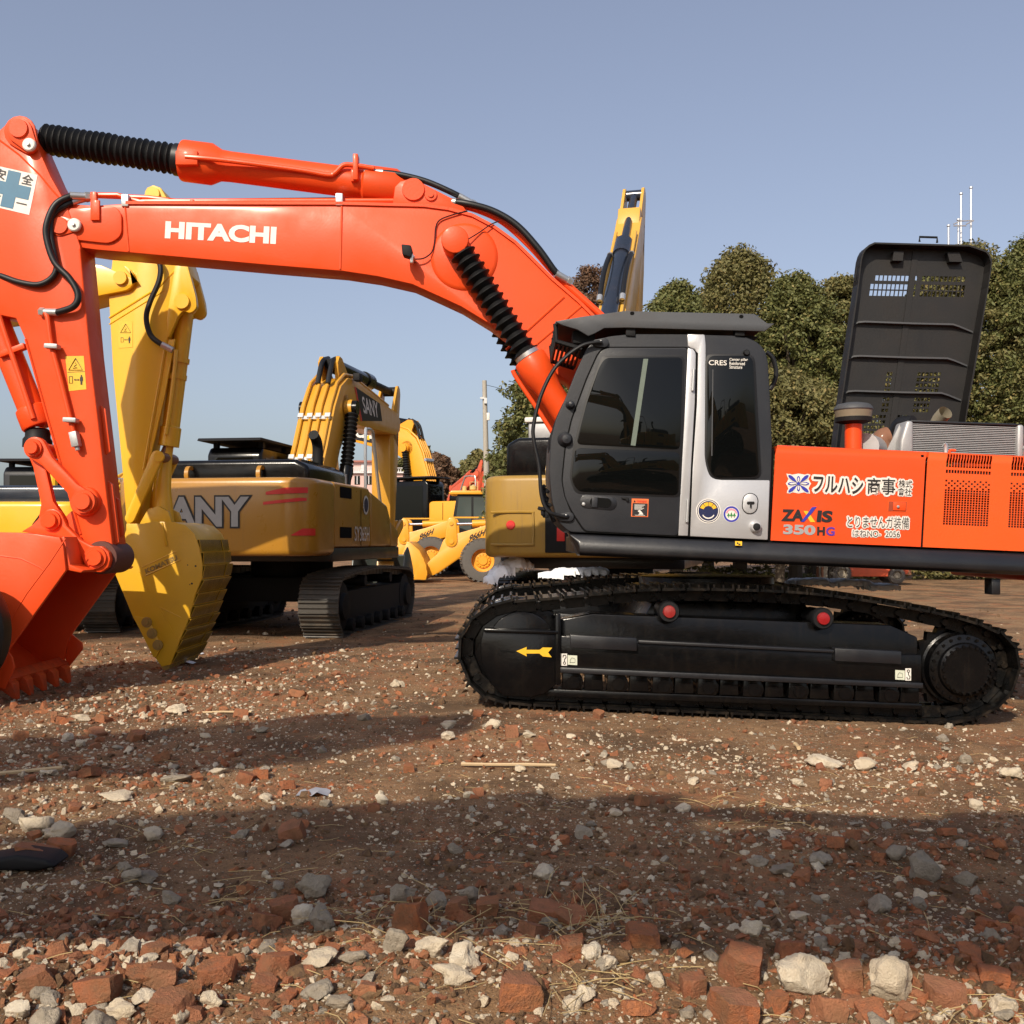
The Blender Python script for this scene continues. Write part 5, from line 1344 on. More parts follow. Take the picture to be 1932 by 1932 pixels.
# ---- yellow excavator seen from behind (far left)
cK = dict(body=M['yellow'], cw=M['yellow'], boom=M['yellow'], hood=M['blue_black'], cab=M['cab_grey'], deck=M['deck'], frame=M['matt_black'], track=M['track_dirty'], cyl=M['yellow'], acyl=M['yellow'], bucket=M['yellow'])
su, cwK = digger('yellow excavator at the left edge seen from behind, blue letters on its rear', (-8.55, 20.4, -.17), R(90), cK, -14, -40, -60, cwz=(1.25, 2.32), hood_top=2.62)
on_rear(su, 'KOMATSU', 1.15, -.42, 1.52, .28, M['navy'], cwK, off=.05, lift=.006)
m = MB()
for a in ((-.62, 1.93), (-1.04, 1.93)), ((-1.04, 1.93), (-.83, 2.22)), ((-.83, 2.22), (-.62, 1.93)):
    m.tube([(XR - .004, a[0][0], a[0][1]), (XR - .004, a[1][0], a[1][1])], .012, 5)
m.tube([(XR - .004, -.85, 2.08), (XR - .004, -.80, 2.0), (XR - .004, -.9, 1.98)], .01, 5)
m.build('warning_mark', M['blk_vinyl'], cwK)
kcab = [o for o in su.children if o.name.startswith('cab')][0]
m = MB().tube(smooth([(-.3, .42, 2.3), (-.3, .42, 2.95), (-.25, .42, 3.05), (.0, .42, 3.08), (1.2, .42, 3.05)], 4), .075, 10)
m.build('cab_post', M['yellow'], kcab)

# ---- tan excavator behind the cab, boom raised
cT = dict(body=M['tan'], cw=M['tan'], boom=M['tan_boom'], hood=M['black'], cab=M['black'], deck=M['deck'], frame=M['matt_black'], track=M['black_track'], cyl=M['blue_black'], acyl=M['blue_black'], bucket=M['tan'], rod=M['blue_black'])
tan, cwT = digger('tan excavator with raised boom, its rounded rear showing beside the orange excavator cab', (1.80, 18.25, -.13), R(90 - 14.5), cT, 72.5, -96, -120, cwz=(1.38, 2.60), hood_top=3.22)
for y in (-.2, .2):
    hp = [(q[0], y, q[1]) for q in rot2([(3.5, 1.78), (3.9, 1.66), (4.4, 1.42), (4.8, 1.12), (4.95, .98)], R(72.5), (.35, 1.95))]
    hp = smooth(hp, 5)
    MB().tube(hp, .045, 10).build('hydraulic_hose', M['rubber'], tan)
    MB().cyl(hp[0], hp[2], .055, n=10).build('hose_fitting', M['zinc'], tan)
    MB().cyl(hp[-3], hp[-1], .055, n=10).build('hose_fitting', M['zinc'], tan)
MB().lathe([(.0, -.012), (.06, -.012), (.07, 0)], (XR - .0, 1.0, 1.86), (1, 0, 0), 20).build('reflector', M['red_vinyl'], cwT)
m = MB()
for q in ([(XR - .004, 1.30, 2.05), (XR - .004, .72, 2.05), (XR - .004, .66, 2.0), (XR - .004, .66, 1.62), (XR - .004, .72, 1.57), (XR - .004, 1.3, 1.57)],):
    m.tube(smooth(q, 4), .02, 6)
m.build('panel_rib', M['tan'], cwT)
MB().prism([(.48, 1.45), (-.7, 1.45), (-.7, 2.2), (.40, 2.2), (.48, 2.1)], XR - .012, XR + .05, 'x').build('rear_door', M['matt_black'], cwT, bevel=.02)
MB().box2(XR - .02, XR, .18, .3, 1.62, 1.95).build('tail_lamp', M['red_vinyl'], cwT, bevel=.01)
on_rear(tan, 'TVA', .26, .02, 2.30, .12, M['white'], cwT, off=.02, lift=.01)
MB().box2(-2.3, -1.5, .15, 1.0, 3.22, 3.50).build('roof_box', M['alu'], tan, bevel=.03)
MB().box2(-2.35, -1.45, .1, 1.05, 3.50, 3.58).build('roof_box_lid', M['white'], tan, bevel=.02)
q = P(955, 1078, 15.6)
snow_patch([(q.x + .15, 15.75, q.z + .02, .26, .24, .20), (q.x - .05, 15.6, q.z - .06, .22, .22, .16), (q.x - .20, 15.5, q.z - .18, .16, .18, .14)], 'heap of white snow on the tan excavator track left of the cab')

# ---- big warm yellow excavator in the distance
cC = dict(body=M['cat'], cw=M['black'], boom=M['cat'], hood=M['black'], cab=M['black'], deck=M['deck'], frame=M['matt_black'], track=M['track_dirty'], cyl=M['cat'], acyl=M['black'], bucket=M['cat'])
cat, cwC = digger('distant warm yellow excavator with arched boom and black letter panel, behind the wheel loaders', (-3.3, 52, -.1), R(150), cC, 34, -100, -110, s=1.45)
lab = rot2([(3.0, 1.66), (4.9, .78), (5.5, .2), (5.0, .28), (3.6, .82), (3.2, 1.0)], R(33), (.35, 1.95))
MB().poly([(x, .256, z) for x, z in lab]).build('boom_label', M['blk_vinyl'], cat)
o_ = rot2([(4.55, .55), (3.55, 1.02), (4.66, .90)], R(33), (.35, 1.95))
lettering('CAT', (o_[0][0], .256, o_[0][1]), (o_[1][0] - o_[0][0], 0, o_[1][1] - o_[0][1]), (o_[2][0] - o_[0][0], 0, o_[2][1] - o_[0][1]), (0, 1, 0), M['white'], cat, off=.05, lift=.006)
lab = rot2([(4.12, .70), (3.9, .81), (4.03, .96)], R(33), (.35, 1.95))
MB().poly([(x, .266, z) for x, z in lab]).build('label_triangle', M['yel_vinyl'], cat)

# ---- small red-orange excavator far away
cO = dict(body=M['orange_old'], cw=M['orange_old'], boom=M['orange_old'], hood=M['orange_old'], cab=M['cab_grey'], deck=M['deck'], frame=M['matt_black'], track=M['track_dirty'], cyl=M['orange_old'], acyl=M['orange_old'], bucket=M['orange_old'])
digger('small red orange excavator far away between the black cab and the wheel loader cab', (-4.6, 72, -.2), R(-60), cO, 42, -100, -150)

# ---- yellow excavator whose arm and bucket stand behind the orange arm (body left of the picture)
ye, cwY = digger('yellow excavator with upright arm and bucket resting on the ground behind the orange arm', (-11.6, 12.65, -.03), 0, cK, front=False, cab=True)
WORLD[ye.name] = tuple(ye.location)
Y0, Y1 = 12.45, 12.85
def yp(pts, a, b, name, par, mat=None, bevel=.008, Yt=None):
    return MB().prism(XZ(pts, Yt or a), a, b).build(name, mat or M['yellow'], par, bevel=bevel)
yb = yp([(255, 528)] + circ(229, 525, 24, 9, 60, -90)[::1][0:0] + circ(229, 525, 24, 10, -85, 85) + [(190, 557), (60, 590), (-150, 620), (-420, 660), (-700, 880), (-790, 830), (-500, 560), (-420, 510), (-150, 470), (60, 485), (190, 500)], Y0 - .06, Y1 + .06, 'boom', ye)
MB().lathe([(.0, -.04), (.08, -.04), (.085, 0)], P(228, 525, Y0 - .06), (0, 1, 0), 20).build('pin', M['yellow'], yb)
yarm = yp([(277, 354), (289, 349), (303, 354), (316, 376), (338, 436), (352, 492), (360, 520), (330, 560), (316, 640), (303, 720), (273, 886), (262, 940), (256, 1000), (240, 1000), (232, 900), (213, 700), (205, 556), (213, 480), (236, 430), (262, 395)], Y0, Y1, 'arm', ye)
MB().lathe([(.0, -.04), (.085, -.04), (.09, 0)], P(289, 367, Y0), (0, 1, 0), 20).build('pin', M['yellow'], yarm)
for yy in (Y0 - .02, Y1 - .06):
    MB().prism(XZ(fillet([(334, 480), (352, 492), (370, 560), (372, 582), (360, 592), (346, 586), (336, 598), (318, 640), (316, 600)], 8), Y0), yy, yy + .08).build('cylinder_bracket', M['yellow'], yarm, bevel=.006)
MB().lathe([(.0, -.06), (.09, -.06), (.095, -.02)], P(345, 570, Y0), (0, 1, 0), 20).build('pin', M['yellow'], yarm)
MB().tube([P(206, 600, Y0), P(298, 543, Y0), P(340, 500, Y0)], .012, 6).build('weld_seam', M['yellow'], yarm)
MB().tube([P(206, 612, Y0), P(310, 548, Y0)], .008, 6).build('weld_seam', M['yellow'], yarm)
MB().tube([P(313, 640, Y0), P(300, 720, Y0), P(270, 886, Y0)], .01, 6).build('weld_seam', M['yellow'], yarm)
# top right face of the arm: rib along its outer side
yp([(316, 640), (330, 640), (312, 740), (280, 880), (271, 900)], Y0 + .02, Y0 + .06, 'arm_rib', yarm)
yp([(316, 640), (330, 640), (312, 740), (280, 880), (271, 900)], Y1 - .06, Y1 - .02, 'arm_rib', yarm)
Ys = Y0 - .004
m = MB(); m.poly([P(a, b, Ys) for a, b in [(223, 606), (250, 606), (250, 655), (224, 657)]]); m.build('warning_label', plain('yellow_label', (.80, .52, .03), .5), yarm, recalc=False)
def small(c_, s_, fn): fn(c_, s_, Ys - .003, yarm)
small((237, 620), .75, tri_mark); small((244, 641), .72, person_mark)
A = P(352, 575, 12.65); B = P(318, 842, 12.65); D = B - A; L = D.length
yc = MB().lathe([(.0, -.05), (.10, 0), (.105, L - .25), (.125, L - .23), (.125, L - .0), (.06, L), (.06, L + .12)], A, D, 26).build('bucket_cylinder', M['yellow'], ye)
MB().cyl(B, P(309, 862, 12.65), .06).build('piston_rod', M['rust'], yc)
MB().tube(smooth([P(332, 660, 12.5), P(330, 690, 12.5), P(322, 760, 12.5), P(313, 820, 12.5)], 4), .025, 8).build('hydraulic_pipe', M['yellow'], yc)
for a, b in ((338, 680), (333, 711)):
    MB().lathe([(.11, -.03), (.125, -.03), (.125, .03), (.11, .03)], P(a, b, 12.65), D, 20).box(P(a - 12, b - 1, 12.56), (.12, .08, .06)).build('pipe_clamp', M['yellow'], yc)
s_ = smooth([P(288, 478, Y0 - .1), P(302, 500, Y0 - .1), P(300, 530, Y0 - .1), P(283, 570, Y0 - .1), P(276, 600, Y0 - .1), P(284, 632, Y0 - .1), P(305, 650, Y0 - .12), P(326, 661, Y0 - .1)], 6)
MB().tube(s_, .033, 10).build('hydraulic_hose', M['rubber'], ye)
MB().cyl(s_[-1] - (s_[-1] - s_[-7]) * 1.0, s_[-1], .04).build('hose_fitting', M['zinc'], ye)
for yy in (Y0 - .10, Y1 + .03):
    MB().prism(XZ(capsule((301, 862), (250, 978), 11, 9), Y0), yy, yy + .07).build('bucket_link', M['yellow'], ye, bevel=.006)
MB().lathe([(.0, -.03), (.06, -.03), (.065, 0)], P(301, 862, Y0 - .1), (0, 1, 0), 18).build('pin', M['yellow'], ye)
MB().tube([P(311, 858, 12.62), P(306, 920, 12.62), P(307, 985, 12.62)], [.09, .105, .14], 18).build('bucket_link', M['yellow'], ye)
MB().cyl(P(303, 862, 12.4), P(303, 862, 12.4) + Vector((0, .5, 0)), .06).build('pin', M['rust'], ye)
K0, K1 = 12.05, 13.22
side = [(238, 1000), (238, 988), (270, 988), (290, 984), (328, 985), (350, 991), (366, 1006), (376, 1030), (382, 1064), (381, 1091), (370, 1117), (357, 1165), (341, 1204), (322, 1254), (305, 1258), (291, 1239), (251, 1165), (217, 1083), (215, 1060)]
m = MB()
for yy in (K0, K1 - .04): m.prism(XZ(side, K0), yy, yy + .04)
bk_ = XZ(side[2:14], K0); cin = XZ([(290, 1090)], K0)[0]
inn = [(x + (cin[0] - x) * .07, z + (cin[1] - z) * .07) for x, z in bk_]
m.prism(bk_ + inn[::-1], K0 + .04, K1 - .04)
yk = m.build('bucket', M['yellow_b'], ye, bevel=.006)
m = MB(); prev = None
seg = XZ([(372, 1018), (379, 1042), (383, 1066), (381, 1092), (371, 1118), (364, 1142), (357, 1166), (349, 1186), (341, 1205), (332, 1228), (323, 1252)], K0)
for i in range(len(seg) - 1):
    (x0, z0), (x1, z1) = seg[i], seg[i + 1]
    n_ = Vector((z0 - z1, 0, x1 - x0)).normalized()
    if n_.x < 0: n_ = -n_
    for (ya, yb_) in ((K0 - .01, K0 + .86), (K0 + .89, K1 + .01)):
        g = .01 + .006 * ((i + int(ya * 10)) % 2)
        a_, b_ = Vector((x0, 0, z0 - .006)), Vector((x1, 0, z1 + .006))
        vs = [(q.x, y, q.z) for y in (ya, yb_) for q in (a_, b_, b_ + n_ * g, a_ + n_ * (g + .018))]
        m.add(vs, [(0, 1, 2, 3), (7, 6, 5, 4), (0, 4, 5, 1), (1, 5, 6, 2), (2, 6, 7, 3), (3, 7, 4, 0)])
m.build('wear_plate', M['yellow_wear'], yk, bevel=.004)
for yy in (Y0 - .02, Y1 - .06):
    MB().prism(XZ([(262, 992), (280, 960), (300, 955), (318, 965), (326, 990)], Y0), yy, yy + .08).build('bucket_ear', M['yellow_b'], yk, bevel=.008)
MB().prism(XZ([(300, 985), (306, 985), (316, 1030), (312, 1030)], K0 - .02), K0 - .02, K0 + .02).build('bucket_rib', M['yellow_b'], yk, bevel=.004)
MB().tube(smooth([P(238, 1030, K0), P(270, 1012, K0), P(305, 1002, K0), P(330, 1008, K0), P(352, 1022, K0), P(368, 1032, K0)], 5), .007, 5); m.tube([P(300, 1145, K0), P(342, 1165, K0)], .006, 5).build('weld_seam', M['yellow_b'], yk)
MB().tube([P(300, 1145, K0), P(333, 1206, K0)], .006, 5).build('weld_seam', M['yellow_b'], yk)
MB().tube([P(262, 1078, K0), P(282, 1118, K0)], .005, 5).build('weld_seam', M['yellow_b'], yk)
o_ = P(276, 1083, K0); u_ = P(336, 1056, K0) - o_; v_ = P(273, 1074, K0) - o_
lettering('KOMATSU', o_, u_, v_, (0, -1, 0), M['yellow_wear'], yk, 'raised_lettering', off=.04, lift=.006)
m = MB(); m.tube([P(274, 1086, K0), P(341, 1056, K0)], .008, 5); m.tube([P(268, 1070, K0), P(333, 1040, K0)], .006, 5); m.build('lettering_frame', M['yellow_b'], yk)
MB().prism(XZ([(251, 1163), (276, 1166), (286, 1180), (298, 1205), (304, 1222), (294, 1241), (289, 1240)], K0 - .03), K0 - .03, K0).build('side_cutter', M['yellow_b'], yk, bevel=.005)
for a, b in ((277, 1174), (287, 1195), (298, 1217)):
    MB().lathe([(.0, -.035), (.03, -.035), (.03, -.018), (.058, -.018), (.062, 0)], P(a, b, K0 - .03), (0, 1, 0), 18).build('cutter_bolt', M['yellow_wear'], yk)
for k in range(5):
    y = K0 + .1 + k * (K1 - K0 - .2) / 4
    MB().prism(XZ([(300, 1236), (324, 1240), (318, 1262), (308, 1266), (301, 1258)], K0), y - .07, y + .07).build('bucket_tooth', M['yellow_wear'], yk, bevel=.01)
m = MB()
for a, b, r in ((354, 1066, 1.2), (369, 1068, 2), (362, 1101, 2), (358, 1103, 1)):
    m.poly([P(x, z, K0 - .002) for x, z in circ(a, b, r, 8)][::-1])
m.build('chip_mark', M['blk_vinyl'], yk, recalc=False)

# ------------------------------------------------------------------ wheel loaders
def wheel(par, x, y, r, w, sgn, rimm, loc_name='wheel'):
    o = Vector((x, y, r))
    prof = [(r * .52, -w / 2), (r * .62, -w / 2 - .02), (r * .93, -w * .46), (r * .97, -w * .36), (r * .97, w * .36), (r * .93, w * .46), (r * .62, w / 2 + .02), (r * .52, w / 2), (r * .52, -w / 2)]
    m = MB().lathe(prof, o, (0, 1, 0), 40, cap=False)
    for k in range(26):
        a = 2 * math.pi * k / 26
        for s_ in (-1, 1):
            aa = a + (.12 if s_ > 0 else 0)
            c_ = o + Vector((math.cos(aa) * r * .955, s_ * w * .25, math.sin(aa) * r * .955))
            m.box(c_, (r * .12, w * .46, r * .09), Euler((0, -aa, s_ * .25)).to_matrix())
    wh = m.build(loc_name, M['tyre'], par, ang=40)
    m = MB().lathe([(.0, -w * .30), (r * .2, -w * .30), (r * .22, -w * .22), (r * .34, -w * .20), (r * .36, -w * .1), (r * .48, -w * .12), (r * .53, -w * .48), (r * .56, -w * .48), (r * .56, w * .48), (.0, w * .48)], o, (0, 1, 0) if sgn < 0 else (0, -1, 0), 32)
    for k in range(12):
        a = 2 * math.pi * k / 12
        q = o + Vector((math.cos(a) * r * .28, sgn * w * .21, math.sin(a) * r * .28))
        m.cyl(q, q + Vector((0, sgn * .04, 0)), .03, n=6)
    m.build('rim', rimm, wh, ang=40)
    return wh
def loader(label, loc, rz, group='wheel loaders parked side by side'):
    t = thing('wheel_loader', label, 'wheel loader', loc, rz, group)
    Yl_ = M['cat']
    for x in (1.75, -1.7):
        for y, s_ in ((1.12, 1), (-1.12, -1)): wheel(t, x, y, .86, .62, s_, Yl_)
    MB().prism([(.3, .7), (2.3, .75), (2.5, 1.1), (1.9, 2.2), (1.0, 2.35), (.4, 1.6)], -.5, .5).build('front_frame', Yl_, t, bevel=.03)
    MB().prism([(-3.5, .8), (.1, .8), (.1, 1.5), (-.7, 1.7), (-3.5, 1.7)], -.75, .75).build('rear_frame', Yl_, t, bevel=.04)
    hd = MB().prism([(-3.7, 1.3), (-.75, 1.5), (-.75, 2.6), (-2.8, 2.5), (-3.6, 2.1)], -.7, .7).build('engine_hood', Yl_, t, bevel=.08, seg=3)
    m = MB()
    for k in range(6): m.box2(-2.6 + k * .2, -2.5 + k * .2, -.71, .71, 1.75, 2.2)
    m.build('vent', M['gap'], hd)
    for y in (-1.1, 1.1):
        MB().prism([(-2.75, 1.75), (-.65, 1.75), (-.5, 1.5), (-.4, 1.55), (-.6, 1.85), (-2.75, 1.85)], y - .35, y + .35).build('fender', Yl_, t, bevel=.02)
    c_ = MB().prism([(-.78, 1.6), (.55, 1.6), (.85, 2.15), (.62, 3.62), (-.78, 3.62)], -.78, .78).build('cab', M['matt_black'], t, bevel=.03)
    for y in (-.784, .784):
        MB().prism([(-.02, 1.95), (.72, 2.2), (.54, 3.5), (-.02, 3.5)], y - .004, y + .004).build('window', M['glass_pale'], c_)
        MB().prism([(-.7, 2.2), (-.12, 2.2), (-.12, 3.5), (-.7, 3.5)], y - .004, y + .004).build('window', M['glass_pale'], c_)
    MB().prism([(.872, 2.2), (.655, 3.5), (.645, 3.5), (.862, 2.2)], -.7, .7).build('window', M['glass_pale'], c_)
    MB().prism([(-.95, 3.63), (.95, 3.63), (1.0, 3.70), (.85, 3.80), (-.9, 3.80)], -.9, .9).build('cab_roof', Yl_, c_, bevel=.03)
    m = MB().lathe([(.10, 0), (.10, .2), (.0, .24)], (.3, .45, 3.8), (0, 0, 1), 14); m.lathe([(.07, 0), (.16, .06), (.17, .2), (.0, .3)], (-.1, .5, 3.8), (0, 0, 1), 14); m.tube([(-.3, .5, 3.8), (-.3, .5, 4.2), (.05, .5, 4.2), (.05, .5, 3.85)], .02, 6)
    m.build('beacon', plain('amber_lamp', (.6, .42, .16), .3), c_)
    for y in (-.86, .86):
        a_ = MB().prism(fillet([(.9, 2.5), (1.8, 2.18), (2.97, 1.85), (3.3, 1.7), (3.5, 1.15), (3.95, .75), (4.05, .5), (3.75, .22), (2.64, 1.0), (1.9, 1.48), (.95, 1.75)], .15, 3), y - .09, y + .09).build('lift_arm', Yl_, t, bevel=.02)
        lettering('966H', (2.45 - .45 * (1 if y > 0 else 0) if False else 2.35, y + (.095 if y > 0 else -.095), 1.56), (-.62, 0, .26) if y > 0 else (.62, 0, -.26), (-.10, 0, .30) if y > 0 else (.10, 0, .30), (0, 1 if y > 0 else -1, 0), M['blk_vinyl'], a_, off=.03, lift=.004)
        q = MB().prism(capsule((2.98, 2.35), (3.0, 1.62), .19, .24), y - .2 * (1 if y > 0 else -1) * 0 - .14, y + .14).build('bellcrank', Yl_, t, bevel=.02)
        m = MB().cyl((3.0, y - .18, 2.3), (3.0, y + .18, 2.3), .08); m.cyl((3.0, y - .18, 1.6), (3.0, y + .18, 1.6), .1); m.build('pin', Yl_, q)
    lc = MB().cyl((2.2, .42, 2.3), (.9, .42, 2.35), .15).build('tilt_cylinder', Yl_, t)
    MB().cyl((3.0, .42, 2.28), (2.2, .42, 2.3), .06).build('piston_rod', M['chrome'], lc)
    MB().box2(1.6, 3.1, .38, .46, 2.52, 2.58).build('guard_bar', Yl_, t)
    MB().prism([(3.65, .25), (3.85, .4), (4.0, 1.05), (4.35, 1.25), (4.75, 1.2), (4.9, .9)][::-1][0:0] + [(4.0, .1), (4.25, .12), (5.2, .1), (5.25, .16), (4.4, .35), (4.25, .7), (4.45, 1.2), (4.75, 1.55), (4.6, 1.6), (4.2, 1.25), (3.95, .7), (3.9, .3)], -1.45, 1.45).build('bucket', Yl_, t, bevel=.02)
    for y in (-1.45, 1.41):
        MB().prism([(3.95, .12), (5.2, .12), (4.95, .9), (4.7, 1.55), (4.45, 1.45), (4.05, .95), (3.9, .4)], y, y + .04).build('bucket_side', Yl_, t, bevel=.01)
    return t
l1_ = loader('warm yellow wheel loader with its front wheel beside the tan excavator rear', (.62, 41.2, -.13), R(180))
l2_ = copy_tree(l1_); l2_.location = (-1.85, 47.0, -.05)
l2_['label'] = 'farther warm yellow wheel loader with dark cab, partly behind the other loader bucket'

# ------------------------------------------------------------------ forklift
fk = thing('forklift', 'old orange forklift with dusty wheels, seen under the orange excavator deck', 'forklift', (13.1, 38.6, -.09), R(180))
for x, r in ((.9, .36), (-1.15, .30)):
    for y, s_ in ((.5, 1), (-.5, -1)): wheel(fk, x, y, r, .26, s_, plain('dusty_rim', (.30, .26, .20), .8) if (x > 0 and y > 0) else bpy.data.materials['dusty_rim'])
MB().prism([(-1.6, .35), (-.8, .25), (.6, .25), (.62, .9), (-.2, 1.0), (-1.5, 1.0), (-1.7, .8)], -.5, .5).build('body', M['orange_old'], fk, bevel=.05)
MB().prism([(-1.75, .3), (-1.5, .3), (-1.5, 1.05), (-1.72, 1.0)], -.48, .48).build('counterweight', M['rust'], fk, bevel=.05)
for y in (-.3, .3):
    MB().box2(1.35, 1.5, y - .06, y + .06, .08, 2.1).build('mast', plain('grey_mast', (.3, .27, .22), .7), fk, bevel=.01) if y < 0 else MB().box2(1.35, 1.5, y - .06, y + .06, .08, 2.1).build('mast', bpy.data.materials['grey_mast'], fk, bevel=.01)
    MB().prism([(1.5, .1), (2.5, .06), (2.5, .1), (1.56, .16), (1.56, .6), (1.5, .6)], y - .06, y + .06).build('fork', M['rust'], fk)
m = MB()
for x in (-.7, .7):
    for y in (-.45, .45): m.tube([(x, y, .95), (x * .9, y, 2.0)], .03, 6)
m.box2(-.75, .75, -.5, .5, 1.98, 2.03)
m.build('overhead_guard', M['matt_black'], fk)
MB().box2(-.5, -.1, -.25, .25, 1.0, 1.1).build('seat', M['matt_black'], fk, bevel=.03)
# ------------------------------------------------------------------ ground
def vnoise(x, y, seed=0):
    x = np.asarray(x, float); y = np.asarray(y, float)
    xi = np.floor(x).astype(np.int64); yi = np.floor(y).astype(np.int64)
    xf = x - xi; yf = y - yi
    u = xf * xf * xf * (xf * (xf * 6 - 15) + 10); v = yf * yf * yf * (yf * (yf * 6 - 15) + 10)
    def h(a, b):
        n = (a * 374761393 + b * 668265263 + seed * 1442695041) & 0x7fffffff
        n = ((n ^ (n >> 13)) * 1274126177) & 0x7fffffff
        return ((n ^ (n >> 16)) & 0xffff) / 65535.0
    return (h(xi, yi) * (1 - u) + h(xi + 1, yi) * u) * (1 - v) + (h(xi, yi + 1) * (1 - u) + h(xi + 1, yi + 1) * u) * v
def fbm(x, y, o=4, seed=0, gain=.5):
    s = 0; a = 1; t = 0
    for k in range(o):
        s = s + a * (vnoise(x * 2 ** k + 17 * k, y * 2 ** k - 9 * k, seed + k) - .5); t += a; a *= gain
    return s / t * 2
def sstep(a, b, t):
    t = np.clip((t - a) / (b - a), 0, 1); return t * t * (3 - 2 * t)
def gz0(x, y):
    x = np.asarray(x, float); y = np.asarray(y, float)
    w = sstep(3.0, 8.2, y) * (1 - .75 * sstep(13, 24, y))
    z = np.interp(x, [-30, -3.6, -1.6, -.3, 4.4, 5.5, 30], [-.03, -.03, .03, .075, -.125, -.15, -.08]) * w
    z = z - .12 * sstep(12.5, 17, y)
    # the near bank of rubble
    z = z + .10 * np.exp(-((y - 3.55 - .18 * np.sin(x * 1.7)) / .38) ** 2) * (.75 + .5 * fbm(x * 1.3, y * .6, 2, 5))
    z = z + .05 * np.exp(-((y - 5.0) / .25) ** 2) * sstep(.8, 1.6, x)
    z = z + .07 * sstep(-1.6, -3.2, x) * np.exp(-((y - 6.3) / .7) ** 2)
    return z
def gz(x, y):
    near = 1 - sstep(16, 40, y)
    keep = sstep(.0, .35, np.abs(y - 9.2) - .55)           # flat where the track stands
    a = .035 * fbm(x * .55, y * .55, 3, 1) + .020 * fbm(x * 2.2, y * 2.2, 3, 2) * (.4 + .6 * keep) + .010 * fbm(x * 9, y * 9, 3, 3)
    far = .05 * fbm(x * .12, y * .12, 3, 4)
    return gz0(x, y) + (a * (near * .9 + .1) + far * sstep(12, 30, y)) - .012
def lines(dense0, dense1, step, far, k=1.16):
    a = list(np.arange(dense0, dense1 + 1e-6, step)); s = step
    hi = []; v = dense1
    while v < far: s *= k; v += s; hi.append(v)
    s = step; lo = []; v = dense0
    while v > -far: s *= k; v -= s; lo.append(v)
    return np.array(lo[::-1] + a + hi)
xs = lines(-6.5, 6.5, .034, 900); ys = lines(2.4, 13.5, .034, 900)
GX, GY = np.meshgrid(xs, ys)
GZ = gz(GX, GY)
dd = np.hypot(GX, GY); GZ = np.where(dd > 300, -.1, GZ)
nx, ny = len(xs), len(ys)
co = np.stack([GX, GY, GZ], -1).reshape(-1, 3).astype(np.float32)
i, j = np.meshgrid(np.arange(nx - 1), np.arange(ny - 1))
a = (j * nx + i).ravel()
faces = np.stack([a, a + 1, a + 1 + nx, a + nx], -1)
def np_mesh(name, co, faces, mat, smooth_=True):
    k = faces.shape[1]
    me = bpy.data.meshes.new(name)
    me.vertices.add(len(co)); me.vertices.foreach_set('co', np.ascontiguousarray(co, np.float32).ravel())
    me.loops.add(faces.size); me.loops.foreach_set('vertex_index', np.ascontiguousarray(faces, np.int32).ravel())
    me.polygons.add(len(faces)); me.polygons.foreach_set('loop_start', np.arange(0, faces.size, k, dtype=np.int32))
    me.polygons.foreach_set('use_smooth', np.full(len(faces), smooth_))
    me.update(calc_edges=True); me.validate()
    me.materials.append(mat)
    o = bpy.data.objects.new(name, me); COL.objects.link(o)
    return o
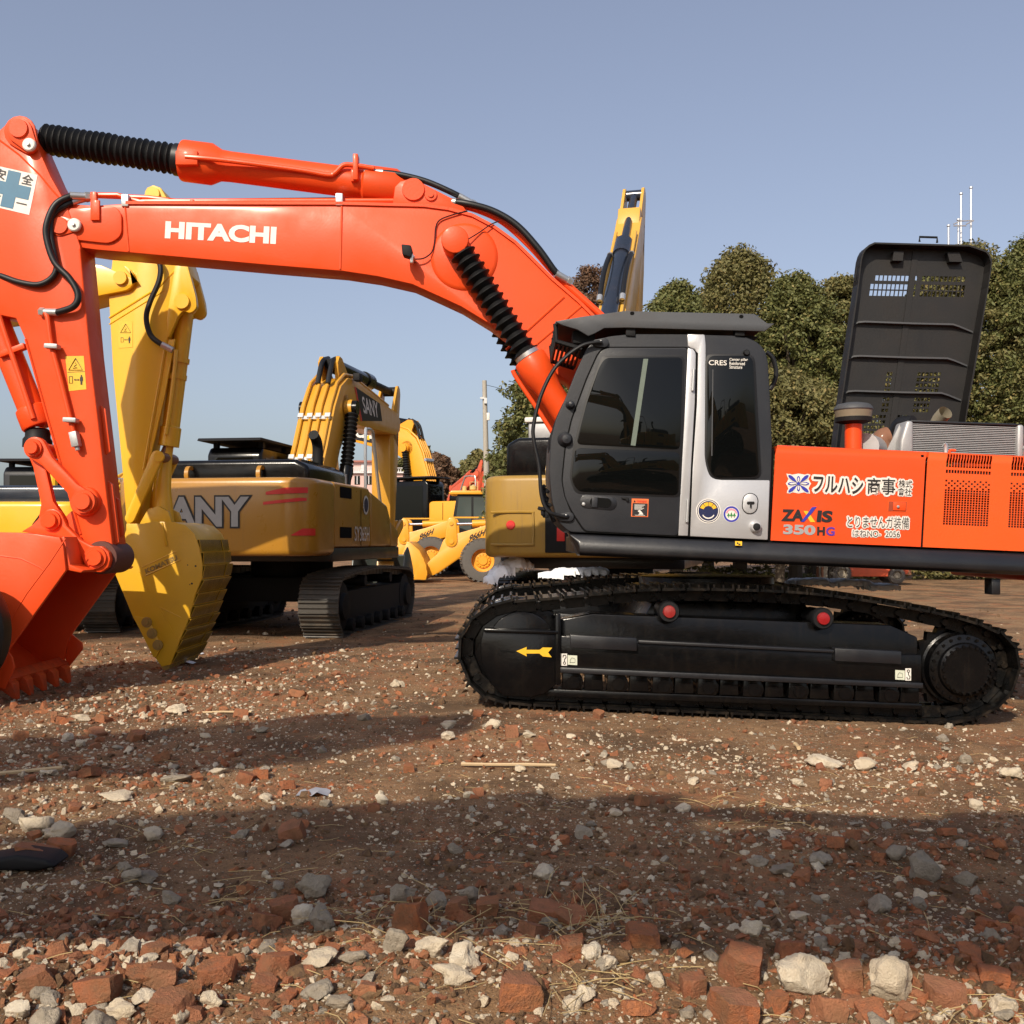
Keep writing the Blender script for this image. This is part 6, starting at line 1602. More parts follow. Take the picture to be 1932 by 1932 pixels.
def ground_mat():
    m, n, l, b = nodes('muddy_rubble_ground')
    tc = n.new('ShaderNodeTexCoord'); v = tc.outputs['Object']
    def nz(s, d=5, r=.6): return noise(n, l, v, s, d, r).outputs[0]
    def rp(src, stops):
        r = ramp(n, stops); l.new(src, r.inputs[0]); return r.outputs[0]
    def mth(op, a_, b_):
        x = n.new('ShaderNodeMath'); x.operation = op
        for k, s in ((0, a_), (1, b_)):
            if isinstance(s, (int, float)): x.inputs[k].default_value = s
            else: l.new(s, x.inputs[k])
        return x.outputs[0]
    big = nz(.35, 4); mid = nz(2.1, 5, .65); fine = nz(17, 6, .7); grit = nz(95, 4, .7)
    c = mixc(n, l, rp(mid, [(.40, 0), (.62, 1)]), (.15, .086, .042), (.35, .205, .10))
    c = mixc(n, l, rp(fine, [(.3, 0), (.72, 1)]), c, (.36, .215, .112))
    c = mixc(n, l, rp(grit, [(.30, .75), (.48, 0)]), c, (.055, .032, .02))
    # brick dust drifts
    red = rp(nz(.9, 5, .7), [(.50, 0), (.64, 1)])
    redf = mth('MULTIPLY', red, rp(fine, [(.40, .15), (.62, .85)]))
    c = mixc(n, l, redf, c, (.42, .15, .06))
    # damp patches
    damp = rp(nz(.75, 5, .66), [(.48, 0), (.60, 1)])
    c = mixc(n, l, mth('MULTIPLY', damp, .68), c, (.085, .052, .028))
    hgt = mth('ADD', mth('MULTIPLY', fine, .55), mth('MULTIPLY', grit, .30))
    # chips pressed into the mud
    for (sc, thr, rad, keep) in ((26, .50, .42, .8), (58, .48, .42, .85), (125, .42, .44, .8)):
        w = n.new('ShaderNodeTexVoronoi'); w.inputs['Scale'].default_value = sc; w.inputs['Randomness'].default_value = 1
        mp = n.new('ShaderNodeMapping'); mp.inputs['Scale'].default_value = (1, 1.25, 1); l.new(v, mp.inputs[0])
        wob = noise(n, l, v, sc * 1.6, 2); add = n.new('ShaderNodeMixRGB'); add.blend_type = 'ADD'; add.inputs[0].default_value = .5 / sc
        l.new(mp.outputs[0], add.inputs[1]); l.new(wob.outputs[1], add.inputs[2]); l.new(add.outputs[0], w.inputs['Vector'])
        sp = n.new('ShaderNodeSeparateColor'); l.new(w.outputs['Color'], sp.inputs[0])
        inside = mth('LESS_THAN', w.outputs['Distance'], mth('MULTIPLY', sp.outputs[2], rad))
        dens = rp(nz(1.3, 4, .7), [(.35, .25), (.65, 1)])
        on = mth('GREATER_THAN', mth('MULTIPLY', sp.outputs[0], dens), thr)
        mk = mth('MULTIPLY', inside, on)
        cr = ramp(n, [(0, (.44, .12, .045)), (.36, (.52, .18, .07)), (.40, (.66, .53, .36)), (.76, (.74, .64, .48)), (.82, (.34, .30, .25)), (1, (.25, .22, .19))]); cr.color_ramp.interpolation = 'LINEAR'
        l.new(sp.outputs[1], cr.inputs[0])
        c = mixc(n, l, mth('MULTIPLY', mk, keep), c, cr.outputs[0])
        hgt = mth('ADD', hgt, mth('MULTIPLY', mk, .18))
    l.new(c, b.inputs['Base Color'])
    l.new(rp(nz(.45, 4, .6), [(.55, .95), (.72, .62)]), b.inputs['Roughness'])
    b.inputs['Specular IOR Level'].default_value = .3
    bp = n.new('ShaderNodeBump'); bp.inputs['Strength'].default_value = 1.0; bp.inputs['Distance'].default_value = .06
    l.new(hgt, bp.inputs['Height']); l.new(bp.outputs[0], b.inputs['Normal'])
    return m
ground = np_mesh('ground', co, faces, ground_mat())
tag(ground, 'uneven brown mud ground strewn with brick chips and pale stones', None, kind='structure')

# ------------------------------------------------------------------ rubble
def stone_mat(name, cols, spots, dirt=.5):
    m, n, l, b = nodes(name)
    tc = n.new('ShaderNodeTexCoord'); ge = n.new('ShaderNodeNewGeometry'); oi = n.new('ShaderNodeObjectInfo')
    ad = n.new('ShaderNodeMath'); ad.operation = 'ADD'; l.new(ge.outputs['Random Per Island'], ad.inputs[0]); l.new(oi.outputs['Random'], ad.inputs[1])
    fr_ = n.new('ShaderNodeMath'); fr_.operation = 'FRACT'; l.new(ad.outputs[0], fr_.inputs[0])
    r = ramp(n, [(k / max(1, len(cols) - 1), c) for k, c in enumerate(cols)]); l.new(fr_.outputs[0], r.inputs[0])
    v = ge.outputs['Position']
    n1 = noise(n, l, v, 30, 6, .72); r1 = ramp(n, [(.40, 0), (.62, .9)]); l.new(n1.outputs[0], r1.inputs[0])
    c = mixc(n, l, r1.outputs[0], r.outputs[0], spots)
    n2 = noise(n, l, v, 7, 5, .7); r2 = ramp(n, [(.44, 0), (.64, dirt)]); l.new(n2.outputs[0], r2.inputs[0])
    c = mixc(n, l, r2.outputs[0], c, (.19, .115, .06))
    l.new(c, b.inputs['Base Color']); b.inputs['Roughness'].default_value = .9; b.inputs['Specular IOR Level'].default_value = .25
    n3 = noise(n, l, v, 120, 4, .7); ad2 = n.new('ShaderNodeMath'); ad2.operation = 'ADD'; l.new(n1.outputs[0], ad2.inputs[0]); l.new(n3.outputs[0], ad2.inputs[1])
    bp = n.new('ShaderNodeBump'); bp.inputs['Strength'].default_value = .8; bp.inputs['Distance'].default_value = .014
    l.new(ad2.outputs[0], bp.inputs['Height']); l.new(bp.outputs[0], b.inputs['Normal'])
    return m
M['brick'] = stone_mat('broken_brick', [(.26, .10, .055), (.46, .15, .06), (.36, .16, .09), (.52, .19, .075)], (.30, .13, .07), .60)
M['cream'] = stone_mat('pale_mortar_stone', [(.66, .54, .37), (.72, .62, .46), (.58, .49, .36), (.74, .66, .52)], (.60, .50, .37), .10)
M['grey'] = stone_mat('grey_concrete_stone', [(.34, .29, .22), (.42, .36, .28), (.29, .25, .20), (.47, .41, .33)], (.30, .26, .20), .18)
M['clod'] = stone_mat('mud_clod', [(.19, .115, .058), (.27, .165, .085), (.15, .09, .048), (.23, .135, .07)], (.10, .06, .04), .5)

def ico(sub):
    bm = bmesh.new(); bmesh.ops.create_icosphere(bm, subdivisions=sub, radius=1)
    v = np.array([q.co[:] for q in bm.verts]); f = np.array([[q.index for q in p.verts] for p in bm.faces]); bm.free()
    return v, f
def cubes(sub):
    bm = bmesh.new(); bmesh.ops.create_cube(bm, size=2); bmesh.ops.subdivide_edges(bm, edges=bm.edges, cuts=sub, use_grid_fill=True)
    v = np.array([q.co[:] for q in bm.verts]); bmesh.ops.triangulate(bm, faces=bm.faces); f = np.array([[q.index for q in p.verts] for p in bm.faces]); bm.free()
    return v, f
IC1, IC1f = ico(1); IC2, IC2f = ico(2); IC4, IC4f = ico(4); CB, CBf = cubes(9)
def chip_shape(kind, r):
    v = IC1.copy() * 1.0 if kind != 'brick' or r.random() < .4 else np.sign(IC1) * np.abs(IC1) ** .45
    for k in range(5):
        n_ = r.normal(size=3); n_ /= np.linalg.norm(n_); d_ = r.uniform(.35, .8)
        s_ = np.maximum(0, v @ n_ - d_); v = v - s_[:, None] * n_
    v *= 1 + r.uniform(-.14, .14, (len(v), 1))
    return v
def rand_rot(r, n, flat=False):
    q = r.normal(size=(n, 4))
    if flat: q[:, 1:3] *= .35
    q /= np.linalg.norm(q, axis=1)[:, None]
    w, x, y, z = q.T
    return np.stack([1 - 2 * (y * y + z * z), 2 * (x * y - z * w), 2 * (x * z + y * w), 2 * (x * y + z * w), 1 - 2 * (x * x + z * z), 2 * (y * z - x * w), 2 * (x * z - y * w), 2 * (y * z + x * w), 1 - 2 * (x * x + y * y)], -1).reshape(-1, 3, 3)
def scatter(n, smin, smax, kind, dens, ymin=2.9, ymax=15, pw=1.5, seed=1, px=None):
    r = np.random.default_rng(seed)
    X, Y = [], []; got = 0
    while got < n:
        u = r.random(n * 2)
        y = (ymin ** (1 - pw) + u * (ymax ** (1 - pw) - ymin ** (1 - pw))) ** (1 / (1 - pw))
        x = (r.random(n * 2) * 2 - 1) * .62 * y
        k = r.random(n * 2) < dens(x, y)
        k &= ~((np.abs(y - 9.2) < .42) & (x > -.6))
        X.append(x[k]); Y.append(y[k]); got += k.sum()
    x = np.concatenate(X)[:n]; y = np.concatenate(Y)[:n]
    s = smin * (smax / smin) ** (r.random(n) ** 1.8)
    return x, y, s, r
def stuff(name, label, sets, mat, kind):
    cs, fs, off = [], [], 0
    shapes = [chip_shape(kind, np.random.default_rng(50 + k)) for k in range(14)]
    for (x, y, s, r) in sets:
        n = len(x); R3 = rand_rot(r, n, True)
        sc = np.stack([r.uniform(.8, 1.5, n), r.uniform(.7, 1.2, n), r.uniform(.35, .9, n)], -1) * (s / 2)[:, None]
        sh = np.stack([shapes[k] for k in r.integers(0, len(shapes), n)])
        v = np.einsum('nij,nkj->nki', R3, sh * sc[:, None, :])
        z = gz(x, y) + sc[:, 2] * r.uniform(-.35, .45, n)
        v += np.stack([x, y, z], -1)[:, None, :]
        cs.append(v.reshape(-1, 3)); k = sh.shape[1]
        f = IC1f[None] + (np.arange(n) * k)[:, None, None] + off
        fs.append(f.reshape(-1, 3)); off += n * k
    o = np_mesh(name, np.concatenate(cs), np.concatenate(fs), mat, False)
    return tag(o, label, None, kind='stuff')
def heap(x, y):     # brick heaps of the near bank and the left
    e = .9 * np.exp(-((x + 1.25) / .75) ** 2 - ((y - 3.55) / .42) ** 2) + .75 * np.exp(-((x - 1.6) / .75) ** 2 - ((y - 3.5) / .40) ** 2)
    e += .8 * np.exp(-((x + 2.5) / 1.0) ** 2 - ((y - 6.4) / .9) ** 2) + .7 * np.exp(-((x - 2.3) / 1.6) ** 2 - ((y - 7.0) / .45) ** 2)
    e += .6 * np.exp(-((x + .1) / .9) ** 2 - ((y - 4.2) / .25) ** 2) + .5 * np.exp(-((x + 3.2) / 1.5) ** 2 - ((y - 9.2) / 1.5) ** 2) + .6 * np.exp(-((x - 1.6) / .8) ** 2 - ((y - 5.0) / .3) ** 2)
    return e
def d_brick(x, y): return np.clip(.10 + .16 * (fbm(x * .8, y * .8, 3, 21) > .08) + .60 * heap(x, y), 0, 1)
def d_cream(x, y): return np.clip(.22 + .30 * (fbm(x * .9, y * 1.1, 3, 31) > .02) + .45 * heap(x, y), 0, 1)
def d_left(x, y): return np.clip(.25 + .75 * sstep(-1.0, -2.5, x) * sstep(15.5, 13, y) + .2 * fbm(x * .6, y * .6, 3, 71), 0, 1)
def d_any(x, y): return np.clip(.35 + .3 * fbm(x * .7, y * .7, 3, 41) + .4 * heap(x, y), 0.05, 1)
stuff('brick_rubble', 'small orange red brick chips scattered over the brown mud', [scatter(8000, .008, .026, 'brick', d_brick, seed=1), scatter(4200, .022, .07, 'brick', d_brick, seed=2), scatter(600, .04, .085, 'brick', lambda x, y: heap(x, y), seed=3, ymax=8), scatter(2600, .03, .10, 'brick', d_left, seed=33, ymin=8.6, ymax=22, pw=1.2)], M['brick'], 'brick')
stuff('pale_gravel', 'small cream coloured stone chips scattered over the brown mud', [scatter(15000, .006, .022, 'rock', d_cream, seed=4), scatter(4200, .020, .06, 'rock', d_cream, seed=5), scatter(1500, .012, .05, 'rock', lambda x, y: np.clip(.9 * np.exp(-((x - 2.3) / 1.8) ** 2 - ((y - 7.0) / .5) ** 2) + .6 * np.exp(-((x + 3) / 1.6) ** 2 - ((y - 7.6) / 1.2) ** 2), 0, 1), seed=15), scatter(1500, .025, .09, 'rock', d_left, seed=34, ymin=8.6, ymax=22, pw=1.2)], M['cream'], 'rock')
stuff('grey_gravel', 'small grey concrete chips scattered over the brown mud', [scatter(3600, .008, .028, 'rock', d_any, seed=6), scatter(900, .026, .075, 'rock', d_any, seed=7)], M['grey'], 'rock')
stuff('mud_clods', 'crumbled brown mud lumps lying all over the ground', [scatter(15000, .008, .035, 'rock', d_any, seed=8, ymax=11), scatter(2500, .03, .10, 'rock', d_any, seed=35, ymin=9, ymax=26, pw=1.2), scatter(1500, .03, .08, 'rock', d_any, seed=9, ymax=10)], M['clod'], 'rock')

def rock_mesh(kind, seed):
    r = np.random.default_rng(seed)
    if kind == 'brick':
        v = CB.copy() * np.array([1, .62, .42])
        for k in range(4):
            n_ = r.normal(size=3) * np.array([1, .7, .6]); n_ /= np.linalg.norm(n_); d_ = r.uniform(.55, .92)
            s_ = np.maximum(0, v @ n_ - d_); v = v - s_[:, None] * n_ * 1.0
        l_ = np.linalg.norm(v, axis=1)[:, None]
        rd = np.clip(np.abs(CB).sum(1) - 2.2, 0, 1)[:, None]; v *= 1 - .07 * rd
        nzv = .075
        f = CBf
    else:
        v = IC4.copy() * np.array([1, .8, .75])
        for k in range(11 if kind == 'rock' else 7):
            n_ = r.normal(size=3); n_ /= np.linalg.norm(n_); d_ = r.uniform(.42, .80)
            s_ = np.maximum(0, v @ n_ - d_); v = v - s_[:, None] * n_ * .96
        nzv = .17; f = IC4f
    if kind != 'brick':
        for k in range(16):          # dents and broken out hollows
            c_ = v[r.integers(0, len(v))]; rho = r.uniform(.18, .5); dd_ = np.linalg.norm(v - c_, axis=1)
            v = v - (v / np.linalg.norm(v, axis=1)[:, None]) * (rho * r.uniform(.12, .32) * np.clip(1 - (dd_ / rho) ** 2, 0, 1) ** .7)[:, None]
    o_ = r.uniform(0, 50, 3)
    for (fq, am) in ((2.1, nzv), (5.5, nzv * .6), (11, nzv * .5), (23, nzv * .3)):
        d_ = (fbm(v[:, 0] * fq + o_[0] + v[:, 2] * fq * .7, v[:, 1] * fq + o_[1] - v[:, 2] * fq * .6, 2, seed % 97) + fbm(v[:, 2] * fq + o_[2], v[:, 0] * fq - v[:, 1] * fq * .5, 2, seed % 89)) * .5
        v = v * (1 + am * d_)[:, None]
    v -= (v.max(0) + v.min(0)) / 2
    v /= (v.max(0) - v.min(0)) / 2
    me = bpy.data.meshes.new('stone_shape')
    me.from_pydata(v.tolist(), [], f.tolist())
    me.polygons.foreach_set('use_smooth', [True] * len(f)); me.set_sharp_from_angle(angle=R(34 if kind == 'brick' else 60))
    return me
def ground_at(px, py):
    y = 4.0
    for k in range(60):
        x = (px - 966) / FOC * y
        z = float(gz(x, y))
        y = max(2.3, min(60, (CH - z) * FOC / max(20, py - HZ)))
    return (px - 966) / FOC * y, y
NAMES = dict(brick=('brick_piece', 'brick', M['brick']), cream=('pale_stone', 'stone', M['cream']), grey=('grey_stone', 'stone', M['grey']))
def stone(px, py, w, h, kind, label, tilt=None, seed=None, group=None, yaw=None, rock=None):
    seed = int(px * 7 + py * 13) if seed is None else seed
    r = random.Random(seed)
    x, y = ground_at(px, py + h * .42)
    W = w / FOC * y; Hh = h / FOC * y
    nm, cat_, mat = NAMES[kind]
    me = rock_mesh('brick' if kind == 'brick' else (rock or 'rock'), seed); me.materials.append(mat); me.name = nm
    o = bpy.data.objects.new(nm, me); COL.objects.link(o)
    D = W * r.uniform(.6, .85)
    o.scale = (W / 2 * .96, D / 2, Hh / 2 * .92)
    if kind == 'brick':
        o.rotation_euler = (r.uniform(-.35, .25), (r.uniform(-.22, .22) if tilt is None else tilt), r.uniform(-.4, .4) if yaw is None else yaw)
    else:
        o.rotation_euler = (r.uniform(-.2, .2), r.uniform(-.15, .15) if tilt is None else tilt, r.uniform(-.25, .25) if yaw is None else yaw)
    o.location = (x, y + D * .3, float(gz(x, y)) + Hh * .34)
    return tag(o, label, cat_, group)
STONES = [
 (1523, 1842, 112, 96, 'cream', 'largest jagged cream rock, at the lower right among bricks'),
 (1690, 1852, 92, 118, 'cream', 'tall pointed cream rock leaning beside a brick at the lower right'),
 (977, 1873, 98, 70, 'brick', 'big rounded half brick lying alone at the bottom centre'),
 (876, 1806, 66, 64, 'cream', 'round cream boulder at the right end of the pale stone group'),
 (815, 1788, 76, 46, 'cream', 'speckled pale stone between the grey cone rock and the round boulder'),
 (858, 1842, 92, 34, 'cream', 'flat cream slab lying in front of the round boulder'),
 (746, 1776, 56, 58, 'grey', 'cone shaped grey beige rock with straw across it'),
 (1400, 1828, 86, 78, 'brick', 'large square brick block left of the largest cream rock'),
 (1388, 1908, 92, 70, 'brick', 'long brick lying at the bottom edge below the square block'),
 (587, 1672, 76, 58, 'grey', 'large lumpy grey concrete rock left of the small stone pile'),
 (534, 1718, 56, 44, 'brick', 'upright brick piece left of the round dark stone'),
 (500, 1742, 48, 36, 'brick', 'square brick piece in front of the upright brick piece'),
 (607, 1733, 58, 56, 'grey', 'round dark grey stone below the large lumpy rock'),
 (772, 1732, 62, 60, 'brick', 'thick brick piece standing behind the cone shaped rock'),
 (760, 1684, 56, 44, 'grey', 'rough grey lump lying behind the thick brick piece'),
 (822, 1700, 46, 44, 'grey', 'angular grey lump beside the thick brick piece'),
 (862, 1716, 44, 46, 'brick', 'narrow upright brick piece between two grey lumps'),
 (884, 1690, 40, 44, 'grey', 'pale grey lump right of the narrow brick piece'),
 (919, 1714, 46, 38, 'brick', 'dark red brick piece at the right end of the stone pile'),
 (1032, 1728, 78, 46, 'brick', 'dark slanting brick lying above the dry straw tuft'),
 (1108, 1722, 44, 30, 'brick', 'small brick piece just right of the dark slanting brick'),
 (1216, 1770, 68, 36, 'brick', 'tilted brown brick right of the dry straw tuft'),
 (1748, 1634, 64, 66, 'grey', 'large rough grey rock standing in the shadow on the right'),
 (1694, 1610, 44, 34, 'grey', 'smooth grey stone left of the large rough grey rock'),
 (1552, 1624, 46, 32, 'grey', 'blocky grey white stone in the shadow on the right'),
 (1478, 1642, 50, 24, 'grey', 'flat slanting grey stone in the shadow on the right'),
 (1735, 1706, 34, 32, 'grey', 'small grey stone below the large rough grey rock'),
 (1700, 1662, 30, 20, 'cream', 'small white stone just left of the large rough grey rock'),
 (930, 1366, 34, 24, 'cream', 'cream stone nearest the left end of the track'),
 (845, 1388, 30, 22, 'cream', 'white stone left of the track in front of a greyish one'),
 (846, 1367, 32, 18, 'cream', 'dull cream stone just behind the white one left of the track'),
 (965, 1379, 26, 28, 'brick', 'brown brick chip right of the cream stone near the track'),
 (997, 1386, 26, 14, 'cream', 'low cream stone right of the brown brick chip near the track'),
 (1560, 1437, 78, 26, 'cream', 'broad flat cream slab half buried in front of the track'),
 (1640, 1442, 52, 30, 'cream', 'ragged cream slab right of the broad flat one'),
 (1560, 1478, 24, 20, 'brick', 'brick cube lying below the broad cream slab'),
 (1912, 1458, 44, 30, 'cream', 'pale slab at the right edge of the picture'),
 (720, 1508, 30, 24, 'cream', 'cream lump leaning on a brick chip in the middle ground'),
 (706, 1524, 26, 18, 'brick', 'brick chip under the cream lump in the middle ground'),
 (902, 1494, 22, 20, 'brick', 'small orange brick cube in the middle ground'),
 (1211, 1512, 26, 22, 'brick', 'dark red brick piece in the middle ground on the right'),
 (60, 1557, 70, 46, 'cream', 'pale pitted boulder of the left edge heap'),
 (22, 1540, 50, 34, 'grey', 'grey boulder at the left edge behind the pale pitted one'),
 (110, 1568, 64, 40, 'cream', 'sloping cream rock right of the pale pitted boulder'),
 (60, 1618, 80, 44, 'brick', 'long dark brick slab at the left edge'),
 (110, 1602, 60, 36, 'brick', 'mud stained brick right of the long dark slab'),
 (246, 1653, 40, 34, 'grey', 'triangular grey tile fragment standing on the mud'),
 (270, 1655, 52, 26, 'grey', 'rounded grey pipe fragment leaning on the triangular tile'),
 (215, 1592, 52, 18, 'grey', 'flat grey beige stone lying on the left'),
 (212, 1503, 72, 18, 'cream', 'long cream stone in the sunlit strip on the left'),
 (330, 1470, 60, 16, 'grey', 'flat grey slab in the shaded strip on the left'),
 (410, 1455, 40, 14, 'cream', 'flat white stone at the right end of the shaded strip'),
 (395, 1890, 46, 46, 'cream', 'pointed cream rock in the lower left brick heap'),
 (226, 1908, 74, 44, 'cream', 'speckled cream rock at the bottom of the brick heap'),
 (405, 1838, 70, 40, 'brick', 'large orange brick behind the pointed cream rock'),
 (300, 1845, 76, 44, 'brick', 'rounded orange brick in the lower left heap'),
 (180, 1870, 84, 52, 'brick', 'broad orange brick in the lower left heap'),
 (318, 1905, 76, 56, 'brick', 'steep orange brick at the bottom of the left heap'),
 (66, 1850, 70, 50, 'brick', 'dusty orange brick near the lower left corner'),
 (30, 1908, 54, 40, 'cream', 'cream stone in the lower left corner'),
 (1495, 1795, 60, 34, 'brick', 'dark brick behind the largest cream rock'),
 (1610, 1845, 60, 54, 'brick', 'chunky orange brick between the two cream rocks'),
 (1568, 1905, 66, 50, 'brick', 'brick block at the bottom edge below the largest cream rock'),
 (1790, 1880, 84, 46, 'brick', 'long orange brick right of the tall pointed rock'),
 (1880, 1846, 60, 38, 'brick', 'orange brick near the right edge at the bottom'),
 (1900, 1900, 56, 44, 'cream', 'pale stone in the lower right corner'),
 (1310, 1862, 50, 46, 'brick', 'brown brick left of the large square block'),
 (1240, 1850, 40, 34, 'cream', 'small cream rock left of the brown brick'),
 (667, 1808, 64, 28, 'grey', 'low grey green slab left of the cone shaped rock'),
 (1468, 1895, 50, 44, 'brick', 'orange brick beside the bottom edge brick block'),
 (1205, 1905, 60, 30, 'brick', 'flat brick at the bottom between two heaps'),
 (690, 1868, 50, 24, 'brick', 'crumbling bright red brick left of the flat cream slab'),
 (640, 1895, 60, 30, 'grey', 'dark grey slag lump at the bottom left of centre'),
 (150, 1355, 40, 16, 'cream', 'cream stone on the sunlit ridge below the orange bucket'),
 (330, 1338, 40, 22, 'cream', 'cream lump on the ridge below the yellow bucket'),
 (455, 1345, 30, 18, 'brick', 'brick piece lying right of the yellow bucket'),
 (560, 1310, 34, 16, 'brick', 'brick piece in the mud right of the yellow bucket'),
 (750, 1287, 30, 18, 'cream', 'cream stone far out between the two machines'),
]
for s_ in STONES:
    stone(*s_)
# further fist sized pieces, alike to look at
shapes_ = {k: [rock_mesh('brick' if k == 'brick' else 'rock', 900 + 31 * q + len(k)) for q in range(6)] for k in NAMES}
for k in shapes_:
    for me in shapes_[k]: me.materials.append(NAMES[k][2]); me.name = NAMES[k][0]
LB = dict(brick='fist sized broken red brick piece lying loose on the mud', cream='fist sized cream stone lying loose on the mud', grey='fist sized grey concrete stone lying loose on the mud')
for kind, n_, dn, sd in (('brick', 75, d_brick, 61), ('cream', 60, d_cream, 62), ('grey', 60, d_any, 63)):
    x, y, s, r = scatter(n_, .06, .12, kind, dn, 3.0, 9.5, 1.3, sd)
    for k in range(n_):
        o = bpy.data.objects.new(NAMES[kind][0], shapes_[kind][k % 6]); COL.objects.link(o)
        w_ = s[k] / 2
        o.scale = (w_ * r.uniform(.9, 1.3), w_ * r.uniform(.8, 1.1), w_ * r.uniform(.5, .85))
        o.rotation_euler = (r.uniform(-.4, .4), r.uniform(-.4, .4), r.uniform(0, 6.28))
        o.location = (x[k], y[k], float(gz(x[k], y[k])) + w_ * .38)
        tag(o, LB[kind], NAMES[kind][1], 'loose %s pieces' % ('brick' if kind == 'brick' else kind + ' stone'))

# sticks, straw, litter
M['straw'] = plain('dry_straw', (.46, .34, .16), .8)
M['wood'] = plain('bare_wood', (.52, .38, .22), .8)
def stick(pts, r_, label, nm='wooden_stick', mat=None, cat_='stick'):
    q = []
    for (a, b) in pts:
        x, y = ground_at(a, b); q.append(Vector((x, y, float(gz(x, y)) + r_ * 1.6)))
    tag(MB().tube(q, [r_ * (1 if k % 2 == 0 else .85) for k in range(len(q))], 6).build(nm, mat or M['wood']), label, cat_)
stick([(870, 1447), (930, 1448), (990, 1448), (1048, 1449)], .012, 'long pale wooden stick lying on the mud in front of the track')
stick([(0, 1466), (40, 1462), (118, 1455)], .014, 'pale wooden stick lying in the shade at the left edge')
stick([(372, 1348), (420, 1346), (475, 1347)], .010, 'thin wooden stick on the mud below the yellow bucket')
stick([(1500, 1330 + 80), (1503, 1412), (1507, 1418)], .016, 'short white splinter standing in front of the track')
m = MB(); r = random.Random(5)
def straw(px, py, spread, n, up=.1, L=.16):
    for k in range(n):
        x, y = ground_at(px + r.gauss(0, spread), py + r.gauss(0, spread * .35))
        a = r.uniform(0, 6.28); l_ = L * r.uniform(.5, 1.4); u_ = up * r.uniform(0, 1.0)
        z = float(gz(x, y))
        p = [Vector((x, y, z)), Vector((x + math.cos(a) * l_ * .4, y + math.sin(a) * l_ * .4, z + u_ + .006)), Vector((x + math.cos(a) * l_, y + math.sin(a) * l_, z + u_ * r.uniform(.1, 1.2) + .008))]
        m.tube([p[0], p[0].lerp(p[2], .5) + Vector((r.gauss(0, .008), r.gauss(0, .008), u_ * .25)), p[2]], .0015, 4, cap=False)
straw(1085, 1745, 45, 60, .14, .22); straw(1100, 1850, 60, 30, .05); straw(780, 1755, 60, 26, .09, .2); straw(905, 1730, 30, 14, .1); straw(1470, 1545, 60, 24, .04, .14); straw(650, 1740, 40, 12, .08)
straw(1850, 1900, 60, 16, .06); straw(1330, 1505, 30, 14, .04, .12); straw(400, 1650, 160, 40, .04)
for k in range(220): straw(r.uniform(0, 1932), r.uniform(1380, 1925), 3, 1, .03, .12)
tag(m.build('straw', M['straw']), 'dry straw stalks lying and standing among the rubble', None, kind='stuff')
for (px, py, w, h, lb) in ((95, 1262, 62, 12, 'flat white foam strip on the mud beside the orange bucket teeth'), (372, 1235, 22, 10, 'white paper scrap on the mud left of the yellow bucket'), (350, 1253, 34, 8, 'crumpled white plastic sheet left of the yellow bucket'), (592, 1500, 60, 12, 'grey blue plastic film lying in the shadow on the left')):
    x, y = ground_at(px, py); W_ = w / FOC * y; z = float(gz(x, y))
    g = MB(); rr = random.Random(px)
    vs = [(x + W_ * (i / 6 - .5), y + .12 * (j / 3 - .5) * (1 + .4 * rr.random()), z + .012 + rr.uniform(0, h / FOC * y * .7) * math.sin(math.pi * i / 6)) for j in range(4) for i in range(7)]
    g.add(vs, [(j * 7 + i, j * 7 + i + 1, j * 7 + i + 8, j * 7 + i + 7) for j in range(3) for i in range(6)])
    tag(g.build('litter', M['snow'] if px != 592 else plain('dull_film', (.32, .33, .36), .5), ang=20), lb, 'litter')
x, y = ground_at(30, 1640)
MB_ = MB(); MB_.prism([(p[0] * .22, p[1] * .06) for p in [(-1, 0), (-.5, .6), (.2, 1), (.8, .7), (1, .1), (.6, -.2), (-.6, -.2)]], -.09, .09)
o = MB_.build('plastic_scrap', M['matt_black'], bevel=.02, seg=3); o.location = (x, y, float(gz(x, y)) + .03); tag(o, 'crumpled dark plastic scrap lying at the left edge', 'litter')
# tyre at the left edge
tw = MB().lathe(cap=False, n=40, o=(0, 0, 0), axis=(0, 1, 0), prof=[(.24, -.11), (.30, -.13), (.40, -.12), (.45, -.07), (.46, 0), (.45, .07), (.40, .12), (.30, .13), (.24, .11), (.24, -.11)]).build('tyre', M['rubber'])
tw.scale = (1.55, 1.55, 1.55); p_ = P(10, 1175, 9.3); tw.location = (p_.x - .715, 9.3, .68); tw.rotation_euler = (R(4), 0, R(8))
tag(tw, 'black tyre standing at the left edge in front of the orange bucket', 'tyre')

# ------------------------------------------------------------------ trees
def leaf_mat(name, c0, c1, c2):
    m, n, l, b = nodes(name)
    ge = n.new('ShaderNodeNewGeometry')
    r = ramp(n, [(0, c0), (.55, c1), (.86, c1), (1, c2)]); l.new(ge.outputs['Random Per Island'], r.inputs[0])
    l.new(r.outputs[0], b.inputs['Base Color']); b.inputs['Roughness'].default_value = .62; b.inputs['Specular IOR Level'].default_value = .35
    tr = n.new('ShaderNodeBsdfTranslucent'); l.new(r.outputs[0], tr.inputs['Color'])
    mx = n.new('ShaderNodeMixShader'); mx.inputs[0].default_value = .22
    l.new(b.outputs[0], mx.inputs[1]); l.new(tr.outputs[0], mx.inputs[2]); l.new(mx.outputs[0], n['Material Output'].inputs['Surface'])
    return m
M['leaf_green'] = leaf_mat('evergreen_leaves', (.082, .095, .028), (.140, .145, .046), (.27, .22, .075))
M['leaf_olive'] = leaf_mat('olive_leaves', (.100, .098, .032), (.165, .148, .052), (.30, .22, .08))
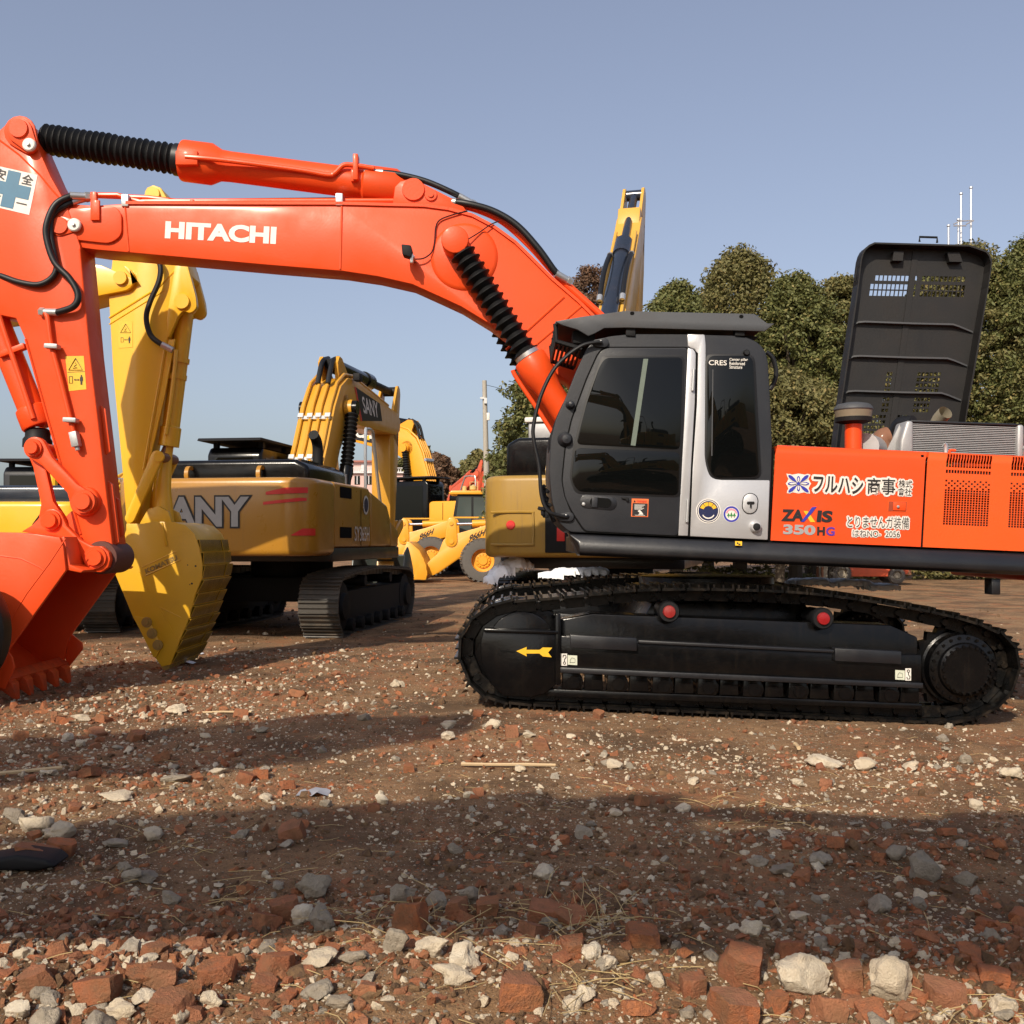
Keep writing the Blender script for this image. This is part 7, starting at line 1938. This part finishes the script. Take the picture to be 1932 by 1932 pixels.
M['leaf_brown'] = leaf_mat('russet_leaves', (.10, .065, .04), (.17, .095, .055), (.24, .13, .075))
M['bark'] = plain('bark', (.085, .065, .045), .9)
def tree_mesh(seed, H, Rr, nleaf, leaf, base=.16, lean=0):
    r = np.random.default_rng(seed)
    # clump centres through the crown
    nc = int(nleaf / 90)
    th = r.uniform(0, 2 * np.pi, nc); hz = r.random(nc) ** .85
    prof = np.interp(hz, [0, .12, .35, .6, .85, 1], [.55, .85, 1.0, .88, .55, .12])
    lob = 1 + .20 * np.sin(3 * th + seed) + .13 * np.sin(5 * th + hz * 6 + seed)
    rad = Rr * prof * lob * np.sqrt(r.uniform(.28, 1.0, nc))
    C = np.stack([rad * np.cos(th), rad * np.sin(th), H * (base + (1 - base) * hz * .97)], -1)
    cr = r.uniform(.4, 1.0, nc) * Rr * .2
    k = r.integers(0, nc, nleaf)
    d = r.normal(size=(nleaf, 3)); d /= np.linalg.norm(d, axis=1)[:, None]
    p = C[k] + d * (cr[k] * r.random(nleaf) ** .45)[:, None] * np.array([1, 1, .75])
    nrm = d * .7 + r.normal(size=(nleaf, 3)) * .55 + np.array([0, 0, .45]); nrm /= np.linalg.norm(nrm, axis=1)[:, None]
    t = np.cross(nrm, r.normal(size=(nleaf, 3))); t /= np.linalg.norm(t, axis=1)[:, None]
    b_ = np.cross(nrm, t)
    s = leaf * r.uniform(.6, 1.3, nleaf)[:, None]
    q = np.stack([p - t * s, p - b_ * s * .5, p + t * s, p + b_ * s * .5], 1).reshape(-1, 3)
    f = np.arange(nleaf * 4).reshape(-1, 4)
    return q, f, C
def tree(label, x, y, z, H, Rr, mat, seed, nleaf=15000, leaf=.15, base=.16, group=None):
    t = thing('tree', label, 'tree', (x, y, z), 0, group)
    q, f, C = tree_mesh(seed, H, Rr, nleaf, leaf, base)
    o = np_mesh('crown', q, f, mat, False); o.parent = t
    m = MB(); rr = random.Random(seed)
    m.tube(smooth([(0, 0, -.2), (.1, .05, H * .25), (-.05, .1, H * .5), (.05, 0, H * .85)], 4), [H * .022 * (1 - k / 14) + .03 for k in range(13)], 8)
    for k in range(16):
        c_ = C[rr.randrange(len(C))]; z0 = max(H * .12, c_[2] * rr.uniform(.45, .75))
        m.tube(smooth([(0, 0, z0), (c_[0] * .45, c_[1] * .45, (z0 + c_[2]) / 2 + .2), tuple(c_)], 3), [H * .008 * (1 - j / 8) + .012 for j in range(7)], 5)
    m.build('trunk', M['bark'], t)
    return t
def tree_px(label, px, ytop, Y, rpx, mat, seed, **k):
    x = (px - 966) / FOC * Y; H = CH - (ytop - HZ) / FOC * Y + .1
    k['nleaf'] = int(k.get('nleaf', 15000) * 3.6); rpx = rpx * 1.5; k.setdefault('leaf', .085)
    return tree(label, x, Y, -.1, H, rpx / FOC * Y, mat, seed, group='trees along the yard edge', **k)
tree_px('green tree just right of the raised tan boom', 1275, 528, 42, 88, M['leaf_green'], 1)
tree_px('tallest green tree above the orange excavator cab roof', 1395, 466, 44, 105, M['leaf_olive'], 2, nleaf=20000)
tree_px('green tree between the cab roof and the raised engine hood', 1500, 512, 42, 90, M['leaf_green'], 3, nleaf=17000)
tree_px('green tree partly hidden by the left edge of the raised engine hood', 1585, 516, 43, 78, M['leaf_olive'], 4)
tree_px('tree hidden mostly behind the raised engine hood', 1760, 500, 46, 62, M['leaf_green'], 5)
tree_px('dark green tree showing past the right edge of the raised engine hood', 1830, 452, 44, 95, M['leaf_olive'], 6, nleaf=20000)
tree_px('tall green tree at the right edge of the picture', 1945, 440, 42, 95, M['leaf_green'], 7, nleaf=18000)
tree_px('brownish tree left of the raised tan boom, behind the orange boom', 1112, 495, 50, 72, M['leaf_brown'], 8, nleaf=14000)
tree_px('green tree behind the orange boom cylinder and the cab front', 1062, 655, 36, 100, M['leaf_green'], 9, nleaf=16000)
tree_px('low green tree close behind the cab, low in the gap beside the hood', 1470, 700, 38, 130, M['leaf_olive'], 10, nleaf=18000)
tree_px('rounded grey green tree far away behind the arched yellow boom', 790, 843, 105, 52, M['leaf_olive'], 11, nleaf=9000, leaf=.26, base=.08)
tree_px('russet brown tree far away left of the utility pole', 828, 856, 100, 40, M['leaf_brown'], 12, nleaf=8000, leaf=.26, base=.08)
tree_px('green brown tree far away behind the utility pole', 906, 850, 100, 44, M['leaf_olive'], 13, nleaf=8000, leaf=.26, base=.08)
tree_px('far green tree at the left of the distant tree row', 735, 872, 120, 40, M['leaf_olive'], 14, nleaf=6000, leaf=.28, base=.08)
tree_px('tree filling the gap behind the two trees right of the tan boom', 1335, 560, 52, 110, M['leaf_green'], 21, nleaf=15000)
tree_px('tree standing behind the trees left of the raised engine hood', 1530, 575, 52, 110, M['leaf_green'], 22, nleaf=15000)
tree_px('tree standing behind the trees right of the raised engine hood', 1900, 520, 52, 130, M['leaf_olive'], 23, nleaf=15000)
q, f, C = tree_mesh(77, 2.6, 1.0, 9000, .12, 0)
q = q * np.array([11, 1.4, 1.0]) + np.array([15.5, 43.5, -.2])
f_ = np.arange(len(q)).reshape(-1, 4)
c_ = q.reshape(-1, 4, 3).mean(1, keepdims=True); q = (c_ + (q.reshape(-1, 4, 3) - c_) * np.array([.12, .7, 1])).reshape(-1, 3)
tag(np_mesh('undergrowth', q, f_, M['leaf_olive'], False), 'dark undergrowth along the foot of the trees behind the forklift', None, kind='stuff')

# ------------------------------------------------------------------ pole, masts, building
Yp = 55
b0 = P(922, 1060, Yp); t0 = P(914, 718, Yp)
pl = thing('utility_pole', 'slim concrete utility pole standing behind the tan excavator', 'pole', (b0.x, Yp, -.1), 0, world=True)
MB().tube([(b0.x, Yp, -.2), (t0.x, Yp, t0.z)], [.19, .12], 14).build('shaft', M['concrete_pole'], pl)
m = MB().box(P(921, 786, Yp - .2), (.16, .12, .4)); m.build('meter_box', M['white'], pl, bevel=.02)
m = MB().box(P(910, 751, Yp - .15), (.22, .1, .1)); m.box(P(916, 756, Yp - .2), (.16, .1, .3)); m.build('bracket', M['zinc'], pl)
w0 = P(916, 726, Yp); w1 = Vector((w0.x + 14, Yp + 12, w0.z - .6))
tag(MB().tube([w0.lerp(w1, t) + Vector((0, 0, -1.2 * t * (1 - t))) for t in [k / 12 for k in range(13)]], .012, 5).build('overhead_wire', M['matt_black']), 'thin overhead wire running from the utility pole towards the trees', 'wire')
ma = thing('steel_mast', 'group of slender stainless steel rods rising above the trees behind the raised hood', 'mast', (P(1820, 900, 52).x, 52, 0), 0, world=True)
for px, top in ((1799, 422), (1813, 414), (1823, 361), (1837, 353), (1849 - 221, 502)):
    if px < 1700: continue
    q = P(px, top, 52)
    rd = MB().tube([(q.x, 52 + (px % 3) * .3, -.1), (q.x, 52 + (px % 3) * .3, q.z)], .055, 8)
    rd.lathe([(.0, 0), (.09, .05), (.09, .12), (.0, .16)], (q.x, 52 + (px % 3) * .3, q.z), (0, 0, 1), 8)
    rd.build('rod', M['steel_pole'], ma)
m = MB(); m.tube([P(1799, 423, 52), P(1813, 416, 52)], .03, 6); m.tube([P(1813, 417, 52), P(1837, 416, 52)], .03, 6); m.tube([P(1799, 426, 52), P(1823, 426, 52)], .03, 6); m.tube([P(1823, 423, 52), P(1837, 416, 52)], .03, 6)
m.build('crossbar', M['steel_pole'], ma)
Yb = 100
bl = thing('house', 'pink walled house with white balustrade far behind the ochre boom', 'building', (P(690, 1020, Yb).x, Yb, -.1), 0, world=True)
def bb(x0, x1, ytop, ybot, y0, y1, nm, mat, par=None, bevel=0):
    a_ = P(x0, ytop, Yb); b_ = P(x1, ybot, Yb)
    return MB().box2(a_.x, b_.x, Yb + y0, Yb + y1, max(b_.z, -.1), a_.z).build(nm, mat, par or bl, bevel=bevel)
wl_ = bb(640, 760, 892, 1060, 0, 9, 'wall', M['pink_wall'])
bb(660, 700, 870, 892, 2, 8, 'wall', M['pink_wall'])
bb(656, 704, 866, 870, 1.6, 8.4, 'roof', plain('red_tile', (.32, .12, .09), .8), bevel=.05)
bb(638, 762, 890, 893, -.3, 9.3, 'cornice', M['white_wall'])
m = MB()
for k in range(30):
    a_ = P(640 + k * 4, 891, Yb - .2); m.box((a_.x, Yb - .2, a_.z + .14), (.08, .08, .3))
a_ = P(640, 884, Yb); b_ = P(760, 884, Yb); m.box2(a_.x, b_.x, Yb - .25, Yb - .1, a_.z, a_.z + .07)
m.build('balustrade', M['white_wall'], bl)
for px in (652, 674, 696, 720, 742):
    for py in (898, 936):
        w_ = bb(px - 5, px + 5, py, py + 16, -.06, .02, 'window', M['glass'])
        a_ = P(px, py, Yb); MB().box2(a_.x - .04, a_.x + .04, Yb - .09, Yb - .06, a_.z - .8, a_.z).build('frame', M['white_wall'], w_)
w_ = bb(676, 683, 872, 886, 1.94, 2.02, 'window', M['white_wall'])

# ------------------------------------------------------------------ machine standing behind the viewer (casts the foreground shade)
sh_, _c = digger('yellow excavator behind the viewer, its boom casting the foreground shadow', (3.5, -3.1, 0), R(180), cK, 28, -12, -70, s=1.25)
digger('unseen yellow excavator added behind the viewer on the left, its boom shading the left ground', (-12.3, -2.5, 0), 0, cK, 45, -150, -120, s=1.3)  # added out of view so that its boom shades the left ground
